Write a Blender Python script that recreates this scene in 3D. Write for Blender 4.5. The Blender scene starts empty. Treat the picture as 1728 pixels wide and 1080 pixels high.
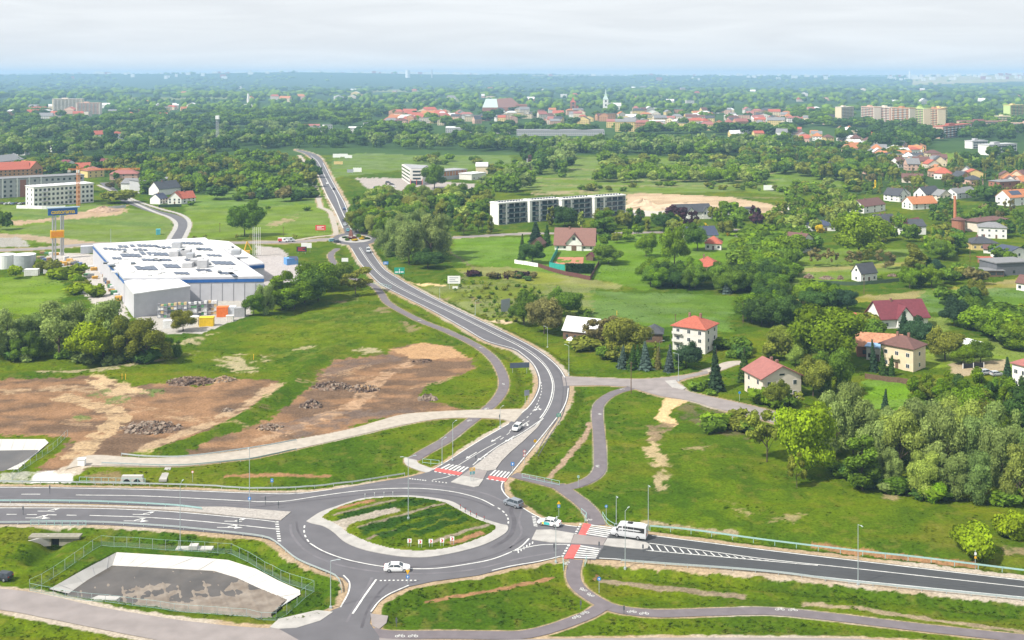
import bpy, math, random
import numpy as np
from mathutils import Vector, Matrix
random.seed(7); RNG = np.random.default_rng(7)
R = math.radians
SC = bpy.context.scene
COL = SC.collection
# ------------------------------------------------------------------ camera
F, H, CX, YH = 1850.0, 91.0, 864.0, 127.0        # focal length in photo pixels, drone height in metres
cam = bpy.data.cameras.new('camera'); camo = bpy.data.objects.new('camera', cam); COL.objects.link(camo)
cam.sensor_width = 36; cam.lens = 36 * F / 1728
cam.shift_y = -(540 - YH) / 1728
camo.location = (0, 0, H); camo.rotation_euler = (R(90), 0, 0)
cam.clip_start = 1; cam.clip_end = 80000
SC.camera = camo
# ------------------------------------------------------------------ sky, sun, exposure
SUN_EL, SUN_AZ = R(48), R(238)                   # azimuth clockwise from +Y: sun stands behind the camera to the left
w = bpy.data.worlds.new('World'); SC.world = w; w.use_nodes = True
nt = w.node_tree; N = nt.nodes; L = nt.links; N.clear()
out = N.new('ShaderNodeOutputWorld'); bg = N.new('ShaderNodeBackground'); bg.inputs['Strength'].default_value = 0.074
sky = N.new('ShaderNodeTexSky'); sky.sky_type = 'NISHITA'; sky.sun_disc = False
sky.sun_elevation = SUN_EL; sky.sun_rotation = SUN_AZ; sky.dust_density = 2.0
tc = N.new('ShaderNodeTexCoord'); mp = N.new('ShaderNodeMapping'); mp.inputs['Scale'].default_value = (4.2, 4.2, 40)
ns = N.new('ShaderNodeTexNoise'); ns.inputs['Scale'].default_value = 1.5; ns.inputs['Detail'].default_value = 7; ns.inputs['Roughness'].default_value = 0.55
ns.inputs['Distortion'].default_value = 0.8
cr = N.new('ShaderNodeValToRGB'); cr.color_ramp.elements[0].position = 0.38; cr.color_ramp.elements[1].position = 0.66
cr.color_ramp.elements[0].color = (8.5, 8.7, 8.95, 1); cr.color_ramp.elements[1].color = (9.4, 9.6, 9.8, 1)
mx = N.new('ShaderNodeMixRGB'); mx.inputs['Fac'].default_value = 0.9
L.new(tc.outputs['Generated'], mp.inputs['Vector']); L.new(mp.outputs[0], ns.inputs['Vector']); L.new(ns.outputs['Fac'], cr.inputs['Fac'])
L.new(sky.outputs[0], mx.inputs['Color1']); sx = N.new('ShaderNodeSeparateXYZ'); gr = N.new('ShaderNodeMapRange'); gr.inputs['From Min'].default_value = 0.0; gr.inputs['From Max'].default_value = 0.55; gr.inputs['To Min'].default_value = 1.0; gr.inputs['To Max'].default_value = 1.12
gm = N.new('ShaderNodeVectorMath'); gm.operation = 'SCALE'      # an overcast sky is brighter overhead than at the horizon
L.new(tc.outputs['Generated'], sx.inputs[0]); L.new(sx.outputs['Z'], gr.inputs['Value']); L.new(cr.outputs[0], gm.inputs[0]); L.new(gr.outputs[0], gm.inputs['Scale']); L.new(gm.outputs[0], mx.inputs['Color2']); L.new(mx.outputs[0], bg.inputs['Color']); L.new(bg.outputs[0], out.inputs['Surface'])
sl = bpy.data.lights.new('sun', 'SUN'); sl.energy = 4.8; sl.angle = R(1.6); sl.color = (1.0, 0.95, 0.86)
so = bpy.data.objects.new('sun', sl); COL.objects.link(so)
_sd = Vector((math.sin(SUN_AZ) * math.cos(SUN_EL), math.cos(SUN_AZ) * math.cos(SUN_EL), math.sin(SUN_EL)))
so.rotation_euler = _sd.to_track_quat('Z', 'Y').to_euler()
SC.view_settings.view_transform = 'Standard'; SC.view_settings.look = 'None'; SC.view_settings.gamma = 1
SC.view_settings.exposure = 0.5; SC.view_settings.use_curve_mapping = False
cy = SC.cycles; cy.use_denoising = True; cy.max_bounces = 4; cy.diffuse_bounces = 2; cy.glossy_bounces = 2; cy.transmission_bounces = 2
cy.transparent_max_bounces = 6; cy.volume_bounces = 0; cy.caustics_reflective = False; cy.caustics_refractive = False
# ------------------------------------------------------------------ helpers
def G(px, py, z=0.0):
    Y = F * (H - z) / (py - YH); return ((px - CX) * Y / F, Y)
def K(py): return (py - YH) / H
def to_px(x, y, z=0.0): return (CX + F * x / y, YH + F * (H - z) / y)
def spline(pts, step=4):
    """Catmull-Rom through the points"""
    P = [np.array(p, float) for p in pts]; o = []
    Q = [2 * P[0] - P[1]] + P + [2 * P[-1] - P[-2]]
    for i in range(1, len(Q) - 2):
        n = max(2, int(np.linalg.norm(Q[i + 1] - Q[i]) / step))
        for t in np.arange(n) / n:
            a, b, c, d = Q[i - 1], Q[i], Q[i + 1], Q[i + 2]
            o.append(0.5 * (2 * b + (c - a) * t + (2 * a - 5 * b + 4 * c - d) * t * t + (3 * b - a - 3 * c + d) * t ** 3))
    o.append(P[-1]); return o
_tab = RNG.random((256, 256))
def vnoise(x, y, s=0):
    x = np.asarray(x, float) + s * 17.3; y = np.asarray(y, float) + s * 31.7
    xi = np.floor(x).astype(np.int64); yi = np.floor(y).astype(np.int64); fx = x - xi; fy = y - yi
    fx = fx * fx * (3 - 2 * fx); fy = fy * fy * (3 - 2 * fy)
    a = _tab[xi & 255, yi & 255]; b = _tab[(xi + 1) & 255, yi & 255]; c = _tab[xi & 255, (yi + 1) & 255]; d = _tab[(xi + 1) & 255, (yi + 1) & 255]
    return (a * (1 - fx) + b * fx) * (1 - fy) + (c * (1 - fx) + d * fx) * fy
def fbm(x, y, s=0, o=4):
    t = 0; a = 0.5; n = 0
    for i in range(o): t = t + a * vnoise(x, y, s + i * 3); n += a; a *= 0.5; x = np.asarray(x) * 2.03; y = np.asarray(y) * 2.03
    return t / n
def inpoly(x, y, poly):
    P = np.asarray(poly, float); r = np.zeros(np.shape(x), bool); n = len(P)
    for i in range(n):
        x0, y0 = P[i]; x1, y1 = P[(i + 1) % n]
        if y0 == y1: continue
        c = (y0 > y) != (y1 > y)
        r ^= c & (x < (x1 - x0) * (y - y0) / (y1 - y0) + x0)
    return r
def polydist(x, y, P, closed=True):
    d = np.full(np.shape(x), 1e9); P = np.asarray(P, float); n = len(P)
    for i in range(n if closed else n - 1):
        a = P[i]; b = P[(i + 1) % n]; e = b - a; l2 = max(e @ e, 1e-9)
        t = np.clip(((x - a[0]) * e[0] + (y - a[1]) * e[1]) / l2, 0, 1)
        d = np.minimum(d, (x - a[0] - t * e[0]) ** 2 + (y - a[1] - t * e[1]) ** 2)
    return np.sqrt(d)
# ------------------------------------------------------------------ materials
MATS = {}
def mat(name, col, rough=0.8, var=0.12, scale=0.6, metal=0.0, bump=0.0, spec=0.3, alpha=1.0, col2=None, detail=4):
    if name in MATS: return MATS[name]
    m = bpy.data.materials.new(name); m.use_nodes = True; t = m.node_tree; b = t.nodes['Principled BSDF']
    b.inputs['Roughness'].default_value = rough; b.inputs['Metallic'].default_value = metal
    if 'Specular IOR Level' in b.inputs: b.inputs['Specular IOR Level'].default_value = spec
    g = t.nodes.new('ShaderNodeTexCoord'); n = t.nodes.new('ShaderNodeTexNoise'); n.inputs['Scale'].default_value = scale; n.inputs['Detail'].default_value = detail
    t.links.new(g.outputs['Object'], n.inputs['Vector'])
    r = t.nodes.new('ShaderNodeValToRGB'); r.color_ramp.elements[0].position = 0.3; r.color_ramp.elements[1].position = 0.7
    c0 = [max(0, c * (1 - var)) for c in col]; c1 = [min(1, c * (1 + var)) for c in col]
    if col2: c0, c1 = list(col), list(col2)
    r.color_ramp.elements[0].color = (*c0, 1); r.color_ramp.elements[1].color = (*c1, 1)
    t.links.new(n.outputs['Fac'], r.inputs['Fac']); t.links.new(r.outputs[0], b.inputs['Base Color'])
    if bump:
        bp = t.nodes.new('ShaderNodeBump'); bp.inputs['Strength'].default_value = bump; t.links.new(n.outputs['Fac'], bp.inputs['Height']); t.links.new(bp.outputs[0], b.inputs['Normal'])
    if alpha < 1: b.inputs['Alpha'].default_value = alpha
    MATS[name] = m; return m
def leafmat(name, objcol):
    m = bpy.data.materials.new(name); m.use_nodes = True; t = m.node_tree; N = t.nodes; L = t.links
    b = N['Principled BSDF']; b.inputs['Roughness'].default_value = 0.9; b.inputs['Specular IOR Level'].default_value = 0.05
    a = N.new('ShaderNodeAttribute'); a.attribute_name = 'tone'
    if objcol: o = N.new('ShaderNodeObjectInfo'); src = o.outputs['Color']
    else: o = N.new('ShaderNodeAttribute'); o.attribute_name = 'tint'; src = o.outputs['Color']
    mu = N.new('ShaderNodeMixRGB'); mu.blend_type = 'MULTIPLY'; mu.inputs['Fac'].default_value = 1
    L.new(src, mu.inputs['Color1']); L.new(a.outputs['Color'], mu.inputs['Color2'])
    L.new(mu.outputs[0], b.inputs['Base Color'])
    tr = N.new('ShaderNodeBsdfTranslucent'); L.new(mu.outputs[0], tr.inputs['Color'])
    ms = N.new('ShaderNodeMixShader'); ms.inputs['Fac'].default_value = 0.36
    L.new(b.outputs[0], ms.inputs[1]); L.new(tr.outputs[0], ms.inputs[2]); L.new(ms.outputs[0], N['Material Output'].inputs['Surface'])
    return m
LEAF = leafmat('leaf', True); LEAF2 = leafmat('leaf_mass', False)
BARK = mat('bark', (0.09, 0.07, 0.05), 0.9, 0.3, 3)
# ------------------------------------------------------------------ mesh builder
class MB:
    def __init__(s): s.v = []; s.f = []; s.m = []
    def add(s, vs, fs, mi=0):
        o = len(s.v); s.v += [tuple(map(float, v)) for v in vs]; s.f += [tuple(i + o for i in f) for f in fs]; s.m += [mi] * len(fs); return s
    def box(s, x0, y0, z0, x1, y1, z1, mi=0):
        return s.add([(x0, y0, z0), (x1, y0, z0), (x1, y1, z0), (x0, y1, z0), (x0, y0, z1), (x1, y0, z1), (x1, y1, z1), (x0, y1, z1)],
                     [(0, 3, 2, 1), (4, 5, 6, 7), (0, 1, 5, 4), (1, 2, 6, 5), (2, 3, 7, 6), (3, 0, 4, 7)], mi)
    def prism(s, P, z0, z1, mi=0, mt=None):
        n = len(P); a = sum(P[i][0] * P[(i + 1) % n][1] - P[(i + 1) % n][0] * P[i][1] for i in range(n))
        if a < 0: P = list(P)[::-1]
        vs = [(p[0], p[1], z0) for p in P] + [(p[0], p[1], z1) for p in P]
        s.add(vs, [(i, (i + 1) % n, n + (i + 1) % n, n + i) for i in range(n)], mi)
        o = len(s.v) - 2 * n; s.f.append(tuple(o + n + i for i in range(n))); s.m.append(mi if mt is None else mt)
        s.f.append(tuple(o + i for i in range(n - 1, -1, -1))); s.m.append(mi); return s
    def tube(s, p0, p1, r0, r1=None, n=6, mi=0):
        r1 = r0 if r1 is None else r1; p0 = Vector(p0); p1 = Vector(p1); d = (p1 - p0).normalized()
        u = d.orthogonal().normalized(); q = d.cross(u); vs = []
        for p, r in ((p0, r0), (p1, r1)):
            for i in range(n): a = 2 * math.pi * i / n; vs.append(p + (u * math.cos(a) + q * math.sin(a)) * r)
        return s.add(vs, [(i, (i + 1) % n, n + (i + 1) % n, n + i) for i in range(n)] + [tuple(range(n - 1, -1, -1)), tuple(range(n, 2 * n))], mi)
    def loft(s, rings, mi=0, cap=True):
        n = len(rings[0]); vs = [p for r in rings for p in r]; fs = []
        for k in range(len(rings) - 1):
            for i in range(n): fs.append((k * n + i, k * n + (i + 1) % n, (k + 1) * n + (i + 1) % n, (k + 1) * n + i))
        if cap: fs += [tuple(range(n - 1, -1, -1)), tuple((len(rings) - 1) * n + i for i in range(n))]
        return s.add(vs, fs, mi)
    def mesh(s, name, mats, smooth=False):
        me = bpy.data.meshes.new(name); me.from_pydata(s.v, [], s.f)
        for m in (mats if isinstance(mats, (list, tuple)) else [mats]): me.materials.append(m)
        if len(me.materials) > 1: me.polygons.foreach_set('material_index', s.m)
        if smooth: me.polygons.foreach_set('use_smooth', [True] * len(me.polygons))
        me.update(); return me
    def build(s, name, mats, parent=None, loc=(0, 0, 0), rz=0, smooth=False, fix=True):
        me = s.mesh(name, mats, smooth)
        if fix:
            import bmesh; bm = bmesh.new(); bm.from_mesh(me); bmesh.ops.recalc_face_normals(bm, faces=bm.faces); bm.to_mesh(me); bm.free()
        return link(name, me, parent, loc, rz)
def link(name, me, parent=None, loc=(0, 0, 0), rz=0, scale=None):
    o = bpy.data.objects.new(name, me); COL.objects.link(o); o.location = loc; o.rotation_euler = (0, 0, rz)
    if scale: o.scale = scale
    if parent: o.parent = parent
    return o
def tag(o, label=None, cat=None, group=None, kind=None):
    if label: o['label'] = label
    if cat: o['category'] = cat
    if group: o['group'] = group
    if kind: o['kind'] = kind
    return o
def empty(name, loc, rz, label, cat, group=None):
    o = bpy.data.objects.new(name, None); COL.objects.link(o); o.location = loc; o.rotation_euler = (0, 0, rz); o.empty_display_size = 0.5
    return tag(o, label, cat, group)
def copy_tree(o, loc, rz=None, label=None, group=None, parent=None, scale=None):
    c = o.copy(); COL.objects.link(c)
    if parent: c.parent = parent
    else:
        c.location = loc
        if rz is not None: c.rotation_euler = (0, 0, rz)
        if scale: c.scale = scale
        if label: c['label'] = label
        if group: c['group'] = group
    for ch in o.children: copy_tree(ch, None, parent=c)
    return c
ORD = ['leftmost', 'second from the left', 'third from the left', 'fourth from the left', 'fifth from the left', 'sixth from the left', 'seventh from the left', 'eighth from the left',
       'ninth from the left', 'tenth from the left', 'eleventh from the left', 'twelfth from the left']
def ordn(i, n):
    if n == 1: return ''
    if i == n - 1: return 'rightmost'
    if i < len(ORD) and i < (n + 1) // 2 + 1: return ORD[i]
    j = n - 1 - i
    return ['rightmost', 'second from the right', 'third from the right', 'fourth from the right', 'fifth from the right', 'sixth from the right', 'seventh from the right', 'eighth from the right', 'ninth from the right', 'tenth from the right', 'eleventh from the right', 'twelfth from the right'][min(j, 11)]
# ------------------------------------------------------------------ roads: outlines in photo pixels, unprojected onto the ground
def roadpoly(left, right): return spline(left) + spline(right)[::-1]
def wpoly(P): return [G(x, y) for x, y in P]
ROADS = []      # (name, world polygon, z, material key, verge m, ditch)
m_asph = mat('asphalt', (0.11, 0.106, 0.115), 0.85, 0.1, 0.25, bump=0.02, detail=8)
m_asph_dark = mat('asphalt_dark', (0.056, 0.058, 0.061), 0.85, 0.1, 0.2, detail=8)
m_asph_old = mat('asphalt_worn', (0.235, 0.208, 0.2), 0.9, 0.13, 0.3, detail=8)
m_path = mat('path_asphalt', (0.14, 0.122, 0.13), 0.9, 0.13, 0.5, detail=7)
m_gravel = mat('gravel', (0.36, 0.32, 0.27), 0.95, 0.14, 0.6, bump=0.1, detail=8)
m_conc = mat('concrete', (0.35, 0.335, 0.315), 0.9, 0.16, 0.5, detail=7)
m_cobble = mat('cobble', (0.33, 0.305, 0.28), 0.9, 0.22, 2.2, bump=0.2, detail=6)
m_white = mat('road_paint', (0.55, 0.55, 0.53), 0.7, 0.25, 0.8, detail=6)
m_red = mat('red_paint', (0.52, 0.10, 0.09), 0.8, 0.18, 1.2, detail=6)
def sheet(name, P, z, m, kind='structure'):
    from mathutils.geometry import tessellate_polygon
    vs = [Vector((p[0], p[1], 0)) for p in P]; t = tessellate_polygon([vs])
    mb = MB(); mb.add([(p[0], p[1], z) for p in P], [tuple(f) for f in t]); o = mb.build(name, m, fix=False)
    me = o.data
    if len(me.polygons) and sum(p.normal.z * p.area for p in me.polygons) < 0: me.flip_normals()
    o['kind'] = kind; return o
def slab(name, P, z0, z1, m, kind='structure'):
    o = MB().prism(P, z0, z1).build(name, m); o['kind'] = kind; return o
def road(name, left, right, z, m, verge=1.2, ditch=0.0, sp=True):
    P = wpoly(roadpoly(left, right) if sp else left + right[::-1]); ROADS.append((name, P, verge, ditch)); return sheet(name, P, z, m)
def strip_world(pts, width):
    """centre line in world metres -> left and right edges"""
    P = np.array(pts, float); T = np.gradient(P, axis=0); T /= np.maximum(np.linalg.norm(T, axis=1), 1e-9)[:, None]; n = np.stack([-T[:, 1], T[:, 0]], 1)
    return P + n * width / 2, P - n * width / 2
def resample(P, d):
    P = np.array(P, float); s = np.concatenate([[0], np.cumsum(np.linalg.norm(np.diff(P, axis=0), axis=1))]); n = max(2, int(s[-1] / d) + 1)
    t = np.linspace(0, s[-1], n); return np.stack([np.interp(t, s, P[:, 0]), np.interp(t, s, P[:, 1])], 1), s[-1]
def wline(px, step=4): return [G(x, y) for x, y in spline(px, step)]
def path(name, px, width, z, m, verge=0.5, ditch=0.0):
    P, _ = resample(wline(px), 1.5); l, r = strip_world(P, width); poly = [tuple(p) for p in l] + [tuple(p) for p in r[::-1]]
    ROADS.append((name, poly, verge, ditch))
    mb = MB(); n = len(l); mb.add([(*p, z) for p in l] + [(*p, z) for p in r], [(i, n + i, n + i + 1, i + 1) for i in range(n - 1)])
    o = mb.build(name, m, fix=False); o['kind'] = 'structure'
    if o.data.polygons[0].normal.z < 0: o.data.flip_normals()
    return o
MARK = {}
def mark(grp, px, width, z=0.045, dash=None, sp=True):
    W = wline(px) if sp else [G(*p) for p in px]
    mb = MARK.setdefault(grp, MB()); P, Ln = resample(W, 1.0 if W[0][1] < 400 else 4.0)
    if not dash:
        l, r = strip_world(P, width); n = len(l)
        mb.add([(*p, z) for p in l] + [(*p, z) for p in r], [(i, n + i, n + i + 1, i + 1) for i in range(n - 1)]); return
    on, off = dash; s = 0; cum = np.linspace(0, Ln, len(P))
    while s < Ln - 0.2:
        t = np.linspace(s, min(s + on, Ln), 3); q = np.stack([np.interp(t, cum, P[:, 0]), np.interp(t, cum, P[:, 1])], 1); l, r = strip_world(q, width)
        mb.add([(*p, z) for p in l] + [(*p, z) for p in r], [(0, 3, 4, 1), (1, 4, 5, 2)]); s += on + off
def markpoly(grp, px, z=0.045): MARK.setdefault(grp, MB()).add([(*G(*p), z) for p in px], [tuple(range(len(px)))])
def arrow(px, py, ang, kind='ahead', s=1.0, grp='arrows', z=0.05):
    """painted lane arrow, 5 m long; ang = heading in world radians"""
    x, y = G(px, py); c, sn = math.cos(ang), math.sin(ang); mb = MARK.setdefault(grp, MB())
    def pl(P): mb.add([(x + s * (a * c - b * sn), y + s * (a * sn + b * c), z) for a, b in P], [tuple(range(len(P)))])
    pl([(-2.6, -.12), (1.0, -.12), (1.0, .12), (-2.6, .12)])
    if kind != 'turn': pl([(1.0, -.55), (2.6, 0), (1.0, .55)])
    if kind in ('both', 'turn'):
        pl([(-.4, .12), (.7, 1.0), (.5, 1.2), (-.6, .35)]); pl([(.2, 1.35), (1.5, 1.5), (.95, .55)])
def bike(px, py, ang, s=.8, grp='bicycle_symbols', z=0.05):
    x, y = G(px, py); c, sn = math.cos(ang), math.sin(ang); mb = MARK.setdefault(grp, MB())
    def T(a, b): return (x + s * (a * c - b * sn), y + s * (a * sn + b * c), z)
    def seg(a, b, w=.1):
        d = Vector((b[0] - a[0], b[1] - a[1])); n = Vector((-d.y, d.x)).normalized() * w / 2
        mb.add([T(a[0] + n.x, a[1] + n.y), T(a[0] - n.x, a[1] - n.y), T(b[0] - n.x, b[1] - n.y), T(b[0] + n.x, b[1] + n.y)], [(0, 1, 2, 3)])
    for cx in (-.62, .62):
        vs = [T(cx + r * math.cos(k * math.pi / 5), r * math.sin(k * math.pi / 5)) for r in (.42, .28) for k in range(10)]
        mb.add(vs, [(k, (k + 1) % 10, 10 + (k + 1) % 10, 10 + k) for k in range(10)])
    for a, b in (((-.62, 0), (-.2, .5)), ((-.2, .5), (.4, .5)), ((.4, .5), (.62, 0)), ((-.62, 0), (0, 0)), ((0, 0), (.4, .5)), ((0, 0), (-.25, .65)), ((-.4, .65), (-.1, .65)), ((.4, .5), (.35, .75)), ((.35, .75), (.6, .78))): seg(a, b)

# far road to the north of the small roundabout, main road, roundabouts, branches
road('far_road', [(499, 253), (505, 255.5), (518, 261), (530, 274), (542, 304), (553, 330), (568, 358), (579, 385), (584, 400)], [(500, 252), (512, 254.5), (535, 262), (547, 275), (563, 307), (583, 343), (590, 363), (605, 390), (616, 401)], 0.012, m_asph, 2.5)
path('far_track', [(505, 262), (517, 278), (524, 296), (531, 315), (539, 342), (541, 350)], 3.0, 0.01, m_gravel, 1.0)
path('pavement', [(541, 350), (556, 357), (562, 372), (567, 393), (560, 397), (530, 400), (480, 408), (432, 410)], 3.0, 0.009, m_gravel, 0.5)
path('west_road', [(-40, 423), (60, 420), (150, 412), (250, 411), (360, 410), (432, 409), (500, 408), (545, 404), (585, 402)], 8, 0.014, m_asph_old, 2)
path('estate_road', [(175, 308), (205, 334), (230, 345), (262, 357), (288, 363), (305, 372), (309, 382), (303, 394), (295, 408)], 7.0, 0.01, m_asph, 0)
path('estate_pavement', [(213, 335), (228, 343), (262, 358), (284, 366), (296, 375), (296, 385), (288, 398), (283, 407)], 2.5, 0.02, m_conc, 0.3)
path('estate_pavement', [(165, 312), (214, 332.5), (240, 342.5), (275, 353.5), (303, 361), (317, 370), (320, 381), (314, 396), (309, 406)], 2.5, 0.018, m_conc, 0.3)
path('east_road', [(620, 402), (640, 399), (690, 402), (760, 401), (830, 397), (900, 394), (1060, 393), (1250, 388)], 6, 0.013, m_asph_old, 1)
_c = [(599.5 + 38 * math.cos(a), 403 + 10.5 * math.sin(a)) for a in np.linspace(0, 2 * math.pi, 40)[:-1]]
ROADS.append(('small_roundabout', wpoly(_c), 2, 0)); sheet('small_roundabout', wpoly(_c), 0.02, m_asph)
MAIN_L = [(583, 405), (592, 418), (606, 442), (621, 460), (643, 481), (681, 501), (731, 526), (781, 554), (819, 576), (864, 590), (878, 598), (897, 614), (906, 632), (908, 650), (901, 670), (888, 690), (870, 704), (852, 719), (807, 745), (756, 778), (728, 794), (690, 815)]
MAIN_R = [(618, 405), (623, 415), (633, 432), (650, 454), (673, 469), (698, 484), (746, 509), (808, 539), (864, 566), (902, 586), (928, 604), (946, 622), (957, 640), (961, 655), (958, 675), (950, 693), (935, 713), (915, 738), (890, 768), (866, 797), (850, 815), (852, 832)]
road('main_road', MAIN_L, MAIN_R, 0.012, m_asph, 1.6, 0.8)
road('side_road', [(948, 634), (957, 635), (1064, 639.5), (1114, 637.5), (1159, 632.5), (1193, 625)], [(950, 652), (958, 651), (1014, 650), (1060, 652), (1130, 646), (1160, 638), (1196, 630)], 0.016, m_asph_old, 1.0, 0)
road('lane_east', [(1062, 641), (1110, 640), (1139, 643), (1160, 660), (1214, 672.5), (1290, 690), (1420, 725)], [(1060, 652), (1072, 656), (1114, 668), (1164, 676), (1214, 690.5), (1276, 705), (1400, 742)], 0.02, m_asph_old, 1.0, 0)
path('drive', [(1192, 627), (1215, 620), (1235, 613), (1255, 612)], 4.5, 0.014, m_gravel, 0.3)
# roundabout
OUT = [(432, 831), (480, 833), (520, 831), (560, 826), (600, 820), (640, 813), (690, 805), (725, 796), (790, 800), (850, 815), (852, 832), (864, 843), (879, 854), (899, 868), (926, 880), (946, 885), (974, 889), (1035, 894), (1005, 945), (945, 940), (909, 949), (864, 957), (807, 971), (732, 981), (690, 990), (657, 1004), (640, 1016), (627, 1034), (624, 1052), (640, 1074), (640, 1100), (540, 1100), (470, 1061), (530, 1046), (560, 1030), (575, 1024), (586, 1003), (588, 985), (578, 975), (560, 969), (530, 957), (497, 942), (462, 914), (440, 906), (432, 903)]
ROADS.append(('roundabout', wpoly(OUT), 1.5, 0.7)); sheet('roundabout', wpoly(OUT), 0.024, m_asph)
road('west_carriageway', [(-160, 821), (0, 821), (125, 822), (275, 825), (432, 831), (520, 831)], [(-160, 848), (0, 848), (150, 850), (285, 855), (432, 859), (492, 864)], 0.012, m_asph, 1.6, 0.7)
road('west_carriageway', [(-160, 856), (0, 856), (150, 856.5), (250, 860), (325, 865), (432, 875), (500, 880)], [(-160, 883), (0, 884), (150, 885), (250, 890), (325, 896), (432, 906), (480, 915)], 0.016, m_asph, 1.6, 0.9)
road('east_main_road', [(960, 887), (974, 888), (1094, 902), (1296, 927.5), (1446, 945), (1728, 978), (1950, 1002)], [(920, 944), (946, 940), (1011, 943.5), (1064, 947), (1296, 966), (1446, 982), (1728, 1010), (1950, 1032)], 0.016, m_asph_dark, 2.2, 1.0)
road('access_road', [(-200, 975), (0, 993), (75, 1003), (162, 1023), (250, 1038), (325, 1049), (432, 1059), (520, 1057), (560, 1040)], [(-200, 1004), (0, 1029), (75, 1042.5), (175, 1062.5), (260, 1079), (330, 1092), (432, 1103), (520, 1108), (640, 1108)], 0.01, m_asph_old, 1.3, 0.3)
road('access_road', [(560, 1062), (625, 1072), (660, 1078), (800, 1080), (1000, 1077), (1300, 1076), (1500, 1080), (1800, 1100), (2000, 1110)], [(560, 1112), (625, 1114), (660, 1114), (800, 1114), (1000, 1112), (1300, 1112), (1500, 1116), (1800, 1140), (2000, 1150)], 0.012, m_asph_old, 1.0, 0.2)
road('gravel_track', [(888, 690), (840, 691), (790, 692), (690, 698), (640, 710), (600, 722), (550, 733), (480, 745), (432, 756), (350, 767), (250, 773), (165, 768), (130, 772)], [(868, 712), (830, 706), (750, 706), (680, 717), (600, 735), (500, 758), (432, 773), (400, 777), (300, 787), (200, 786), (140, 786), (110, 792)], 0.026, m_gravel, 0.6, 0)
# cycle and foot paths
path('cycle_path', [(570, 419), (558, 430), (565, 446), (578, 461), (595, 470), (610, 473), (632, 483), (643, 495), (657, 513), (707, 540), (757, 560), (807, 585), (836, 610), (850, 640), (846, 663), (828, 685), (810, 698)], 3.0, 0.012, m_path, 0.4)
path('cycle_path', [(803, 704), (778, 723), (752, 743), (722, 760), (697, 775)], 3.3, 0.02, m_path, 0.4)
path('pavement', [(693, 772), (694, 782), (712, 790), (735, 797)], 3.0, 0.008, m_conc, 0.3)
path('cycle_path', [(1066, 654), (1034, 664), (1012, 681), (1008, 700), (1011, 735), (1013, 772), (1011, 795), (992, 811), (955, 822), (914, 813), (866, 801)], 3.0, 0.008, m_path, 0.3)
path('cycle_path', [(940, 818), (960, 832), (984, 850), (1000, 868), (1008, 886)], 3.4, 0.02, m_path, 0.4)
path('cycle_path', [(972, 944), (967, 970), (975, 990), (998, 1008), (1026, 1023), (1060, 1031), (1114, 1035), (1189, 1033), (1296, 1031), (1396, 1040), (1521, 1055), (1621, 1066), (1728, 1077), (1900, 1090)], 2.6, 0.008, m_path, 0.5, 0.2)
path('cycle_path', [(1022, 1020), (996, 1036), (974, 1045), (939, 1058), (901, 1068), (864, 1072), (757, 1071), (660, 1071), (626, 1066)], 2.6, 0.018, m_path, 0.5, 0.2)
# central apron, islands, medians (raised kerbs)
APR = [(517, 880), (540, 865), (567, 855), (607, 842.5), (644, 838), (694, 837), (732, 841), (764, 847.5), (790, 863), (817, 876), (845, 885), (857, 888), (853, 900), (822, 917.5), (782, 930), (732, 939.5), (694, 941), (652, 936), (612, 927.5), (582, 915), (562, 898), (545, 888), (527, 884)]
ISL = [(541, 874), (564.5, 859), (607, 845), (647, 840), (694, 839.5), (732, 844), (754.5, 850), (782, 865), (802, 875), (822, 882.5), (837, 889), (832, 897.5), (807, 910), (769.5, 922.5), (732, 929), (694, 930), (657, 926), (622, 916), (602, 907.5), (584.5, 899), (574.5, 890), (557, 881)]
aprW = [G(x, y) for x, y in spline(APR + [APR[0]])][:-1]; islW = [G(x, y) for x, y in spline(ISL + [ISL[0]])][:-1]
slab('central_apron', aprW, -0.1, 0.12, m_conc)
def islandslab(px, m=m_conc, h=0.14, name='traffic_island', sp=False): return slab(name, [G(x, y) for x, y in (spline(px + [px[0]])[:-1] if sp else px)], -0.05, h, m)
islandslab([(285, 856), (380, 856), (432, 860), (484, 864), (491, 864.5), (474, 878.5), (432, 875), (330, 864)], m_cobble, name='median')
islandslab([(-160, 849.5), (0, 849.5), (285, 856), (330, 864), (250, 858.5), (150, 855), (0, 854.5), (-160, 854.5)], m_cobble, 0.1, name='median')
# island between the north lanes (3 pieces) and east island
islandslab([(761, 814), (779, 803), (816, 809), (808, 821), (800, 822.5)]); islandslab([(779, 802.2), (796, 791), (822, 796), (816, 808.2)], m_asph_old, 0.1)
islandslab([(796, 790.2), (815, 776), (838, 757), (876, 736), (913, 713), (907, 722), (884, 744), (862, 763), (846, 779), (836, 793), (822, 795.3)], m_cobble)
islandslab([(897, 911), (905, 895), (930, 894.5), (945, 897), (969, 901), (963, 917), (930, 916)]); islandslab([(963.2, 917.4), (969.4, 901.4), (1024, 909), (1017, 920.5)], m_asph_old, 0.1)
islandslab([(1018, 920.3), (1025, 909.3), (1060, 911), (1090, 916), (1096, 919), (1093, 926), (1085, 927.5), (1040, 923.5)])
islandslab([(1122, 643), (1140, 641.5), (1145, 648), (1158, 655), (1153, 658), (1134, 654)], m_conc, 0.12, 'pavement')
islandslab([(455, 1059), (470, 1045), (535, 1030), (562, 1033), (540, 1048), (500, 1060), (470, 1061.5)], m_conc, 0.08, 'pavement')
islandslab([(625, 1036), (655, 1040), (652, 1052), (640, 1062), (628, 1056)], m_asph_old, 0.1, 'pavement')
_s2 = [(599.5 + 28 * math.cos(a), 403 + 6.6 * math.sin(a)) for a in np.linspace(0, 2 * math.pi, 33)[:-1]]
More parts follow.
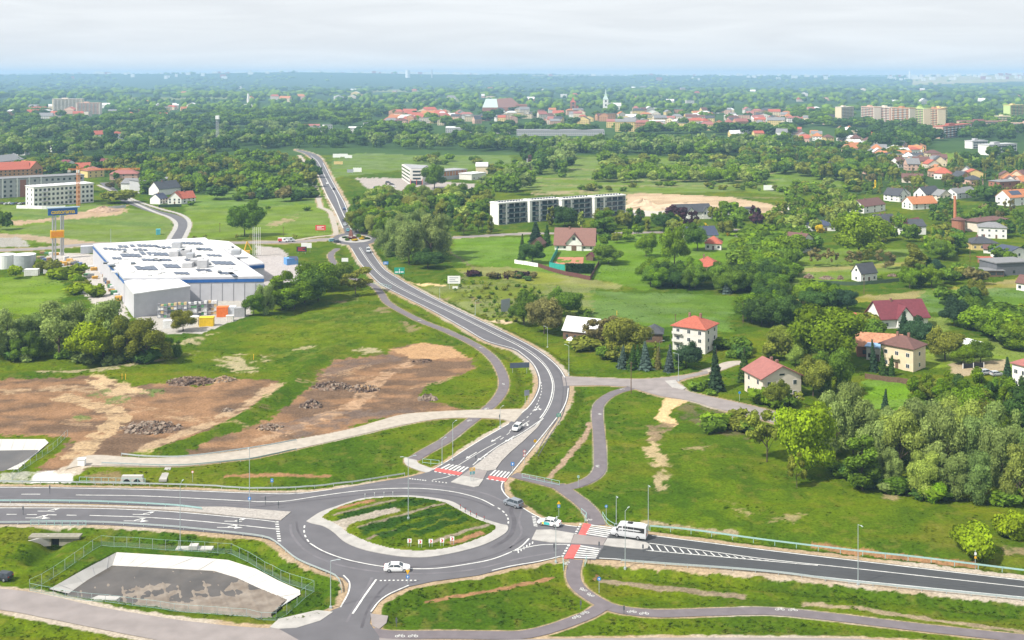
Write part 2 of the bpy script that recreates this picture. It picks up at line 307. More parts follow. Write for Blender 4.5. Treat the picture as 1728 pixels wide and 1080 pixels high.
islandslab(_s2, m_conc, 0.12, 'central_apron')
# markings
e = 0.26
m_wear = mat('asphalt_wear', (0.084, 0.079, 0.088), 0.8, 0.2, 0.4, detail=8); m_wear2 = mat('asphalt_polished', (0.135, 0.128, 0.14), 0.8, 0.2, 0.4, detail=8); m_wear3 = mat('asphalt_seam', (0.06, 0.063, 0.068), 0.85, 0.2, 0.5)
WEAR = {}
def wear(px, wd, k=0, z=.036):
    P, _ = resample(wline(px), 1.5); l, r = strip_world(P, wd); n = len(l); w_ = wd * (.35 + .65 * fbm(P[:, 0] * .15, P[:, 1] * .15, 61)); l, r = P + (l - P) * (w_ / wd)[:, None], P + (r - P) * (w_ / wd)[:, None]
    WEAR.setdefault(k, MB()).add([(*p, z) for p in l] + [(*p, z) for p in r], [(i, n + i, n + i + 1, i + 1) for i in range(n - 1)])
for dy in (-3.2, 3): wear([(-100, 840 + dy * .6), (125, 842 + dy * .6), (300, 846 + dy * .6), (432, 852 + dy * .6)], .5, 1)
wear([(440, 838), (540, 829), (610, 821), (690, 816), (760, 822), (815, 832), (850, 846)], .8, 1); wear([(440, 855), (540, 843), (610, 835), (690, 831), (760, 836), (805, 847), (835, 860)], .8, 0)
wear([(500, 880), (505, 900), (530, 925), (580, 945), (640, 955), (700, 957), (790, 948), (850, 930), (890, 905)], .6, 0); wear([(490, 885), (494, 905), (520, 932), (570, 953), (640, 965), (720, 968), (800, 961), (880, 942), (940, 932)], .7, 1)
wear([(870, 846), (862, 862), (868, 880), (860, 905), (830, 925)], 1.2, 0); wear([(880, 862), (876, 880), (880, 900), (860, 925)], .6, 1)
for d in (0, 1): wear([(1100, 908 + d * 2.6), (1296, 932.5 + d * 3), (1446, 950 + d * 3), (1728, 983 + d * 3), (1900, 1004 + d * 3)], .4, 2 if d else 2); wear([(1040, 932 + d * 4), (1296, 952 + d * 4), (1446, 967 + d * 4), (1728, 997 + d * 4)], .4, 2)
for d in (-3, 3): wear([(905 + d, 770), (925 + d, 735), (944 + d, 705), (951 + d, 680), (953 + d, 650), (944 + d, 625), (915 + d, 600), (870 + d, 575), (800 + d, 542)], .35, 0)
wear([(628, 975), (618, 995), (600, 1022), (585, 1050)], .7, 1); wear([(655, 985), (640, 1000), (620, 1030), (610, 1060)], .7, 0); 
for k_, mb_ in WEAR.items():
    o = mb_.build('asphalt_wear', [m_wear, m_wear2, m_wear3][k_], fix=False); o['kind'] = 'structure'
    if o.data.polygons[0].normal.z < 0: o.data.flip_normals()
mark('edge_lines', [(579, 385), (566, 357), (551, 329), (540, 303), (528, 274)], 0.5); mark('edge_lines', [(603, 388), (588, 363), (581, 343), (561, 307), (545, 275)], 0.5)
mark('centre_lines', [(593, 388), (577, 357), (566, 329), (551, 303), (537, 274), (525, 263)], 0.5)
mark('edge_lines', [(593, 419), (607, 442), (623, 460), (645, 480.5), (683, 500.5), (733, 525.3), (783, 553), (821, 575), (866, 588), (881, 597), (899, 613), (909, 632), (911, 650), (904, 670), (891, 688), (880, 697)], 0.3)
mark('edge_lines', [(859, 715), (807, 745), (757, 777), (731, 792.5)], e)
mark('edge_lines', [(622, 416), (632, 433), (649, 455), (672, 470), (697, 485), (744, 510), (806, 540), (863, 567.5), (900, 587), (926, 605), (944, 622), (953, 637)], 0.3)
mark('edge_lines', [(959, 655), (956, 675), (948, 693), (933, 713), (913, 738), (888, 768), (864, 797), (850, 814)], e)
mark('centre_lines', [(606, 418), (619, 438), (636, 459), (659, 477), (700, 499), (760, 527), (800, 547), (842, 568), (872, 582), (900, 600), (921, 620), (932, 645), (930, 670), (921, 692), (911, 706)], 0.3)
mark('centre_lines', [(608, 417), (621, 437), (638, 458), (661, 475.5), (702, 497.5), (762, 525.5), (802, 545.5), (844, 566), (874, 580), (902, 598), (923, 619), (934.5, 645), (933, 671), (923, 694), (912, 709)], 0.16)
mark('centre_lines', [(917, 706), (900, 722), (876, 745), (850, 770), (838, 786)], e); mark('centre_lines', [(914, 708), (880, 731), (845, 750), (812, 773), (798, 785)], e)
mark('dashes', [(913, 645), (914, 660), (909, 676), (900, 693), (887, 707), (870, 718), (858, 730)], 0.2, dash=(1.5, 1.5))
mark('centre_lines', [(837, 748), (818, 758), (800, 769), (782, 780), (771, 787)], 0.2); mark('dashes', [(870, 722), (850, 738), (840, 745)], 0.2, dash=(2, 2))
mark('edge_lines', [(764, 801), (752, 806), (730, 810)], 0.2)
for a, b, n in (((692, 808), (718, 811), 7), ((730, 812), (753, 815), 5)):
    for i in range(n):
        t = i / (n - 1); p = (a[0] + (b[0] - a[0]) * t, a[1] + (b[1] - a[1]) * t); markpoly('give_way', [(p[0] - 1.3, p[1] - .8), (p[0] + 1.3, p[1] - .5), (p[0] + 1.1, p[1] + .8), (p[0] - 1.5, p[1] + .5)])
# roundabout ring lines
mark('ring_lines', [(432, 847), (480, 846), (540, 837), (600, 829), (660, 824.5), (720, 825), (770, 831), (810, 842), (834, 854)], 0.28)
mark('ring_lines', [(840, 857), (850, 864), (856, 872), (858, 880), (857, 887)], 0.3, dash=(1.0, 0.9))
mark('ring_lines', [(514, 887), (513, 897), (516, 907), (522, 916)], 0.3, dash=(1.2, 1.1))
mark('ring_lines', [(523, 917), (545, 930), (580, 943), (620, 952), (655, 957), (700, 960), (740, 959), (790, 952), (830, 944), (864, 931), (880, 922), (893, 909)], 0.28)
mark('ring_lines', [(864, 931), (885, 925), (910, 920), (935, 919), (962, 919)], 0.24)
mark('edge_lines', [(946, 939), (909, 947.5), (864, 955), (830, 963)], e); mark('edge_lines', [(849, 812), (846, 822), (852, 834), (866, 846), (882, 857), (900, 868), (926, 880), (950, 885.5), (974, 889)], e)
mark('edge_lines', [(689.5, 988), (657, 1002.5), (639.5, 1015), (626, 1032.5)], 0.26); mark('edge_lines', [(579.5, 971), (589.5, 982.5), (588, 1000), (574.5, 1025)], 0.26)
mark('centre_lines', [(635, 978), (615, 1006), (595, 1036)], 0.36)
for i in range(9): p = (641 + i * 7.3, 980 - .2 * i + .06 * i * i / 3); markpoly('give_way', [(p[0], p[1] - .8), (p[0] + 3.4, p[1] - .8), (p[0] + 3, p[1] + .9), (p[0] - .4, p[1] + .9)])
for i in range(9): p = (464 + .55 * i, 880 + i * 4); markpoly('give_way', [(p[0], p[1]), (p[0] + 6, p[1] + .2), (p[0] + 6, p[1] + 2), (p[0], p[1] + 1.8)])
for i in range(7): p = (897.5 + .5 * i, 871 + i * 2.6); markpoly('give_way', [(p[0], p[1]), (p[0] + 6.5, p[1] + 1), (p[0] + 6.5, p[1] + 2.2), (p[0], p[1] + 1.2)])
for i in range(6):
    t = i / 6; p = (866 + 30 * t, 932.5 - 17 * t); markpoly('hatching', [(p[0] + 7, p[1] - 4), (p[0] + 9, p[1] - 4), (p[0] + 10 - 2 * t, p[1] + 1 - 2 * t), (p[0] + 8 - 2 * t, p[1] + 1 - 1.5 * t)])
# west carriageways
mark('edge_lines', [(-160, 822.6), (0, 822.6), (125, 824), (275, 827), (432, 832.6), (500, 833), (560, 826)], e); mark('edge_lines', [(-160, 857.5), (0, 857.3), (150, 858), (250, 861.5), (325, 866.5), (432, 876.8), (466, 881)], e)
mark('dashes', [(36, 834.2), (68, 834.2)], e); mark('edge_lines', [(128, 835.5), (250, 837.5), (432, 846.5)], e)
mark('dashes', [(-160, 868.3), (0, 868.3), (36, 868.3), (140, 870)], 0.26, dash=(2.1, 2.1)); mark('edge_lines', [(151, 870), (250, 873.5), (350, 881), (466, 893)], e)
for x, y in ((84, 863), (245, 868.5), (400, 880)): arrow(x, y, -0.02, 'turn')
for x, y in ((64, 874.5), (230, 879.5), (388, 890.5)): arrow(x, y, -0.02, 'both')
for x, y in ((822, 716), (806, 749)): pass
for x, y in ((886, 715), (860, 741), (814, 772)): arrow(x, y, G(x - 20, y + 14)[0] and math.atan2(G(x - 20, y + 13)[1] - G(x, y)[1], G(x - 20, y + 13)[0] - G(x, y)[0]), 'both')
for x, y in ((906, 689),): arrow(x, y, math.atan2(G(895, 702)[1] - G(x, y)[1], G(895, 702)[0] - G(x, y)[0]), 'both')
for x, y in ((837, 741), (795, 769)): arrow(x, y, math.atan2(G(x - 20, y + 12)[1] - G(x, y)[1], G(x - 20, y + 12)[0] - G(x, y)[0]), 'ahead')
# east road
mark('edge_lines', [(1100, 903.8), (1296, 929), (1446, 946.6), (1728, 979.5), (1950, 1003.5)], 0.28); mark('edge_lines', [(1011, 942), (1064, 945.5), (1296, 964), (1446, 980), (1728, 1008), (1950, 1030)], 0.24)
mark('centre_lines', [(1096, 917), (1200, 931), (1296, 944), (1446, 960), (1728, 991), (1950, 1015)], 0.24); mark('centre_lines', [(1090, 929), (1200, 938.5), (1296, 947), (1380, 954.5)], 0.24)
for i in range(20):
    t = i / 20; x = 1100 + 260 * t; yt = 917.5 + (x - 1096) * .135; yb = 930 + (x - 1096) * .085; markpoly('hatching', [(x - 6, yt + .5), (x - 4, yt + .6), (x + 4.4, yb), (x + 1.6, yb - .2)])
# crossings: red cycle band and zebra
def quad_lerp(A, B, C, D, u, v): return tuple((A[k] * (1 - u) + B[k] * u) * (1 - v) + (D[k] * (1 - u) + C[k] * u) * v for k in (0, 1))
def zebra(A, B, C, D, n, fill=0.5):
    for i in range(n):
        v0, v1 = (i + .25) / n, (i + .25 + fill) / n
        markpoly('zebra', [quad_lerp(A, B, C, D, 0, v0), quad_lerp(A, B, C, D, 1, v0), quad_lerp(A, B, C, D, 1, v1), quad_lerp(A, B, C, D, 0, v1)], 0.052)
zebra((756, 783), (741, 790.5), (782, 797.5), (793, 789), 6, .5); zebra((834, 793), (824, 802), (853, 807), (862, 797), 5, .5)
zebra((998, 885), (1036, 890), (1024, 908), (988, 902), 6); zebra((980, 919.5), (1014, 925.5), (1005, 943.5), (968, 942.5), 6)
for q in ([(735, 790.5), (740.5, 790), (781, 798), (775, 802.5), (733, 795)], [(825, 803), (857, 807.5), (853, 813), (822, 809)], [(985, 883), (998, 885), (989, 903.5), (976, 902)], [(964, 919.5), (980, 919.7), (968, 943), (951, 943)]):
    sheet('cycle_crossing', [G(*p) for p in q], 0.048, m_red)
for (a, b) in (((980, 884), (971, 901)), ((960, 920), (948, 941)), ((733, 796), (774, 803.5)), ((821, 808), (852, 813.5))):
    mark('dashes', [a, b], 0.45, 0.05, (0.6, 0.6), sp=False)
for x, y, a in ((560, 444.5, 2), (708, 541, 2.6), (812, 587, 2.4), (850, 648, 1.7), (821, 690, .9), (792, 710, .8), (1050, 657, .3), (1013, 699, 1.5), (1009, 787, 1.5), (985, 995, 2.2), (997, 1004, 2.2), (973, 1042, .5), (987, 1035, .5), (1066, 1033, 0), (1087, 1036, 0), (675, 1074, 0), (697, 1074, 0), (1316, 1029, 0), (1338, 1030, 0), (993, 878, .4), (957, 951, 1.2)): bike(x, y, a)
for k, mb in MARK.items(): o = mb.build('road_markings', m_red if k == 'redx' else m_white, fix=False); o['kind'] = 'structure'
for o in [o for o in COL.objects if o.name.startswith('road_markings')]:
    n = np.zeros(len(o.data.polygons) * 3); o.data.polygons.foreach_get('normal', n); 
    me = o.data
    bad = [p.index for p in me.polygons if p.normal.z < 0]
    if bad:
        import bmesh; bm = bmesh.new(); bm.from_mesh(me); bm.faces.ensure_lookup_table(); bmesh.ops.reverse_faces(bm, faces=[bm.faces[i] for i in bad]); bm.to_mesh(me); bm.free()
# --- clusters: (outline of the trunks in photo pixels, number, height in metres, kinds, tints, label)
CL = [
 ([(1400, 800), (1480, 830), (1600, 848), (1728, 862), (1728, 845), (1600, 832), (1480, 812)], 20, (2.5, 5), ['bush'], ['mid', 'lush', 'silver', 'dark'], 'undergrowth shrub at the foot of the silvery willows'),
 ([(0, 610), (290, 614), (290, 604), (0, 602)], 14, (2.5, 5), ['bush'], ['mid', 'dark', 'silver'], 'undergrowth shrub at the foot of the left willow clump'),
 ([(960, 322), (1050, 328), (1060, 322), (970, 316)], 12, (3, 6), ['bush', 'round'], ['lush', 'mid', 'olive'], 'bush on the field edge behind the glazed flats'),
 ([(1010, 290), (1330, 297), (1330, 284), (1240, 272), (1010, 268)], 40, (6, 11), ['round', 'bush', 'round'], ['mid', 'lush', 'olive', 'pale'], 'scrub tree in the field strips below the wood'),
 ([(815, 300), (880, 300), (880, 276), (700, 268), (690, 276), (800, 280)], 26, (5, 10), ['round', 'bush'], ['lush', 'mid', 'pale', 'olive'], 'scrub tree on the rough meadow behind the office'),
 ([(1060, 318), (1330, 325), (1330, 315), (1060, 310)], 20, (2.5, 6), ['bush', 'round'], ['mid', 'olive', 'lush'], 'low bush along the strip above the sand heap'),
 ([(1330, 335), (1450, 335), (1450, 310), (1330, 312)], 30, (4, 8), ['bush', 'round', 'airy'], ['mid', 'olive', 'lush', 'pale'], 'scrub bush on the rough ground left of the house row'),
 ([(300, 345), (500, 300), (540, 330), (520, 360), (420, 370)], 12, (3, 6), ['bush', 'round'], ['dark', 'mid', 'lush'], 'bush on the meadow left of the far road'),
 ([(1000, 395), (1240, 412), (1240, 402), (1000, 388)], 10, (4, 8), ['round', 'tall'], ['mid', 'lush', 'olive'], 'garden tree along the side street'),
 ([(1530, 700), (1728, 735), (1800, 745), (1800, 705), (1560, 690)], 22, (10, 13), ['tall', 'round', 'tall'], ['mid', 'lush', 'dark'], 'slender green tree in the belt behind the silvery willows'),
 ([(1086, 486), (1200, 492), (1325, 498), (1330, 484), (1200, 478), (1090, 472)], 30, (8, 11), ['round'], ['mid', 'lush', 'mid', 'dark'], 'bushy green tree in the dense belt across the meadow'),
 ([(1330, 490), (1325, 470), (1350, 440), (1365, 400), (1270, 405), (1240, 440), (1262, 480)], 34, (8, 11), ['round', 'bush'], ['mid', 'lush', 'mid'], 'leafy tree in the thicket left of the orchard'),
 ([(1228, 545), (1325, 556), (1322, 540), (1235, 535)], 9, (9, 12), ['round'], ['mid', 'dark', 'lush'], 'tree in the small grove right of the white house'),
 ([(1285, 525), (1410, 524), (1405, 508), (1295, 508)], 12, (7, 10), ['round'], ['mid', 'lush', 'dark'], 'tree in the row above the small grove'),
 ([(1440, 405), (1560, 425), (1600, 445), (1630, 410), (1560, 395), (1480, 385)], 33, (7, 10), ['round', 'round', 'tall'], ['mid', 'lush', 'olive', 'dark'], 'garden tree between the dark roofed houses'),
 ([(1640, 575), (1760, 600), (1760, 550), (1660, 545)], 14, (8, 11), ['round', 'bush'], ['lush', 'mid'], 'dense tree at the edge of the lawn on the right'),
 ([(1590, 545), (1660, 545), (1650, 500), (1590, 505)], 9, (6, 9), ['round'], ['dark', 'mid', 'olive'], 'tree in the group behind the dark pine'),
 ([(1590, 485), (1650, 480), (1655, 465), (1600, 462)], 7, (5, 8), ['round', 'bush'], ['mid', 'olive', 'brown'], 'garden tree left of the grey workshop'),
 ([(900, 385), (1000, 390), (1150, 398), (1150, 384), (1000, 378), (900, 376)], 20, (8, 13), ['tall', 'airy', 'tall', 'round'], ['mid', 'olive', 'pale', 'dark'], 'birch in the row before the glazed flats'),
 ([(770, 400), (835, 396), (835, 388), (770, 390)], 6, (10, 14), ['tall', 'airy'], ['mid', 'olive'], 'upright poplar beside the road left of the flats'),
 ([(600, 400), (640, 405), (760, 380), (830, 370), (830, 335), (740, 340), (660, 335), (600, 352)], 58, (9, 14), ['round', 'round', 'willow', 'airy'], ['mid', 'lush', 'olive', 'pale', 'dark'], 'tree in the wood between far road and flats'),
 ([(1110, 398), (1230, 400), (1290, 385), (1290, 368), (1210, 362), (1160, 376), (1110, 382)], 18, (7, 11), ['round', 'tall', 'airy'], ['mid', 'lush', 'olive', 'purple'], 'garden tree near the twin gabled white house'),
 ([(1300, 400), (1420, 385), (1460, 360), (1440, 340), (1330, 352), (1290, 375)], 40, (7, 11), ['round', 'airy', 'tall'], ['mid', 'olive', 'pale', 'pale', 'lush', 'lush'], 'pale green tree in the thicket before the house row'),
 ([(1560, 385), (1728, 410), (1760, 370), (1600, 350)], 33, (7, 10), ['round', 'airy'], ['mid', 'olive', 'brown', 'dark'], 'garden tree around the round brick tower'),
 ([(835, 330), (880, 330), (900, 308), (840, 300), (790, 318)], 16, (10, 14), ['round', 'willow'], ['mid', 'lush', 'silver'], 'tree behind the glazed flats'),
 ([(880, 300), (955, 300), (965, 262), (885, 262)], 22, (12, 17), ['willow', 'round'], ['mid', 'silver', 'dark'], 'tall tree around the slim dark tower'),
 ([(1000, 308), (1290, 312), (1290, 298), (1000, 294)], 46, (8, 12), ['round'], ['mid', 'lush', 'lush', 'pale'], 'light green tree in the field hedgerow'),
 ([(1230, 285), (1440, 310), (1500, 300), (1440, 262), (1240, 262)], 80, (9, 14), ['round', 'round', 'round', 'airy'], ['mid', 'dark', 'olive', 'mid', 'lush'], 'tree in the wood below the suburb'),
 ([(620, 250), (1000, 260), (1330, 268), (1330, 240), (1040, 241), (1030, 246), (860, 246), (850, 238), (620, 234)], 170, (11, 16), ['round', 'round', 'willow'], ['mid', 'dark', 'lush', 'silver'], 'tree in the wide wood below the town'),
 ([(240, 330), (480, 330), (530, 318), (535, 285), (440, 262), (240, 270)], 88, (10, 14), ['round', 'round', 'willow'], ['mid', 'lush', 'olive', 'dark'], 'tree in the wood left of the far road'),
 ([(-120, 268), (240, 262), (500, 250), (500, 215), (-120, 215)], 190, (12, 17), ['round', 'round', 'willow'], ['mid', 'dark', 'silver'], 'tree in the big wood on the left'),
 ([(500, 250), (620, 250), (620, 225), (500, 222)], 34, (11, 15), ['round', 'willow'], ['mid', 'dark'], 'tree at the end of the far road'),
 ([(60, 300), (240, 296), (240, 270), (0, 272), (0, 285)], 40, (8, 12), ['round'], ['mid', 'olive', 'dark'], 'garden tree among the red roofs on the left'),
 ([(180, 322), (330, 318), (390, 338), (530, 345), (520, 322), (330, 300), (180, 305)], 34, (6, 10), ['round', 'bush'], ['mid', 'dark', 'lush', 'brown'], 'tree in the gardens left of the far road'),
 ([(1430, 325), (1728, 345), (1780, 300), (1500, 282), (1440, 290)], 70, (6.5, 10), ['round', 'conifer', 'airy'], ['mid', 'olive', 'dark', 'brown'], 'garden tree in the suburb on the right'),
 ([(1340, 275), (1500, 285), (1540, 262), (1340, 240)], 40, (8, 12), ['round'], ['mid', 'dark', 'olive'], 'tree in the gardens below the tower blocks'),
 ([(1420, 240), (1560, 258), (1580, 238), (1720, 240), (1780, 225), (1620, 215), (1420, 210)], 80, (12, 18), ['round'], ['dark', 'mid', 'dark'], 'dark tree in the park before the tower blocks'),
 ([(1580, 285), (1780, 300), (1780, 262), (1660, 262), (1600, 278)], 44, (8, 13), ['round', 'conifer', 'tall'], ['dark', 'mid', 'olive'], 'tree around the sports field on the right'),
 ([(1195, 735), (1262, 738), (1275, 712), (1205, 705)], 10, (2.6, 4.2), ['bush'], ['mid', 'lush', 'olive'], 'green shrub beside the dark bare soil'),
 ([(1210, 605), (1268, 605), (1265, 590), (1215, 588)], 8, (3, 5), ['bush'], ['mid', 'lush', 'dark'], 'shrub right of the white house'),
 ([(985, 600), (1040, 612), (1050, 596), (990, 588)], 7, (3, 6), ['bush', 'round'], ['mid', 'olive', 'dark'], 'shrub in the garden before the barn'),
 ([(1268, 682), (1350, 690), (1350, 680), (1275, 672)], 9, (2, 4.5), ['bush', 'airy'], ['lush', 'olive', 'mid'], 'shrub below the pink roofed house'),
 ([(1170, 660), (1200, 668), (1200, 650), (1180, 645)], 4, (1.6, 2.6), ['bush'], ['mid'], 'low shrub at the road fork'),
 ([(786, 466), (900, 474), (902, 468), (790, 460)], 24, (2.0, 3.2), ['bush', 'conifer'], ['brown', 'dark', 'purple'], 'dark shrub in the nursery row'),
 ([(60, 455), (110, 480), (150, 512), (160, 500), (120, 470), (70, 448)], 12, (4, 7), ['bush', 'round'], ['lime', 'lush', 'olive'], 'light green shrub between meadow and yard'),
 ([(950, 500), (1000, 545), (990, 552), (940, 515)], 6, (2, 4), ['bush'], ['mid'], 'hedge shrub at the meadow edge'),
 ([(1560, 690), (1600, 720), (1660, 720), (1650, 690)], 8, (7, 10), ['round', 'tall'], ['olive', 'mid'], 'tree above the willow wood near the lane'),
 ([(1450, 590), (1480, 560), (1470, 540), (1440, 560)], 5, (5, 7), ['bush', 'round'], ['olive', 'mid'], 'garden tree left of the orange tiled roof'),
 ([(1290, 612), (1300, 596), (1345, 600), (1390, 625)], 7, (4, 7), ['round', 'airy'], ['olive', 'mid', 'pale'], 'garden tree around the pink roofed house'),
 ([(1660, 440), (1728, 470), (1760, 440), (1690, 425)], 9, (5, 8), ['round'], ['mid', 'lush', 'dark'], 'garden tree behind the grey workshop'),
 ([(1000, 440), (1020, 420), (1080, 405), (1085, 398), (1010, 405)], 5, (4, 7), ['round', 'tall'], ['olive', 'lush'], 'small garden tree beside the brown roofed villa'),
 ([(740, 345), (800, 337), (820, 330), (755, 330)], 12, (6, 9), ['round', 'airy'], ['mid', 'lush', 'dark'], 'tree behind the white office block'),
 ([(300, 410), (430, 408), (520, 402), (520, 398), (300, 405)], 5, (2.5, 4), ['airy'], ['olive'], 'street sapling along the west road'),
 ([(180, 292), (240, 288), (240, 300), (185, 305)], 6, (6, 9), ['round'], ['dark', 'mid'], 'tree behind the yellow house')]
# ------------------------------------------------------------------ terrain: one sheet to the horizon
rows = np.concatenate([np.array([2400, 1900, 1600, 1400, 1280, 1220]), np.arange(1185, 150, -1.5), np.arange(150, 138.6, -0.45)])
cols = np.concatenate([np.arange(-1500, -220, 40), np.arange(-220, 1950, 2.8), np.arange(1950, 3250, 40)])
PX, PY = np.meshgrid(cols, rows)
YW = F * H / (PY - YH); XW = (PX - CX) * YW / F
nr, nc = PX.shape
fX, fY, fpx, fpy = XW.ravel(), YW.ravel(), PX.ravel(), PY.ravel()
hard = np.full(fX.shape, 1e9); verge = np.zeros(fX.shape); ditch = np.zeros(fX.shape); inside = np.zeros(fX.shape, bool)
for name, P, vg, dt in ROADS + [('median', [G(*p) for p in [(-160, 848), (285, 855), (490, 864), (440, 876), (285, 862), (-160, 857)]], 0.2, 0)]:
    P = np.array(P); M = 11.0
    sel = np.where((fX > P[:, 0].min() - M) & (fX < P[:, 0].max() + M) & (fY > P[:, 1].min() - M) & (fY < P[:, 1].max() + M))[0]
    if not len(sel): continue
    d = polydist(fX[sel], fY[sel], P[::2] if len(P) > 120 else P); ins = inpoly(fX[sel], fY[sel], P); inside[sel] |= ins; d = np.where(ins, 0, d)
    hard[sel] = np.minimum(hard[sel], d)
    nz = fbm(fX[sel] * .8, fY[sel] * .8, 5)
    if name != 'median': verge[sel] = np.maximum(verge[sel], np.clip((vg * (0.55 + 0.9 * nz) - d) / 0.25, 0, 1))
    if dt: ditch[sel] = np.maximum(ditch[sel], dt * np.exp(-((d - 4.6) / 2.3) ** 2))
far = np.clip((fY - 600) / 600, 0, 1)
n1 = fbm(fX * .06, fY * .06, 1); n2 = fbm(fX * .55, fY * .55, 2); n3 = fbm(fX * 1.6, fY * 1.6, 3, 3)
lift = np.clip(hard / 3.0 - .1, 0, 1)
Z = -0.06 - ditch * np.clip((hard - 1.2) / 2.5, 0, 1) * (0.8 + .4 * n1) + lift * ((n1 - .5) * 1.0 + (n2 - .45) * .35 + (n3 - .5) * .16) * (1 - far)
RIDGE = [([(272, 762), (330, 742), (400, 715), (450, 680), (490, 650), (540, 605), (566, 588)], 2.8, 0.9), ([(0, 622), (150, 618), (270, 595), (400, 560), (520, 520), (600, 497)], 2.2, -1.0), ([(430, 600), (520, 565), (600, 530)], 3, .6), ([(96, 896), (90, 910), (62, 940)], 2.4, -2.2),
         ([(470, 585), (590, 535), (640, 515)], 1.6, -.6), ([(740, 560), (640, 512)], 5, .5)]
for P, wd, h in RIDGE:
    d = polydist(fX, fY, [G(*p) for p in P], False); Z += h * np.exp(-(d / wd) ** 2) * lift
hb = np.exp(-((fpx - 160) / 260) ** 2) * 55 + np.exp(-((fpx - 500) / 160) ** 2) * 40 + np.exp(-((fpx - 1300) / 380) ** 2) * 30 + np.exp(-((fpx - 760) / 300) ** 2) * 42 + np.exp(-((fpx - 1700) / 90) ** 2) * 35
Z += np.clip((fY - 7500) / 4500, 0, 1) ** 1.5 * (32 + hb + 30 * fbm(fX * .0009, fY * .0009, 9))
BASIN = [(200, 931.5), (310, 938), (385, 944), (432, 959), (470, 979), (506, 995), (508, 1003), (458, 1035), (430, 1040), (325, 1029), (207, 1015), (120, 1005), (83, 994), (130, 966)]
BASIN2 = [(-60, 741), (76, 741), (83, 746), (30, 792), (-60, 805)]
bas = inpoly(fpx, fpy, BASIN) | inpoly(fpx, fpy, BASIN2)
Z = np.where(bas, -2.6, Z); Z = np.where(inside, -0.09, Z)
isl_in = inpoly(fX, fY, islW); isl_d = polydist(fX, fY, islW)
Z = np.where(isl_in, 0.16 + np.clip(isl_d, 0, 3) * .07 + (n2 - .3) * .3 * np.clip(isl_d, 0, 1), Z)
# ---- ground cover (albedo)
lush = np.array([.086, .126, .001]); dark = np.array([.033, .070, .004]); dry = np.array([.118, .124, .012]); mead = np.array([.050, .094, .005])
a1 = np.clip((fbm(fX * .035, fY * .035, 11) - .36) * 3.4, 0, 1)[:, None]; a2 = np.clip((fbm(fX * .2, fY * .2, 12) - .47) * 4.5, 0, 1)[:, None]; a3 = np.clip((fbm(fX * .07, fY * .18, 13) - .56) * 5, 0, 1)[:, None]
C = lush * (1 - a1) + mead * a1; C = C * (1 - .6 * a2) + dark * .6 * a2; C = C * (1 - .55 * a3) + dry * .55 * a3
C *= (0.8 + .4 * fbm(fX * 1.1, fY * 1.1, 14))[:, None]
b1 = np.clip((fbm(fX * .018, fY * .03, 17) - .5) * 4, -1, 1)[:, None]; C *= 1 + b1 * np.array([.16, .06, .1]); b2 = np.clip((fbm(fX * .45, fY * .45, 18, 3) - .6) * 6, 0, 1)[:, None]; C = C * (1 - .4 * b2) + np.array([.15, .14, .03]) * .4 * b2
def paint(poly, col, jit=0.6, alpha=1.0, nscale=.25, var=.25, s=20, breakup=0.0, col2=None):
    P = np.array(poly, float); ky = P[:, 1]; m = 26
    sel = np.where((fpx > P[:, 0].min() - m) & (fpx < P[:, 0].max() + m) & (fpy > ky.min() - m) & (fpy < ky.max() + m))[0]
    if not len(sel): return
    x, y, k = fX[sel], fY[sel], (fpy[sel] - YH) / H; ky_ = k * H / np.maximum(y, 1)
    wx = (fbm(x * .5, y * .5, s) - .5) * 5 * jit * k; wy = (fbm(x * .5, y * .5, s + 7) - .5) * 5 * jit * ky_
    acc = 0
    for q in range(3):
        rx = (RNG.random(len(sel)) - .5) * jit * k * .8; ry = (RNG.random(len(sel)) - .5) * jit * ky_ * .8
        acc = acc + inpoly(fpx[sel] + wx + rx, fpy[sel] + wy + ry, P)
    a = acc / 3 * alpha
    if breakup: a = a * np.clip((fbm(x * nscale * 1.3, y * nscale * 2.0, s + 3) - breakup) * 6 + .5, 0, 1)
    c = np.array(col)[None, :]
    if col2 is not None:
        f = np.clip((fbm(x * nscale, y * nscale * 2.2, s + 5) - .42) * 6, 0, 1)[:, None]; c = c * (1 - f) + np.array(col2)[None, :] * f
    c = c * (1 - var + 2 * var * fbm(x * nscale * 3, y * nscale * 3, s + 1))[:, None]
    C[sel] = C[sel] * (1 - a[:, None]) + c * a[:, None]
def pline(px, wm, col, **kw):
    P, _ = resample(wline(px), 2); l, r = strip_world(P, wm); paint([to_px(*p) for p in l] + [to_px(*p) for p in r[::-1]], col, **kw)
DIRT, DIRT2, SAND, MULCH = (.225, .132, .074), (.13, .085, .056), (.46, .34, .2), (.26, .14, .075)
GREY = (.3, .28, .26)
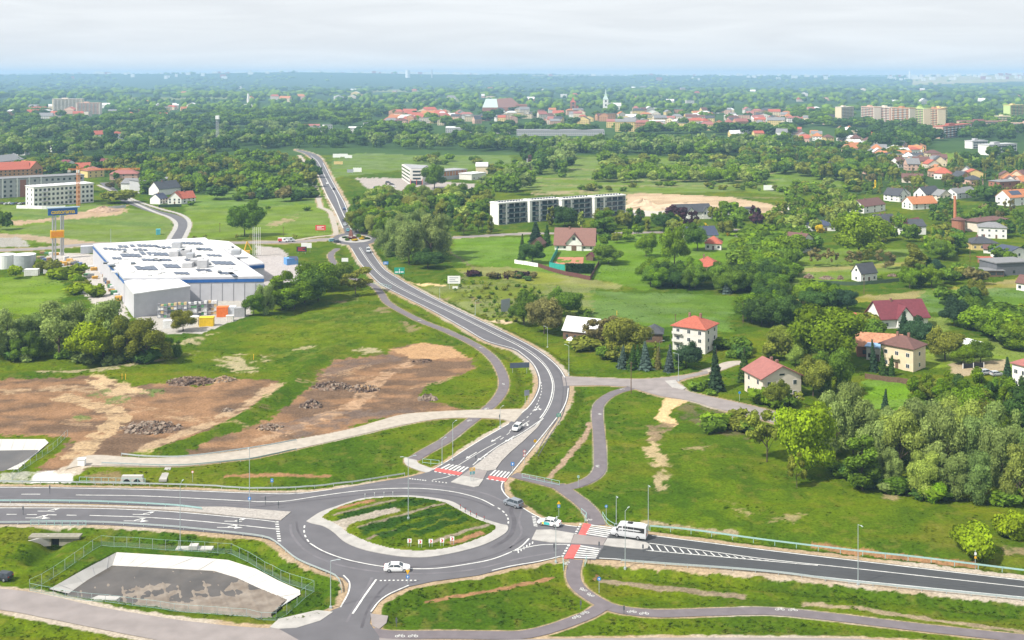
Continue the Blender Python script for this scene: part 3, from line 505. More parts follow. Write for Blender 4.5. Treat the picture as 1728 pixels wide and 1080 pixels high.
# far woods floor and fields
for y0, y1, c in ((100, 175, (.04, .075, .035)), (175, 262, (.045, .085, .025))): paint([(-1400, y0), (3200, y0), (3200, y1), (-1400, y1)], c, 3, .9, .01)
FIELDS = [([(1540, 139), (1728, 139), (1800, 143), (1540, 146)], (.3, .29, .14)), ([(900, 137), (1150, 137), (1180, 140), (900, 141)], (.24, .25, .12)), ([(560, 152), (760, 150), (780, 154), (560, 157)], (.17, .21, .08)), ([(1100, 160), (1300, 158), (1320, 163), (1100, 166)], (.15, .2, .07)), ([(200, 165), (420, 162), (430, 167), (200, 170)], (.15, .2, .07)), ([(640, 168), (800, 166), (800, 171), (640, 173)], (.15, .2, .07)), ([(0, 212), (120, 210), (130, 216), (0, 218)], (.13, .19, .06)), ([(955, 265), (1320, 268), (1330, 330), (1250, 322), (1060, 328), (960, 330), (860, 318), (800, 305), (850, 290)], (.11, .175, .035)), ([(560, 262), (620, 258), (700, 262), (860, 262), (870, 285), (700, 285), (560, 300)], (.1, .165, .04)),
    ([(1340, 318), (1420, 318), (1420, 290), (1296, 288), (1296, 310)], (.1, .17, .03)), ([(768, 400), (900, 400), (1100, 395), (1240, 395), (1240, 440), (1090, 490), (1000, 470), (850, 455), (760, 440)], (.09, .18, .02)),
    ([(960, 490), (1240, 498), (1230, 560), (1000, 545), (960, 520)], (.08, .155, .028)), ([(1320, 505), (1400, 503), (1560, 492), (1728, 468), (1728, 486), (1560, 503), (1450, 510), (1330, 516)], (.2, .2, .06)),
    ([(1320, 420), (1560, 420), (1560, 450), (1330, 490)], (.11, .18, .03)), ([(1325, 455), (1560, 440), (1560, 446), (1325, 462)], (.2, .21, .06)), ([(1560, 490), (1760, 484), (1760, 520), (1650, 530), (1530, 525)], (.075, .15, .03)),
    ([(1590, 570), (1760, 570), (1760, 625), (1600, 615)], (.13, .2, .03)), ([(1560, 540), (1600, 530), (1600, 620), (1560, 620)], (.13, .2, .03)),
    ([(0, 345), (170, 345), (290, 360), (290, 408), (0, 412)], (.11, .175, .035)), ([(320, 330), (540, 320), (570, 395), (300, 406), (310, 370)], (.11, .18, .03)), ([(250, 345), (330, 340), (500, 285), (530, 285), (540, 330), (420, 350)], (.095, .175, .03)),
    ([(-60, 470), (100, 465), (110, 500), (60, 530), (-60, 530)], (.115, .2, .022)), ([(690, 480), (1000, 480), (1000, 545), (860, 545), (750, 505)], (.12, .16, .04)), ([(770, 452), (860, 450), (1050, 480), (1040, 488), (900, 478), (780, 462)], (.16, .19, .05)),
    ([(1456, 640), (1550, 640), (1540, 690), (1460, 690)], (.1, .21, .02)), ([(1570, 258), (1650, 258), (1655, 272), (1580, 278), (1560, 268)], (.12, .2, .03)), ([(1340, 590), (1460, 530), (1480, 545), (1400, 600)], (.1, .17, .03))]
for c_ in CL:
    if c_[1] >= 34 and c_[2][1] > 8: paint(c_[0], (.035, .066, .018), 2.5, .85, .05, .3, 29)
for i, (p, c) in enumerate(FIELDS): paint(p, (c[0] * 1.08, c[1] * 1.0, c[2] * .6), 1.2, .85, .05, .3, 30 + i, col2=tuple(v * f for v, f in zip(c, (1.25, 1.05, 1.5))))
for i, (a, b) in enumerate((((960, 285), (1320, 292)), ((870, 300), (1320, 304)), ((850, 312), (1280, 312)), ((900, 322), (1060, 326)))): pline([a, ((a[0] + b[0]) / 2, (a[1] + b[1]) / 2 + 2), b], 9, (.22, .2, .09), jit=3, alpha=.8, breakup=.38)
for a, b, wd, c in (((900, 296), (1320, 301), 14, (.06, .12, .02)), ((960, 276), (1200, 272), 16, (.13, .19, .045)), ((1060, 326), (1320, 334), 10, (.2, .18, .09)), ((560, 275), (860, 272), 14, (.12, .17, .05)), ((700, 290), (880, 292), 12, (.19, .17, .08)), ((330, 352), (530, 340), 12, (.07, .13, .025)), ((20, 362), (280, 380), 14, (.08, .14, .03)), ((40, 385), (290, 396), 12, (.13, .17, .05)), ((1000, 505), (1230, 520), 5, (.1, .16, .03)), ((980, 528), (1230, 545), 5, (.07, .13, .02)), ((780, 415), (1080, 425), 9, (.12, .19, .03)), ((760, 470), (1040, 486), 7, (.16, .18, .06))): pline([a, ((a[0] + b[0]) / 2, (a[1] + b[1]) / 2 + 1.5), b], wd, c, jit=2.2, alpha=.6, breakup=.36)
# bare earth
paint([(-80, 642), (105, 637), (150, 632), (230, 652), (285, 644), (330, 652), (400, 640), (470, 643), (462, 660), (430, 685), (400, 705), (330, 740), (270, 757), (235, 762), (140, 792), (60, 800), (100, 765), (122, 738), (80, 733), (-80, 733)], DIRT, 1.0, 1, .09, .3, 51, col2=DIRT2)
paint([(150, 640), (160, 632), (232, 652), (250, 662), (180, 668), (165, 655)], SAND, 1.0, .8, .2, .2, 52, .4)
pline([(96, 668), (170, 686), (200, 700), (190, 720), (160, 742), (120, 775)], 6, (.4, .29, .17), jit=.8, alpha=.8, breakup=.35)
pline([(470, 648), (410, 690), (340, 722), (230, 765)], 5, (.37, .27, .17), jit=.9, alpha=.75, breakup=.38); pline([(0, 660), (120, 655), (230, 672)], 5, (.36, .26, .16), jit=1.2, alpha=.6, breakup=.45)
for p in ([(165, 660), (182, 654), (178, 672)], [(143, 666), (160, 660), (165, 672)], [(120, 700), (155, 702), (150, 710), (125, 708)], [(175, 672), (215, 667), (205, 680), (180, 680)], [(242, 655), (275, 655), (262, 668), (250, 666)]): paint(p, (.1, .15, .04), 1.2, .8, .3, .3, 60)
paint([(310, 767), (360, 741), (440, 716), (475, 690), (515, 660), (545, 625), (565, 608), (655, 597), (660, 588), (710, 577), (760, 585), (795, 605), (800, 622), (770, 635), (720, 650), (705, 668), (740, 682), (785, 690), (700, 697), (640, 705), (592, 718), (600, 725), (480, 747), (420, 760), (350, 770)], DIRT, .9, 1, .1, .3, 53, col2=DIRT2)
paint([(540, 630), (565, 612), (660, 598), (680, 606), (600, 620), (560, 640)], (.12, .09, .075), .8, .7, .2, .3, 54, .4); paint([(655, 590), (712, 577), (760, 585), (790, 603), (700, 606)], (.4, .25, .13), .8, .8, .2, .2, 55)
pline([(700, 608), (640, 640), (600, 680), (520, 715), (430, 745)], 5, (.36, .24, .15), jit=.8, alpha=.75, breakup=.4); paint([(430, 720), (600, 690), (720, 690), (640, 704), (500, 738)], (.13, .1, .085), 1, .7, .2, .3, 56, .45)
for i in range(26):      # ruts of the machines
    x0, y0 = (rnd_ := RNG.random(2)) * np.array([380, 70]) + np.array([20, 650]) if i < 15 else RNG.random(2) * np.array([240, 90]) + np.array([480, 610]); dx = 60 + 90 * RNG.random(); sl = (-.35 + .3 * RNG.random()) if i >= 15 else (-.25 + .5 * RNG.random())
    for o_ in (0, 2.6): pline([(x0, y0 + o_), (x0 + dx * .5, y0 + dx * .5 * sl + 3 + o_), (x0 + dx, y0 + dx * sl + o_)], .7, (.13, .085, .055) if i % 3 else (.36, .25, .15), jit=.25, alpha=.55, breakup=.42)
# dry grass and reed
for i, p in enumerate([[(355, 605), (405, 600), (432, 618), (432, 632), (395, 625)], [(432, 602), (462, 600), (455, 608), (432, 612)], [(300, 575), (372, 560), (340, 572), (305, 582)], [(480, 590), (540, 582), (520, 592)], [(600, 590), (640, 587), (645, 595), (610, 598)], [(60, 622), (200, 616), (300, 600), (340, 592), (200, 624), (60, 630)]]): paint(p, (.33, .28, .17), 1.6, .85, .3, .2, 70 + i, .42)
# mulched strips, trails, sand
for p, wd, c in (([(1371, 913), (1450, 925), (1546, 937), (1648, 947)], 1.9, MULCH), ([(1016, 975), (1089, 987.5), (1261, 1005)], 1.8, (.22, .17, .12)), ([(1358, 1017), (1440, 1026), (1521, 1036), (1571, 1044), (1728, 1065)], 1.5, (.27, .21, .14)), ([(717, 1014), (790, 998), (864, 987), (931, 971)], 2.0, MULCH), ([(379, 803), (558, 803)], 1.8, MULCH),
                 ([(1062, 876), (1120, 881), (1244, 896)], 1.2, (.25, .2, .13)), ([(995, 712), (989, 732), (955, 775), (924, 807)], 1.6, (.3, .21, .15)), ([(1005, 978), (1011, 962)], 0.6, MULCH)): pline(p, wd, c, jit=.35, alpha=.9, var=.35)
paint([(1126, 669), (1164, 676), (1134, 692), (1131, 702), (1147, 715), (1134, 720), (1105, 705), (1112, 690)], (.5, .36, .19), .4, 1, .3, .12, 80)
paint([(1094, 728), (1116, 725), (1108, 752), (1124, 770), (1127, 790), (1104, 788), (1093, 768)], (.38, .29, .17), .9, .85, .3, .25, 81, .35); paint([(1105, 795), (1128, 798), (1126, 830), (1105, 828)], (.36, .28, .17), .9, .8, .3, .2, 82, .35); paint([(1090, 715), (1140, 712), (1110, 745), (1092, 740)], (.2, .14, .09), .9, .8, .3, .3, 83, .35)
paint([(1138, 688), (1165, 680), (1225, 690), (1285, 705), (1262, 738), (1215, 735), (1150, 702)], (.13, .095, .065), .9, .6, .3, .3, 84, .42)
for i, p in enumerate([[(1150, 755), (1195, 752), (1190, 760), (1155, 760)], [(1210, 840), (1240, 848), (1275, 866), (1255, 870), (1225, 855)], [(1490, 835), (1530, 832), (1525, 842), (1500, 843)], [(1296, 873), (1360, 868), (1350, 878), (1300, 880)]]): paint(p, (.3, .23, .13), 1.2, .7, .3, .2, 85 + i, .45)
paint([(1700, 920), (1760, 925), (1760, 940), (1690, 935)], (.25, .18, .11), 1, .7, .3, .2, 89, .4)
paint([(1053, 330), (1080, 325), (1180, 330), (1230, 332), (1330, 350), (1320, 362), (1200, 352), (1140, 352), (1060, 362)], (.44, .33, .22), 1.5, .95, .05, .2, 90, col2=(.36, .26, .17)); paint([(1053, 352), (1140, 350), (1150, 360), (1130, 385), (1095, 365), (1053, 362)], (.45, .42, .38), 1.5, .9, .05, .1, 91)
paint([(0, 372), (60, 372), (170, 352), (210, 346), (215, 358), (190, 364), (90, 372), (30, 380), (0, 378)], (.36, .25, .17), 2, .9, .06, .25, 92); paint([(-60, 392), (40, 395), (160, 408), (160, 418), (40, 405), (-60, 400)], (.32, .24, .17), 1.5, .9, .06, .2, 93); paint([(-60, 405), (30, 400), (50, 415), (-60, 420)], GREY, 1.5, .9, .06, .1, 94)
paint([(446, 380), (505, 360), (500, 370), (455, 384)], (.3, .23, .14), 1.5, .8, .1, .2, 95, .4); paint([(600, 300), (660, 300), (800, 310), (800, 318), (700, 322), (620, 318)], (.34, .3, .28), 1, .95, .1, .1, 96)
paint([(1600, 615), (1700, 605), (1700, 625), (1610, 635)], (.33, .26, .17), .6, .9, .2, .15, 97); paint([(1240, 395), (1247, 395), (1247, 440), (1240, 440)], GREY, .6, .9, .2, .1, 98); paint([(900, 325), (1010, 318), (1010, 326), (900, 330)], (.3, .24, .15), 3, .7, .1, .2, 99, .4)
# store yards and car parks
for p, c in (([(60, 445), (90, 425), (160, 428), (165, 450), (200, 480), (212, 500), (215, 540), (170, 525), (140, 495), (125, 470), (95, 462)], (.4, .37, .34)), ([(432, 432), (475, 430), (500, 442), (516, 455), (512, 470), (500, 482), (440, 486), (432, 470)], (.36, .33, .32)), ([(226, 535), (300, 500), (420, 505), (425, 530), (345, 562), (290, 565), (240, 560)], (.36, .34, .31)), ([(470, 418), (432, 414), (432, 432), (490, 432)], (.33, .3, .28))): paint(p, c, .7, 1, .15, .1, 101)
paint([(0, 800), (60, 795), (120, 796), (110, 812), (0, 815)], (.42, .4, .37), .5, .6, .3, .1, 103, .3)
paint([(140, 800), (205, 795), (215, 812), (160, 812)], (.2, .13, .08), .6, .7, .3, .3, 104)
paint([(60, 800), (75, 794), (128, 796), (118, 811), (48, 811)], (.5, .49, .47), .3, 1, .3, .08, 105)
paint([(90, 800), (130, 775), (170, 768), (190, 775), (150, 788), (130, 800)], (.42, .36, .29), .5, .9, .3, .12, 106)
# roundabout island strips and cobbles
for p, wd, c in (([(567, 860), (600, 853), (631, 847)], 1.6, MULCH), ([(562, 873), (610, 860), (667, 846)], 1.0, (.2, .165, .12)), ([(603, 894), (680, 872), (752, 851)], 1.0, (.2, .165, .12)), ([(621, 912), (671, 897)], .9, (.19, .15, .11)), ([(727, 918), (780, 902), (828, 887)], 1.2, (.22, .18, .135)), ([(760, 920), (817, 901)], 1.6, MULCH)): pline(p, wd, c, jit=.2, alpha=.95)
for a_, b_ in (((575, 878), (700, 846)), ((585, 872), (735, 846)), ((610, 903), (760, 858)), ((640, 910), (775, 868)), ((610, 898), (700, 872)), ((700, 905), (790, 876))): pline([a_, ((a_[0] + b_[0]) / 2, (a_[1] + b_[1]) / 2 - 1), b_], 2.4, (.022, .055, .008), jit=.5, alpha=.95, breakup=.2)
paint([(555, 883), (577, 880), (665, 858.5), (676, 865), (590, 887), (583, 898), (570, 894)], (.29, .255, .21), .15, 1, .8, .15, 110)
# reddish patches by the road
for p in ([(565, 505), (590, 505), (585, 512), (562, 512)], [(632, 520), (660, 518), (655, 528), (630, 528)], [(730, 495), (765, 500), (745, 508)], [(790, 500), (830, 508), (800, 512)], [(675, 540), (712, 555), (690, 562)]): paint(p, (.24, .17, .11), 1, .6, .3, .2, 112, .4)
pline([(683, 475), (720, 479), (752, 482)], 2.4, (.5, .37, .2), jit=.4); pline([(818, 539), (845, 541), (862, 545)], 3, (.46, .36, .24), jit=.5)
pline([(756, 423), (790, 445), (800, 455), (770, 475)], 1.6, (.16, .13, .08), jit=.6, alpha=.7)
# tyre wheel tracks in the field
for o_ in (0, 6): pline([(596 + o_, 510), (598 + o_, 498), (606 + o_, 497)], .8, (.19, .2, .06), jit=.3, alpha=.5)
for q in range(7): pline([(430 + q * 8, 560 + q * 9), (540 + q * 12, 527 + q * 7), (630 + q * 10, 520 + q * 5)], 2.5, (.15, .19, .03), jit=1.2, alpha=.4, breakup=.45)
vs_ = np.where(isl_in, 0, verge)[:, None]; vc = np.array([.32, .24, .155])[None] * (0.8 + .4 * fbm(fX * .9, fY * .9, 15))[:, None]
pale = np.clip((fbm(fX * .05, fY * .05, 16) - .45) * 5, 0, 1)[:, None]; vc = vc * (1 - pale) + np.array([.37, .32, .26]) * pale
C = C * (1 - vs_) + vc * vs_; C = np.clip(C, .005, .9)
ZG = Z.reshape(nr, nc)
def gz(x, y):
    r = np.interp(-(YH + F * H / max(y, 30)), -rows, np.arange(nr)); c = np.interp(CX + F * x / max(y, 30), cols, np.arange(nc)); i = min(int(r), nr - 2); j = min(int(c), nc - 2); a = r - i; b = c - j
    return float((ZG[i, j] * (1 - b) + ZG[i, j + 1] * b) * (1 - a) + (ZG[i + 1, j] * (1 - b) + ZG[i + 1, j + 1] * b) * a)
me = bpy.data.meshes.new('ground'); V = np.stack([fX, fY, Z], 1).astype(np.float32)
me.vertices.add(len(V)); me.vertices.foreach_set('co', V.ravel())
ii = (np.arange(nr - 1)[:, None] * nc + np.arange(nc - 1)[None, :]).ravel(); Q = np.stack([ii, ii + 1, ii + 1 + nc, ii + nc], 1).astype(np.int32)
me.loops.add(Q.size); me.loops.foreach_set('vertex_index', Q.ravel()); me.polygons.add(len(Q)); me.polygons.foreach_set('loop_start', np.arange(0, Q.size, 4, dtype=np.int32)); me.polygons.foreach_set('loop_total', np.full(len(Q), 4, np.int32))
me.update(calc_edges=True)
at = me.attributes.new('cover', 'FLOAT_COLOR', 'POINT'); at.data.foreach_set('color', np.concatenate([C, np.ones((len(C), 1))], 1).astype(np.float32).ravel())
me.polygons.foreach_set('use_smooth', np.ones(len(Q), bool))
m = bpy.data.materials.new('ground_cover'); m.use_nodes = True; t = m.node_tree; b = t.nodes['Principled BSDF']; b.inputs['Roughness'].default_value = 1; b.inputs['Specular IOR Level'].default_value = 0
a = t.nodes.new('ShaderNodeAttribute'); a.attribute_name = 'cover'; g = t.nodes.new('ShaderNodeTexCoord')
n_ = t.nodes.new('ShaderNodeTexNoise'); n_.inputs['Scale'].default_value = 1.7; n_.inputs['Detail'].default_value = 6; n_.inputs['Roughness'].default_value = .7; t.links.new(g.outputs['Object'], n_.inputs['Vector'])
mr = t.nodes.new('ShaderNodeMapRange'); mr.inputs['From Min'].default_value = .3; mr.inputs['From Max'].default_value = .7; mr.inputs['To Min'].default_value = .62; mr.inputs['To Max'].default_value = 1.4; t.links.new(n_.outputs['Fac'], mr.inputs['Value'])
mu = t.nodes.new('ShaderNodeMixRGB'); mu.blend_type = 'MULTIPLY'; mu.inputs['Fac'].default_value = 1; t.links.new(a.outputs['Color'], mu.inputs['Color1']); t.links.new(mr.outputs[0], mu.inputs['Color2']); t.links.new(mu.outputs[0], b.inputs['Base Color'])
bp = t.nodes.new('ShaderNodeBump'); bp.inputs['Strength'].default_value = .6; bp.inputs['Distance'].default_value = .25; t.links.new(n_.outputs['Fac'], bp.inputs['Height']); t.links.new(bp.outputs[0], b.inputs['Normal'])
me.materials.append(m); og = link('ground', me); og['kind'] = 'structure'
def gp(px, py, dz=0.0):
    x, y = G(px, py); return (x, y, gz(x, y) + dz)
# ------------------------------------------------------------------ tree crowns: many small leaf faces through a volume of lobes
_ico = None
def ico():
    global _ico
    if _ico is None:
        import bmesh; bm = bmesh.new(); bmesh.ops.create_icosphere(bm, subdivisions=2, radius=1); _ico = (np.array([v.co for v in bm.verts]), np.array([[v.index for v in f.verts] for f in bm.faces])); bm.free()
    return _ico
def lobes(kind, rg):
    o = []
    if kind == 'round':
        o.append((0, 0, .55, .33, .30)); 
        for i in range(13): a = rg.random() * 6.28; t = rg.random(); z = .32 + .55 * t; rr = .36 * math.sqrt(max(.05, 1 - ((z - .55) / .42) ** 2)); o.append((rr * math.cos(a), rr * math.sin(a), z, .13 + .09 * rg.random(), .12 + .07 * rg.random()))
    elif kind == 'willow':
        for i in range(22): a = rg.random() * 6.28; z = .1 + .74 * rg.random() ** .85; rr = .40 * math.sqrt(max(.06, 1 - ((z - .42) / .5) ** 2)) * (.5 + .5 * rg.random()); q = .10 + .08 * rg.random(); o.append((rr * math.cos(a), rr * math.sin(a), z, q, q * (.75 + .25 * rg.random())))
    elif kind == 'tall':
        for i in range(15): a = rg.random() * 6.28; z = .14 + .76 * i / 14; rr = .13 * math.sin(math.pi * min(1, (z - .02) / 1.0)) ** .6; o.append((rr * math.cos(a), rr * math.sin(a), z, .085 + .06 * rg.random() * (1.1 - z), .1))
    elif kind == 'bush':
        for i in range(10): a = rg.random() * 6.28; z = .25 + .5 * rg.random(); rr = .45 * rg.random(); o.append((rr * math.cos(a), rr * math.sin(a), z * (1 - .5 * rr), .2 + .12 * rg.random(), .2 + .1 * rg.random()))
    elif kind == 'airy':
        for i in range(13): a = rg.random() * 6.28; z = .3 + .62 * rg.random(); rr = .34 * math.sqrt(max(.05, 1 - ((z - .6) / .42) ** 2)); o.append((rr * math.cos(a), rr * math.sin(a), z, .08 + .07 * rg.random(), .07 + .06 * rg.random()))
    return o
def crown(kind, seed, n, ls):
    """unit-high crown: arrays of quad vertices and a per-face tone"""
    rg = np.random.default_rng(seed)
    if kind == 'conifer':
        z = 1 - np.sqrt(rg.random(n)) * .95; tier = .5 + .5 * np.abs(((z * 11) % 1) - .15); a = rg.random(n) * 6.283; sect = .8 + .25 * np.sin(a * 5 + z * 40)
        r = (1 - z) * .27 * tier * sect * (.65 + .4 * rg.random(n)) + .01; P = np.stack([r * np.cos(a), r * np.sin(a), z - r * .25], 1)
        Nn = np.stack([np.cos(a), np.sin(a), np.full(n, .55)], 1); T = np.clip(.62 + .5 * rg.random(n) + .25 * (tier - .7), .4, 1.3); core = []
    else:
        Lb = lobes(kind, rg); A = np.array([l[3] * l[3] for l in Lb]); A = A / A.sum(); k = rg.choice(len(Lb), n * 2, p=A); Lb = np.array(Lb)
        d = rg.normal(size=(n * 2, 3)); d[:, 2] += .25; d /= np.linalg.norm(d, axis=1)[:, None]
        rad = np.stack([Lb[k, 3], Lb[k, 3], Lb[k, 4]], 1); P = Lb[k, :3] + rad * d * (.8 + .32 * rg.random((n * 2, 1)))
        if kind == 'willow': P[:, 2] -= .05 * rg.random(n * 2) * (d[:, 2] < .2)
        keep = np.ones(n * 2, bool)
        for q, l in enumerate(Lb):
            e = (P - l[:3]) / np.array([l[3], l[3], l[4]]); keep &= ~(((e ** 2).sum(1) < .5) & (k != q))
        keep &= P[:, 2] > .03; I = np.where(keep)[0][:n]; P = P[I]; d = d[I]; k = k[I]; n = len(I)
        Nn = d; lt = .72 + .5 * rg.random(len(Lb)); T = lt[k] * (.65 + .6 * rg.random(n)); core = Lb
    Nn = Nn + rg.normal(size=(n, 3)) * .45; Nn /= np.linalg.norm(Nn, axis=1)[:, None]
    u = np.cross(Nn, rg.normal(size=(n, 3))); u /= np.maximum(np.linalg.norm(u, axis=1), 1e-6)[:, None]; v = np.cross(Nn, u)
    s = (ls * (.55 + .8 * rg.random(n)))[:, None]; st = 1.0 if kind != 'willow' else .75
    Q = np.stack([P - u * s, P - v * s * .7 * st, P + u * s, P + v * s * .7 * st], 1).reshape(-1, 3)
    Fq = np.arange(len(Q)).reshape(-1, 4); tone = np.repeat(T, 4)
    if len(core):
        iv, itr = ico(); vs, fs, ts = [], [], []
        for q, l in enumerate(core): vs.append(iv * np.array([l[3], l[3], l[4]]) * .74 + l[:3]); fs.append(itr + len(iv) * q); ts.append(np.full(len(iv), .8))
        return Q, Fq, tone, np.concatenate(vs), np.concatenate(fs), np.concatenate(ts)
    return Q, Fq, tone, None, None, None
def rawmesh(name, V, quads, tris, tone, mats, tint=None, tmat=None):
    me = bpy.data.meshes.new(name); me.vertices.add(len(V)); me.vertices.foreach_set('co', np.asarray(V, np.float32).ravel())
    li = np.concatenate([quads.ravel(), tris.ravel()]).astype(np.int32); st = np.concatenate([np.arange(len(quads)) * 4, len(quads) * 4 + np.arange(len(tris)) * 3]).astype(np.int32)
    tot = np.concatenate([np.full(len(quads), 4), np.full(len(tris), 3)]).astype(np.int32)
    me.loops.add(len(li)); me.loops.foreach_set('vertex_index', li); me.polygons.add(len(st)); me.polygons.foreach_set('loop_start', st); me.polygons.foreach_set('loop_total', tot); me.update(calc_edges=True)
    def attr(nm, a):
        at = me.attributes.new(nm, 'FLOAT_COLOR', 'POINT'); at.data.foreach_set('color', np.concatenate([a, np.ones((len(a), 1))], 1).astype(np.float32).ravel())
    attr('tone', np.stack([tone] * 3, 1))
    if tint is not None: attr('tint', tint)
    for m in mats: me.materials.append(m)
    return me
E4, E3 = np.zeros((0, 4), int), np.zeros((0, 3), int)
def crown_mesh(kind, seed, n, ls):
    Q, Fq, T, cv, cf, ct = crown(kind, seed, n, ls)
    if cv is None: return rawmesh(kind + '_crown', Q, Fq, E3, T, [LEAF])
    return rawmesh(kind + '_crown', np.concatenate([Q, cv]), Fq, cf + len(Q), np.concatenate([T, ct]), [LEAF])
def trunk_mesh(kind, seed):
    rg = random.Random(seed); mb = MB(); top = {'conifer': .95, 'tall': .85, 'bush': .45}.get(kind, .62); r = {'bush': .02, 'willow': .028, 'round': .026}.get(kind, .02)
    bx, by = rg.uniform(-.02, .02), rg.uniform(-.02, .02); mb.tube((0, 0, -.05), (bx, by, top * .5), r, r * .7, 7); mb.tube((bx, by, top * .5), (0, 0, top), r * .7, r * .25, 6)
    if kind != 'conifer':
        for i in range(5):
            a = i * 1.26 + rg.uniform(-.4, .4); z = top * rg.uniform(.28, .6); rr = {'tall': .1, 'bush': .25}.get(kind, .26); mb.tube((bx * .7, by * .7, z), (rr * math.cos(a), rr * math.sin(a), z + rg.uniform(.15, .28)), r * .5, r * .15, 5)
    return mb.mesh('trunk', BARK)
NP = {'round': (4, 5200, .024), 'willow': (4, 6500, .020), 'tall': (3, 3200, .021), 'bush': (3, 2600, .048), 'airy': (3, 1700, .026), 'conifer': (3, 3000, .036)}
PROTO = {k: [(crown_mesh(k, 100 + i * 7 + len(k), n, ls), trunk_mesh(k, i + 5)) for i in range(c)] for k, (c, n, ls) in NP.items()}
LOW = {k: [crown(k, 500 + i, {'round': 420, 'willow': 420, 'tall': 300, 'bush': 220, 'airy': 260, 'conifer': 300}[k], {'round': .085, 'willow': .075, 'tall': .07, 'bush': .13, 'airy': .07, 'conifer': .085}[k]) for i in range(3)] for k in NP}
T = {'lush': (.145, .235, .012), 'mid': (.115, .195, .02), 'dark': (.062, .122, .024), 'silver': (.205, .275, .075), 'lime': (.22, .30, .01), 'olive': (.19, .215, .03), 'brown': (.18, .16, .055), 'spruce': (.042, .084, .038), 'blue': (.1, .14, .12), 'purple': (.065, .03, .038), 'yellow': (.6, .44, .02), 'pale': (.24, .30, .06), 'red': (.2, .06, .05)}
TREES = []   # (screen height px, x, y, h, w, kind, tint, label, cat, group)
KW = {'round': .8, 'willow': .92, 'tall': .36, 'bush': 1.5, 'airy': .75, 'conifer': .5}
def tree(px, py, hpx, wpx, kind, tint, label, cat='tree', group=None):
    x, y = G(px, py); k = K(py); TREES.append([hpx, x, y, hpx / k, wpx / k, kind, tint, label, cat, group, px])
def rnd(a, b): return random.uniform(a, b)
def cluster(poly, n, h, kinds, tints, label, wf=(.85, 1.25), cat='tree', spacing=.5, group=None, uniq=False):
    P = np.array(poly, float); got = []; tries = 0; x0, y0 = P.min(0); x1, y1 = P.max(0)
    while len(got) < n and tries < n * 60:
        tries += 1; px, py = rnd(x0, x1), rnd(y0, y1)
        if not inpoly(np.array([px]), np.array([py]), P)[0]: continue
        hh = rnd(*h); wd = hh * .7 * spacing; x, y = G(px, py)
        if any((x - a) ** 2 + (y - b) ** 2 < wd * wd for a, b in got): continue
        got.append((x, y)); kd = random.choice(kinds); tn = random.choice(tints); kk = KW[kd] * rnd(*wf); k = K(py)
        TREES.append([hh * k, x, y, hh, hh * kk, kd, tn, label, cat, group or label, px])
RD, MID = ['round', 'round', 'willow'], ['lush', 'mid', 'mid', 'dark']
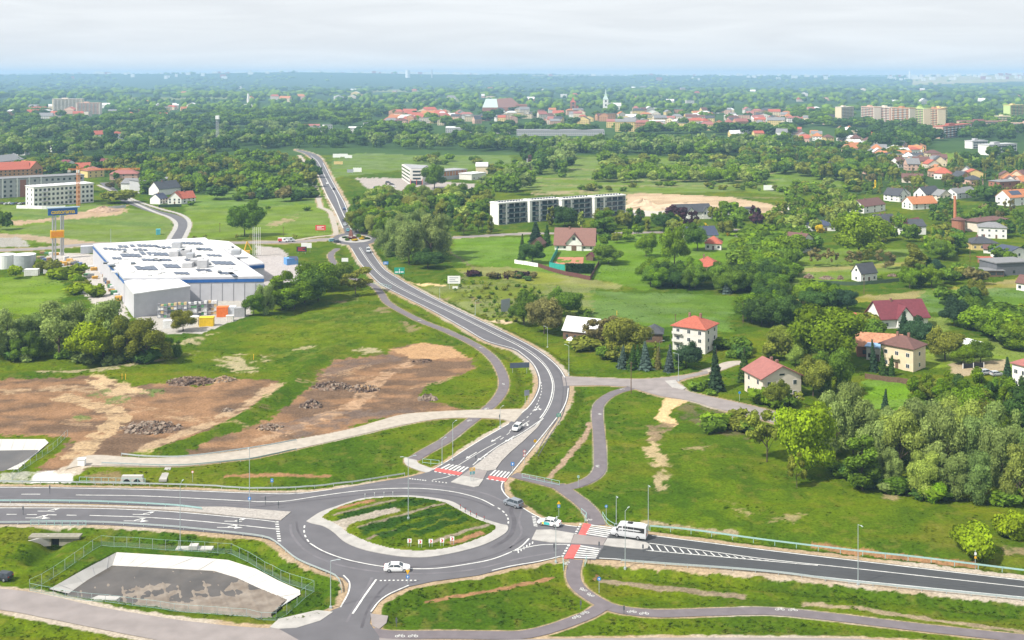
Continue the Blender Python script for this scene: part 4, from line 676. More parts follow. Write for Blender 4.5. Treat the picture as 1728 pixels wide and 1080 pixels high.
# --- hand-placed trees
for px, py, hp, wp, kd, tn, lb in [
    (1209, 660, 74, 40, 'conifer', 'spruce', 'tall dark spruce at the road fork beside the lane'), (1256, 646, 60, 34, 'conifer', 'dark', 'dark conifer beside the pink roofed house by the drive'),
    (1063, 600, 66, 66, 'round', 'olive', 'broad olive green tree left of the white house with red pyramid roof'), (1013, 586, 58, 52, 'airy', 'brown', 'thin reddish brown tree in front of the white roofed barn'),
    (918, 563, 62, 52, 'round', 'brown', 'russet leaved tree beside the road bend'), (884, 549, 56, 40, 'round', 'mid', 'dark green tree left of the russet tree by the road bend'), (952, 533, 46, 46, 'round', 'mid', 'green tree behind the russet tree by the road bend'), (936, 552, 48, 30, 'round', 'lush', 'green tree right of the russet tree by the road bend'),
    (1400, 618, 98, 92, 'round', 'lush', 'large bright green broadleaf tree above the houses'), (1412, 660, 82, 74, 'willow', 'mid', 'drooping green tree below the large bright green tree'), (1372, 668, 62, 50, 'round', 'olive', 'green tree to the right of the pink roofed house'), (1310, 684, 46, 34, 'round', 'olive', 'loose olive tree in front of the pink roofed house'), (1328, 596, 46, 50, 'round', 'olive', 'yellowish tree behind the pink roofed house'),
    (1475, 628, 54, 24, 'conifer', 'spruce', 'dark spruce at the left corner of the cream house'), (1491, 634, 48, 22, 'conifer', 'dark', 'second dark spruce in front of the cream house'), (1503, 634, 36, 20, 'conifer', 'dark', 'small spruce in front of the cream house'),
    (1524, 576, 52, 36, 'conifer', 'spruce', 'dark pine in front of the maroon roofed house'), (1548, 586, 52, 42, 'round', 'spruce', 'dark round pine right of the maroon roofed house'), (1430, 524, 34, 32, 'round', 'spruce', 'dark blue green pine in the meadow left of the maroon roof'), (1610, 550, 46, 36, 'round', 'spruce', 'dark pine on the lawn right of the maroon roofed house'), (1642, 548, 44, 46, 'round', 'mid', 'green tree right of the dark pine on the lawn'),
    (1493, 690, 36, 17, 'conifer', 'spruce', 'small dark spruce on the bright lawn below the cream house'), (1700, 652, 52, 28, 'conifer', 'spruce', 'dark spruce beside the white house at the right edge'), (1595, 607, 54, 54, 'round', 'olive', 'yellow green tree right of the cream house'), (1625, 616, 34, 28, 'round', 'lush', 'small green tree by the wooden fence'), (1655, 612, 36, 34, 'round', 'mid', 'small tree between fence and white greenhouse'),
    (1360, 803, 126, 86, 'round', 'lime', 'bright yellow green maple at the left end of the wood'), (1294, 778, 92, 60, 'airy', 'olive', 'pale loose tree left of the yellow green maple'), (1345, 824, 62, 34, 'airy', 'olive', 'slender sapling in front of the yellow green maple'), (1455, 828, 92, 50, 'tall', 'mid', 'narrow green tree in front of the willows'),
    (1645, 938, 64, 74, 'bush', 'lime', 'large yellow green shrub by the roadside'), (1712, 906, 52, 60, 'bush', 'lime', 'yellow green shrub near the right edge'),
    (1090, 433, 40, 34, 'round', 'lush', 'round lush tree alone on the meadow'), (1138, 448, 64, 44, 'round', 'lush', 'tall lush maple right of the round meadow tree'), (1177, 424, 48, 36, 'round', 'mid', 'green maple left of the red hipped roof'), (1027, 444, 32, 44, 'round', 'mid', 'wide rounded bush tree beside the tennis court'), (1020, 404, 50, 34, 'tall', 'mid', 'upright green tree right of the brown roofed villa'),
    (905, 412, 40, 34, 'conifer', 'spruce', 'dark pine left of the brown roofed villa'), (922, 414, 36, 26, 'conifer', 'dark', 'dark pine touching the brown roofed villa'), (880, 438, 44, 18, 'conifer', 'dark', 'slim spruce by the white fence'), (898, 444, 36, 34, 'round', 'dark', 'dark round pine by the white fence'),
    (1449, 434, 78, 78, 'round', 'lush', 'very large dome shaped chestnut among the houses'), (1380, 450, 30, 26, 'airy', 'brown', 'bare looking young tree left of the white cottage'), (1404, 450, 30, 22, 'airy', 'brown', 'brownish orchard tree left of the white cottage'), (1440, 448, 28, 24, 'airy', 'brown', 'brownish orchard tree behind the white cottage'), (1460, 444, 24, 28, 'airy', 'olive', 'olive orchard tree behind the white cottage'), (1494, 452, 32, 30, 'airy', 'brown', 'lone brown green tree right of the white cottage'), (1541, 470, 60, 36, 'tall', 'olive', 'pale tall birch right of the white cottage'), (1535, 486, 34, 30, 'round', 'lush', 'lush tree in front of the pale birch'), (1572, 486, 38, 32, 'round', 'lush', 'lush tree right of the pale birch'), (1555, 484, 40, 22, 'tall', 'mid', 'upright tree between two lush trees'), (1578, 470, 36, 30, 'round', 'spruce', 'dark tree behind the lush trees'),
    (1383, 393, 14, 14, 'bush', 'yellow', 'bright yellow shrub before the navy roof'), (1477, 318, 14, 9, 'conifer', 'yellow', 'golden conifer beside the house row'), (1228, 398, 14, 9, 'bush', 'yellow', 'yellow flowering shrub beside the side lane'), (1188, 384, 9, 12, 'bush', 'yellow', 'yellow shrub near the navy roof'), (1226, 495, 22, 20, 'conifer', 'blue', 'pale blue spruce at the edge of the hedge belt'),
    (413, 398, 62, 46, 'round', 'mid', 'tall isolated tree on the meadow behind the warehouse'), (366, 336, 24, 34, 'round', 'dark', 'dark rounded tree by the red gabled house'), (200, 342, 26, 46, 'round', 'olive', 'olive tree at the bend of the estate road'), (733, 318, 42, 36, 'round', 'mid', 'large green tree in front of the white office block'),
    (5, 388, 30, 24, 'round', 'mid', 'round green tree at the left edge of the picture'), (28, 470, 26, 22, 'round', 'lime', 'light green tree by the white container'), (309, 560, 36, 36, 'round', 'olive', 'olive tree beside the warehouse yard'), (600, 495, 46, 52, 'airy', 'olive', 'thin grey green tree between path and road bend'), (560, 488, 48, 60, 'round', 'mid', 'full green tree at the end of the hedge by the path'), (537, 508, 66, 62, 'round', 'lush', 'large dark green oak before the car park'), (514, 512, 58, 50, 'round', 'mid', 'large oak left of the biggest oak'), (476, 522, 68, 46, 'tall', 'lush', 'bright upright tree before the warehouse corner'), (447, 530, 58, 44, 'willow', 'silver', 'greyish willow before the warehouse front'), (428, 532, 40, 30, 'round', 'mid', 'green tree at the corner of the warehouse'), (497, 520, 46, 50, 'round', 'lush', 'dense green tree before the car park')]:
    tree(px, py, hp, wp, kd, tn, lb, 'shrub' if kd == 'bush' else 'tree')
for i, (px, py, hp, wp) in enumerate([(654, 430, 66, 56), (690, 445, 80, 62), (728, 440, 88, 70), (706, 415, 62, 60), (672, 412, 54, 50), (748, 430, 70, 44), (722, 453, 32, 46)]): tree(px, py, hp, wp, 'willow' if i < 6 else 'round', 'silver' if i < 6 else 'dark', 'grey green willow in the big clump right of the bend' if i < 6 else 'dark shrub at the foot of the big willow clump', 'tree', 'willows in the clump by the road' if i < 6 else None)
for i, (px, py, hp, wp, tn) in enumerate([(12, 604, 92, 80, 'silver'), (60, 600, 78, 66, 'silver'), (100, 606, 108, 92, 'silver'), (148, 612, 80, 64, 'lime'), (175, 606, 110, 90, 'silver'), (215, 610, 84, 74, 'olive'), (248, 612, 78, 78, 'olive'), (288, 602, 36, 40, 'mid'), (40, 608, 50, 60, 'mid'), (-30, 606, 88, 70, 'silver')]): tree(px, py, hp, wp, 'willow' if tn != 'lime' else 'round', tn, 'willow in the clump below the meadow' if tn in ('silver', 'olive') else ('bright green tree among the grey willows' if tn == 'lime' else 'small dark tree at the edge of the willow clump'), 'tree', 'grey willows in the left clump' if tn in ('silver', 'olive') else None)
for i, (px, py, hp, wp) in enumerate([(1410, 770, 118, 78), (1440, 765, 126, 80), (1482, 790, 112, 74), (1520, 800, 120, 76), (1560, 790, 128, 80), (1590, 815, 138, 78), (1622, 795, 134, 78), (1655, 815, 130, 76), (1690, 830, 128, 74), (1720, 850, 112, 70), (1500, 825, 72, 56), (1560, 838, 84, 60), (1610, 842, 92, 60), (1650, 848, 90, 60), (1760, 850, 140, 90), (1530, 770, 104, 66), (1690, 790, 118, 66), (1800, 840, 130, 84), (1580, 770, 96, 64)]): tree(px, py, hp, wp, 'willow', random.choice(['silver', 'silver', 'pale']), 'silvery willow in the wood above the road', 'tree', 'silvery willows in the wood')
for c in CL:
    big = c[1] >= 34 and c[2][1] > 8
    cluster(c[0], int(c[1] * (1.9 if big else 1)), *c[2:], spacing=.36 if big else .5)
for i, (px, py, hp, wp, kd, tn) in enumerate([(1049, 620, 40, 22, 'conifer', 'blue'), (1066, 622, 44, 26, 'conifer', 'dark'), (1090, 623, 48, 30, 'conifer', 'blue'), (1106, 606, 30, 14, 'conifer', 'olive'), (1110, 622, 40, 18, 'conifer', 'brown'), (1129, 626, 48, 28, 'conifer', 'blue'), (1158, 620, 44, 40, 'round', 'spruce'), (1078, 615, 34, 24, 'conifer', 'dark'), (1145, 616, 30, 22, 'conifer', 'dark')]):
    tree(px, py, hp, wp, kd, tn, 'blue grey spruce in the row before the white house' if tn == 'blue' else 'dark conifer in the row before the white house', 'tree', 'spruces before the white house')
for r_ in range(9):     # plantation rows beside the main road
    for c_ in range(11):
        px, py = 752 + c_ * 15 + r_ * 9 + rnd(-2, 2), 477 + r_ * 8 + c_ * .9 + rnd(-.6, .6)
        if px > 925 or rnd(0, 1) < .1: continue
        hh = rnd(1.3, 2.2); x, y = G(px, py); TREES.append([hh * K(py), x, y, hh, hh * rnd(.9, 1.3), random.choice(['bush', 'airy']), random.choice(['lush', 'olive', 'mid', 'pale']), 'young sapling in the plantation rows', 'tree', 'saplings in the plantation rows', px])
# --- far woods as one mass: rows of crowns to the horizon
CLEAR = [[(700, 186), (1010, 188), (1330, 186), (1330, 222), (1000, 226), (640, 222), (620, 205)], [(500, 150), (760, 148), (760, 134), (500, 136)], [(1420, 205), (1600, 212), (1600, 190), (1420, 190)], [(70, 205), (180, 205), (180, 170), (70, 170)], [(1540, 146), (1728, 146), (1728, 138), (1540, 138)]]
mass = []
for i in range(13000):
    py = 134 + (262 - 134) * rnd(0, 1) ** 1.7; px = rnd(-250, 1980)
    if 215 < py and (px > 1330 or px < 620 or py > 228): continue
    if any(inpoly(np.array([px]), np.array([py]), np.array(c))[0] for c in CLEAR) and rnd(0, 1) > .09: continue
    dens = float(fbm(px * .02, py * .25, 77, 3)); 
    if dens < .38 and py > 138: continue
    x, y = G(px, py); hh = rnd(11, 19) * (1 if py > 170 else 1.25)
    mass.append((x, y, hh, hh * rnd(.9, 1.5) * (1 if py > 165 else 1.8), 'blob' if py < 190 else 'round', random.choice(['mid', 'dark', 'dark', 'mid', 'lush'])))
TREES.sort(key=lambda t: -t[0]); IND, REST = TREES[:300], TREES[300:]
for t in REST: mass.append((t[1], t[2], t[3], t[4], t[5], t[6]))
lv, lt3 = ico()
import bmesh as _b
_bm = _b.new(); _b.ops.create_icosphere(_bm, subdivisions=1, radius=1); bv, bt = np.array([v.co for v in _bm.verts]), np.array([[v.index for v in f.verts] for f in _bm.faces]); _bm.free()
def massmesh(name, items):
    VV, QQ, TT, TN, TI = [], [], [], [], []; off = 0
    for (x, y, h, wd, kd, tn) in items:
        a = rnd(0, 6.28); c, s = math.cos(a), math.sin(a); col = np.array(T[tn]) * rnd(1.0, 1.45); z = gz(x, y)
        if kd == 'blob':
            v = bv * (1 + .25 * RNG.normal(size=(len(bv), 1))) * np.array([wd / 2, wd / 2, h * .5]) + np.array([0, 0, h * .5]); q, f = E4, bt; tone = .8 + .4 * RNG.random(len(v))
        else:
            sx = wd / {'round': .8, 'willow': .95, 'tall': .42, 'bush': 1.1, 'airy': .8, 'conifer': .54}[kd]; Q, Fq, tq, cv, cf, ct = random.choice(LOW[kd]); sc = np.array([sx * rnd(.82, 1.2), sx * rnd(.82, 1.2), h * rnd(.85, 1.12)])
            if cv is None: v, q, f, tone = Q * sc, Fq, E3, tq
            else: v = np.concatenate([Q, cv]) * sc; q = Fq; f = cf + len(Q); tone = np.concatenate([tq, ct])
        v = np.stack([v[:, 0] * c - v[:, 1] * s + x, v[:, 0] * s + v[:, 1] * c + y, v[:, 2] + z], 1)
        VV.append(v); QQ.append(q + off); TT.append(f + off); TN.append(tone); TI.append(np.tile(col, (len(v), 1))); off += len(v)
    me = rawmesh(name, np.concatenate(VV), np.concatenate(QQ), np.concatenate(TT), np.concatenate(TN), [LEAF2], np.concatenate(TI)); return link(name, me)
mw = massmesh('far_woodland', mass); mw['kind'] = 'stuff'
# --- individual trees: an Empty with trunk and crown
BK = {}
for t in IND: BK.setdefault((t[7], t[9]), []).append(t)
for (lb, gr), L_ in BK.items():
    L_.sort(key=lambda t: t[10]); n = len(L_)
    for i, (hp, x, y, h, wd, kd, tn, lb_, cat, gr_, px) in enumerate(L_):
        nm = {'conifer': 'conifer_tree', 'bush': 'shrub', 'willow': 'willow_tree', 'tall': 'birch_tree'}.get(kd, 'broadleaf_tree'); cm, tm = random.choice(PROTO[kd])
        o = ordn(i, n) if n <= 20 else ''
        lab_ = (o + ' ' + lb).strip() if n > 1 else lb
        r = empty(nm, (x, y, gz(x, y) - .05), rnd(0, 6.28), lab_, 'shrub' if kd == 'bush' else cat, gr if n > 1 or gr else None)
        sx = wd / {'round': .8, 'willow': .95, 'tall': .42, 'bush': 1.1, 'airy': .8, 'conifer': .54}[kd]
        c = link('crown', cm, r, scale=(sx * rnd(.86, 1.16), sx * rnd(.86, 1.16), h)); c.rotation_euler = (rnd(-.07, .07), rnd(-.07, .07), 0); br = rnd(1.0, 1.4); col = [v * br * rnd(.94, 1.07) for v in T[tn]]; c.color = (*col, 1)
        link('trunk', tm, r, scale=(sx * .8, sx * .8, h))
# --- tall weeds and tufts on the banks, as one stuff object
VV, QQ, TN, TI = [], [], [], []; off = 0
cand = np.where((fpy > 430) & (fpy < 1120) & (fpx > -60) & (fpx < 1790) & ((hard > 1.5) | (isl_in & (isl_d > .5))) & ~bas)[0]
gcol = C[cand]; isg = gcol[:, 1] > gcol[:, 0] * 1.15; cand = cand[isg]
dn = fbm(fX[cand] * .12, fY[cand] * .12, 33); pr = np.clip((dn - .42) * 3, .04, 1) + .5 * isl_in[cand] + np.clip(ditch[cand] * .8, 0, .8) + np.clip((hard[cand] < 7) * .25, 0, 1); pr *= np.clip(YW.ravel()[cand] / 160, .3, 3) ** 2 ; pr /= pr.sum()
for i in RNG.choice(cand, 16000, p=pr, replace=False):
    x, y = fX[i] + rnd(-.2, .2), fY[i] + rnd(-.2, .2); z = Z[i]; s = rnd(.1, .3) * (1.5 if fbm(x * .1, y * .1, 34) > .55 else 1); q = []
    for j in range(4):
        a = rnd(0, 6.28); dx, dy = math.cos(a) * s, math.sin(a) * s; lx, ly = rnd(-.25, .25), rnd(-.25, .25); hh = s * rnd(.2, .5); ox, oy = rnd(-s, s), rnd(-s, s)
        q += [(x + ox - dx, y + oy - dy, z - .03), (x + ox + dx, y + oy + dy, z - .03), (x + ox + dx * .6 + lx * s, y + oy + dy * .6 + ly * s, z + hh), (x + ox - dx * .6 + lx * s, y + oy - dy * .6 + ly * s, z + hh)]
    VV.append(q); QQ.append(np.arange(16).reshape(4, 4) + off); off += 16; TN.append(np.full(16, rnd(.85, 1.2))); c = np.array(C[i]) * (np.array([1.05, 1.2, 1.1]) if rnd(0, 1) < .6 else np.array([1.35, 1.25, 1])); TI.append(np.tile(c, (16, 1)))
mg = link('grass_tufts', rawmesh('grass_tufts', np.array(VV).reshape(-1, 3), np.concatenate(QQ), E3, np.concatenate(TN), [LEAF2], np.concatenate(TI))); mg['kind'] = 'stuff'
# ------------------------------------------------------------------ buildings
def cm(name, c, rough=.85, var=.08, scale=.8, **k): return mat(name, c, rough, var, scale, **k)
W = {'white': cm('render_white', (.70, .69, .66)), 'cream': cm('render_cream', (.62, .52, .36)), 'beige': cm('render_beige', (.62, .55, .46)), 'yellow': cm('render_yellow', (.62, .48, .2)), 'grey': cm('render_grey', (.4, .4, .41)), 'brick': cm('brickwork', (.3, .13, .08), var=.2, scale=2), 'wood': cm('timber', (.14, .085, .055), var=.25, scale=2), 'pink': cm('render_pink', (.55, .36, .28)), 'dgrey': cm('cladding_dark', (.13, .135, .15)), 'offwhite': cm('render_offwhite', (.6, .58, .54)), 'green': cm('render_green', (.45, .55, .22)), 'orange': cm('render_orange', (.45, .24, .13))}
RF = {'red': cm('roof_red', (.35, .095, .06), .75, .2, 1.6), 'maroon': cm('roof_maroon', (.15, .035, .045), .6, .15, 1.2), 'brown': cm('roof_brown', (.13, .065, .055), .7, .15, 1.2), 'pink': cm('roof_faded', (.28, .11, .095), .7, .12, 1), 'dark': cm('roof_slate', (.055, .058, .066), .6, .18, 1), 'grey': cm('roof_grey', (.19, .19, .195), .75, .15, 1), 'orange': cm('roof_orange', (.40, .16, .07), .75, .2, 1.6), 'tile': cm('roof_old_tiles', (.4, .19, .11), .85, .3, 1.3), 'villa': cm('roof_plum', (.2, .105, .085), .75, .12, 1.4), 'navy': cm('roof_navy', (.05, .06, .1), .55, .15, 1), 'white': cm('roof_white', (.6, .6, .6), .6, .16, .35), 'teal': cm('roof_verdigris', (.42, .52, .48), .7, .12, 1), 'blue': cm('roof_blue', (.2, .36, .55), .6, .1, 1), 'flat': cm('roof_felt', (.3, .3, .31), .85, .15, .4)}
m_glass = mat('window_glass', (.035, .045, .055), .12, .3, .8, spec=.6); m_frame = mat('window_frame', (.7, .7, .7), .5, .05, 2); m_dark = mat('dark_opening', (.02, .02, .022), .8, .1, 1); m_metal = mat('steel', (.45, .46, .48), .45, .1, 2, metal=.5); m_chim = mat('chimney_brick', (.22, .12, .09), .9, .2, 3)
m_solar = mat('solar_panel', (.03, .045, .085), .25, .2, 1.5, spec=.6)
_wf = MB().box(-.5, -.05, 0, .5, .02, 1).mesh('window', m_frame); _wp = MB().box(-.42, -.07, .07, -.03, -.04, .93).box(.03, -.07, .07, .42, -.04, .93).mesh('pane', m_glass)
_ws = MB().box(-.5, -.05, 0, .5, .02, 1, 0).mesh('window', m_glass)
def window(parent, x, y, z, wd, h, rz, detail=2):
    o = link('window', _wf if detail > 1 else _ws, parent, (x, y, z), rz, (wd, 1, h))
    if detail > 1: link('pane', _wp, o)
    return o
def roofmesh(kind, Wd, D, hw, rise, ov, t=.22):
    mb = MB()
    if kind == 'hip':
        x0, x1, y0, y1 = -ov, Wd + ov, -ov, D + ov; ri = min(Wd, D) / 2 + ov
        if Wd >= D: r0, r1 = (x0 + ri, D / 2), (x1 - ri, D / 2)
        else: r0, r1 = (Wd / 2, y0 + ri), (Wd / 2, y1 - ri)
        z0, z1 = hw - .05, hw + rise; vs = [(x0, y0, z0), (x1, y0, z0), (x1, y1, z0), (x0, y1, z0), (x0, y0, z0 + t), (x1, y0, z0 + t), (x1, y1, z0 + t), (x0, y1, z0 + t), (*r0, z1), (*r1, z1)]
        fs = [(0, 3, 2, 1), (0, 1, 5, 4), (1, 2, 6, 5), (2, 3, 7, 6), (3, 0, 4, 7)] + ([(4, 5, 9, 8), (5, 6, 9), (6, 7, 8, 9), (7, 4, 8)] if Wd >= D else [(4, 5, 8), (5, 6, 9, 8), (6, 7, 9), (7, 4, 8, 9)])
        mb.add(vs, fs)
    elif kind in ('gx', 'gy'):
        L_, S = (Wd, D) if kind == 'gx' else (D, Wd); k = rise / (S / 2); e = ov * k
        P = [(-ov, hw - e), (S / 2, hw + rise), (S + ov, hw - e), (S + ov, hw - e + t), (S / 2, hw + rise + t * 1.1), (-ov, hw - e + t)]
        def pt(s, l, z): return (l, s, z) if kind == 'gx' else (s, l, z)
        vs = [pt(s, -ov * .7, z) for s, z in P] + [pt(s, L_ + ov * .7, z) for s, z in P]
        mb.add(vs, [(0, 1, 7, 6), (1, 2, 8, 7), (2, 3, 9, 8), (3, 4, 10, 9), (4, 5, 11, 10), (5, 0, 6, 11), (5, 4, 1, 0), (4, 3, 2, 1), (6, 7, 10, 11), (7, 8, 9, 10)])
    else:
        mb.box(-ov, -ov, hw, Wd + ov, D + ov, hw + max(rise, .3))
    return mb
def wallmesh(kind, Wd, D, hw, rise, mi=0):
    mb = MB(); z0 = -.8
    if kind == 'gx': mb.loft([[(x, 0, z0), (x, 0, hw), (x, D / 2, hw + rise - .03), (x, D, hw), (x, D, z0)] for x in (0, Wd)], mi)
    elif kind == 'gy': mb.loft([[(0, y, z0), (0, y, hw), (Wd / 2, y, hw + rise - .03), (Wd, y, hw), (Wd, y, z0)] for y in (0, D)], mi)
    else: mb.box(0, 0, z0, Wd, D, hw - .05 if kind == 'hip' else hw, mi)
    return mb
def house(A, B, D, hw, rise, kind, wall, roof, label, name='house', cat='house', ov=.5, floors=2, nf=3, ns=2, chim=1, detail=2, group=None, ww=1.2, wh=1.3, left=False, door=True, base=.9):
    ax, ay = G(*A); bx, by = G(*B); rz = math.atan2(by - ay, bx - ax); Wd = math.hypot(bx - ax, by - ay); z = min(gz(ax, ay), gz(bx, by))
    r = empty(name, (ax, ay, z), rz, label, cat, group)
    wallmesh(kind, Wd, D, hw, rise).build('walls', W[wall], r); rf = roofmesh(kind, Wd, D, hw, rise, ov).build('roof', RF[roof], r)
    for i in range(chim):
        cx, cy_ = (Wd * (.35 + .3 * i), D * .5 + (.6 if i else -.4)) if kind != 'gy' else (Wd * .5 + .5, D * (.35 + .3 * i)); MB().box(cx - .35, cy_ - .3, hw + rise * .5, cx + .35, cy_ + .3, hw + rise + .9).build('chimney', m_chim, rf)
    fh = (hw - .3) / floors if floors else 0
    for f in range(floors):
        zz = base + f * fh
        for i in range(nf):
            if door and f == 0 and i == nf // 2:
                MB().box(-.5, -.06, 0, .5, .02, 2.1).build('door', W['wood'], r, ((i + .5) * Wd / nf, 0, 0)); continue
            window(r, (i + .5) * Wd / nf, 0, zz, ww, min(wh, fh * .7), 0, detail)
        for i in range(ns):
            window(r, Wd, (i + .5) * D / ns, zz, ww, min(wh, fh * .7), R(90), detail)
            if left: window(r, 0, (i + .5) * D / ns, zz, ww, min(wh, fh * .7), R(-90), detail)
    return r, Wd, D
# near right
h1, w1, d1 = house((1135, 590), (1190, 598), 10.5, 8.0, 3.0, 'hip', 'offwhite', 'red', 'white three storey house with red pyramid roof by the main road', floors=3, nf=3, ns=2, chim=2, ov=.6)
MB().box(.2, -1.1, 3.0, 3.4, 0, 3.15).box(.2, -1.15, 3.15, 3.4, -1.08, 3.95).box(.2, -1.1, 5.6, 3.4, 0, 5.75).box(.2, -1.15, 5.75, 3.4, -1.08, 6.5).build('balcony', W['offwhite'], h1)
h2, *_ = house((950, 572), (1005, 578), 9, 3.4, 3.6, 'gx', 'wood', 'white', 'old timber barn with patched white sheet roof near the road bend', 'barn', 'barn', floors=1, nf=4, ns=0, chim=0, detail=1, ww=.9, wh=.9)
house((1090, 576), (1118, 577), 7, 3, 2.6, 'hip', 'wood', 'dark', 'small shed with dark pyramid roof behind the garden trees', 'shed', 'shed', floors=1, nf=2, ns=1, chim=0, detail=1)
h5, w5, d5 = house((1287, 677), (1352, 671), 10.5, 6.4, 2.9, 'gy', 'beige', 'pink', 'beige gabled house with faded pink roof beside the lane', floors=2, nf=3, ns=2, chim=2, ov=.8, left=True)
window(h5, w5 / 2, 0, 6.7, 1.6, .5, 0, 1)
h6, w6, d6 = house((1486, 616), (1541, 627), 8.5, 7.0, 2.8, 'hip', 'cream', 'brown', 'cream two storey house with brown hipped roof', floors=2, nf=3, ns=1, chim=2, ov=.6)
MB().box(2.6, -1.2, 3.2, 6.2, 0, 3.35).box(2.6, -1.25, 3.35, 6.2, -1.18, 4.2).build('balcony', W['cream'], h6)
house((1446, 601), (1524, 606), 9, 3.6, 3.2, 'gx', 'brick', 'tile', 'long barn with weathered orange tile roof behind the cream house', 'barn', 'barn', floors=1, nf=3, ns=1, chim=0, detail=1)
house((1462, 607), (1487, 610), 5, 4.2, .3, 'flat', 'offwhite', 'blue', 'low annex with pale blue roof beside the cream house', 'shed', 'shed', floors=1, nf=2, ns=0, chim=0, detail=1)
h8, w8, d8 = house((1487, 556), (1566, 552), 10, 4.2, 4.8, 'gx', 'white', 'maroon', 'house with long dark maroon roof and gabled porch', floors=1, nf=4, ns=1, chim=1, ov=.9)
xm = w8 * .48; MB().loft([[(xm - 3, y, 0), (xm - 3, y, 4.0), (xm, y, 7.6), (xm + 3, y, 4.0), (xm + 3, y, 0)] for y in (-1.2, 3)]).build('porch', W['white'], h8)
rr = roofmesh('gy', 6, 5.5, 4, 3.7, .5); rr.build('porch_roof', RF['maroon'], h8, (xm - 3, -1.3, .05))
house((1437, 546), (1460, 548), 4, 2.4, 1.2, 'gx', 'wood', 'red', 'small red roofed garden pavilion left of the maroon roofed house', 'shed', 'shed', floors=0, nf=0, ns=0, chim=0)
house((1708, 654), (1760, 668), 10, 7, 3, 'hip', 'white', 'pink', 'white house with brown roof cut by the right edge', floors=2, nf=4, ns=1, chim=0, left=True)
house((1715, 489), (1750, 494), 8, 3.4, 2.6, 'gx', 'white', 'brown', 'small white cottage with brown roof at the right edge', floors=1, nf=3, ns=0, chim=1, detail=1)
h12, *_ = house((1453, 476), (1480, 473), 5.8, 4.0, 3.6, 'gx', 'white', 'dark', 'small white cottage with steep dark roof on the orchard lawn', 'cottage', floors=1, nf=3, ns=1, chim=0, left=True, ov=.4)
window(h12, 0, 2.9, 4.6, 1, 1, R(-90), 1)
house((1350, 428), (1377, 421), 11, 5, 4.2, 'gy', 'white', 'brown', 'white house with steep brown roof at the thicket edge', floors=2, nf=2, ns=2, chim=1)
house((1368, 390), (1410, 390), 11, 3, 2.8, 'hip', 'white', 'navy', 'bungalow with navy blue hipped roof behind the yellow shrub', floors=1, nf=4, ns=2, chim=1, detail=1)
house((1481, 390), (1513, 389), 10, 5.5, 3.6, 'gx', 'white', 'dark', 'white house with dark roof left of the maroon roofed cottage', floors=2, nf=3, ns=1, chim=2, detail=2)
house((1514, 391), (1528, 396), 12, 5, 3, 'gy', 'white', 'dark', 'white gabled house with dark roof in the village centre', floors=2, nf=2, ns=1, chim=0, detail=1)
house((1530, 397), (1560, 391), 8, 4.5, 3.4, 'gx', 'white', 'maroon', 'cottage with wine red roof right of the dark roofed houses', floors=1, nf=3, ns=1, chim=1, detail=1)
house((1650, 392), (1700, 386), 11, 6, 1.6, 'hip', 'beige', 'brown', 'long beige house with low brown roof behind the grey roofed house', floors=2, nf=4, ns=1, chim=1, detail=2, ov=1)
house((1652, 401), (1699, 403), 10, 6, 2.6, 'hip', 'white', 'grey', 'white house with grey hipped roof behind the yellow house', floors=2, nf=4, ns=2, chim=0, detail=2)
house((1640, 422), (1685, 422), 11, 3.4, 3, 'hip', 'yellow', 'dark', 'yellow bungalow with dark hipped roof', floors=1, nf=4, ns=2, chim=2, detail=2)
house((1660, 427), (1679, 428), 5, 2.4, 1.6, 'gx', 'white', 'brown', 'small white garage in front of the yellow bungalow', 'garage', 'garage', floors=1, nf=1, ns=0, chim=0, detail=1, door=False)
house((1682, 466), (1740, 463), 12, 5.6, .5, 'flat', 'dgrey', 'grey', 'dark grey flat roofed workshop at the right edge', 'workshop', 'building', floors=1, nf=3, ns=0, chim=0, detail=1, door=False)
house((1655, 467), (1694, 467), 7, 2.8, .3, 'flat', 'wood', 'grey', 'low open shed with grey roof in front of the workshop', 'shed', 'shed', floors=1, nf=3, ns=0, chim=0, detail=1, door=False, ww=3)
house((1657, 446), (1678, 446), 5, 2.6, .3, 'flat', 'brick', 'red', 'small dark red shed left of the grey workshop', 'shed', 'shed', floors=0, nf=0, ns=0, chim=0)
house((1700, 445), (1740, 441), 10, 5, 2.5, 'gy', 'white', 'navy', 'white house with blue trimmed roof at the right edge', floors=2, nf=3, ns=0, chim=0, detail=1)
_x, _y, _z = gp(1617, 392); t = empty('brick_tower', (_x, _y, _z), 0, 'round old brick tower with tall slim chimney among trees', 'tower')
MB().tube((0, 0, -.5), (0, 0, 7.5), 3.6, 3.6, 16).build('tower_body', W['brick'], t); MB().tube((0, 0, 7.5), (0, 0, 9.0), 4.2, .6, 16).build('tower_roof', RF['brown'], t); MB().tube((-1.5, 1, 8), (-1.5, 1, 21), .9, .7, 10).build('chimney', mat('orange_brick', (.42, .17, .09), .9, .15, 2), t)
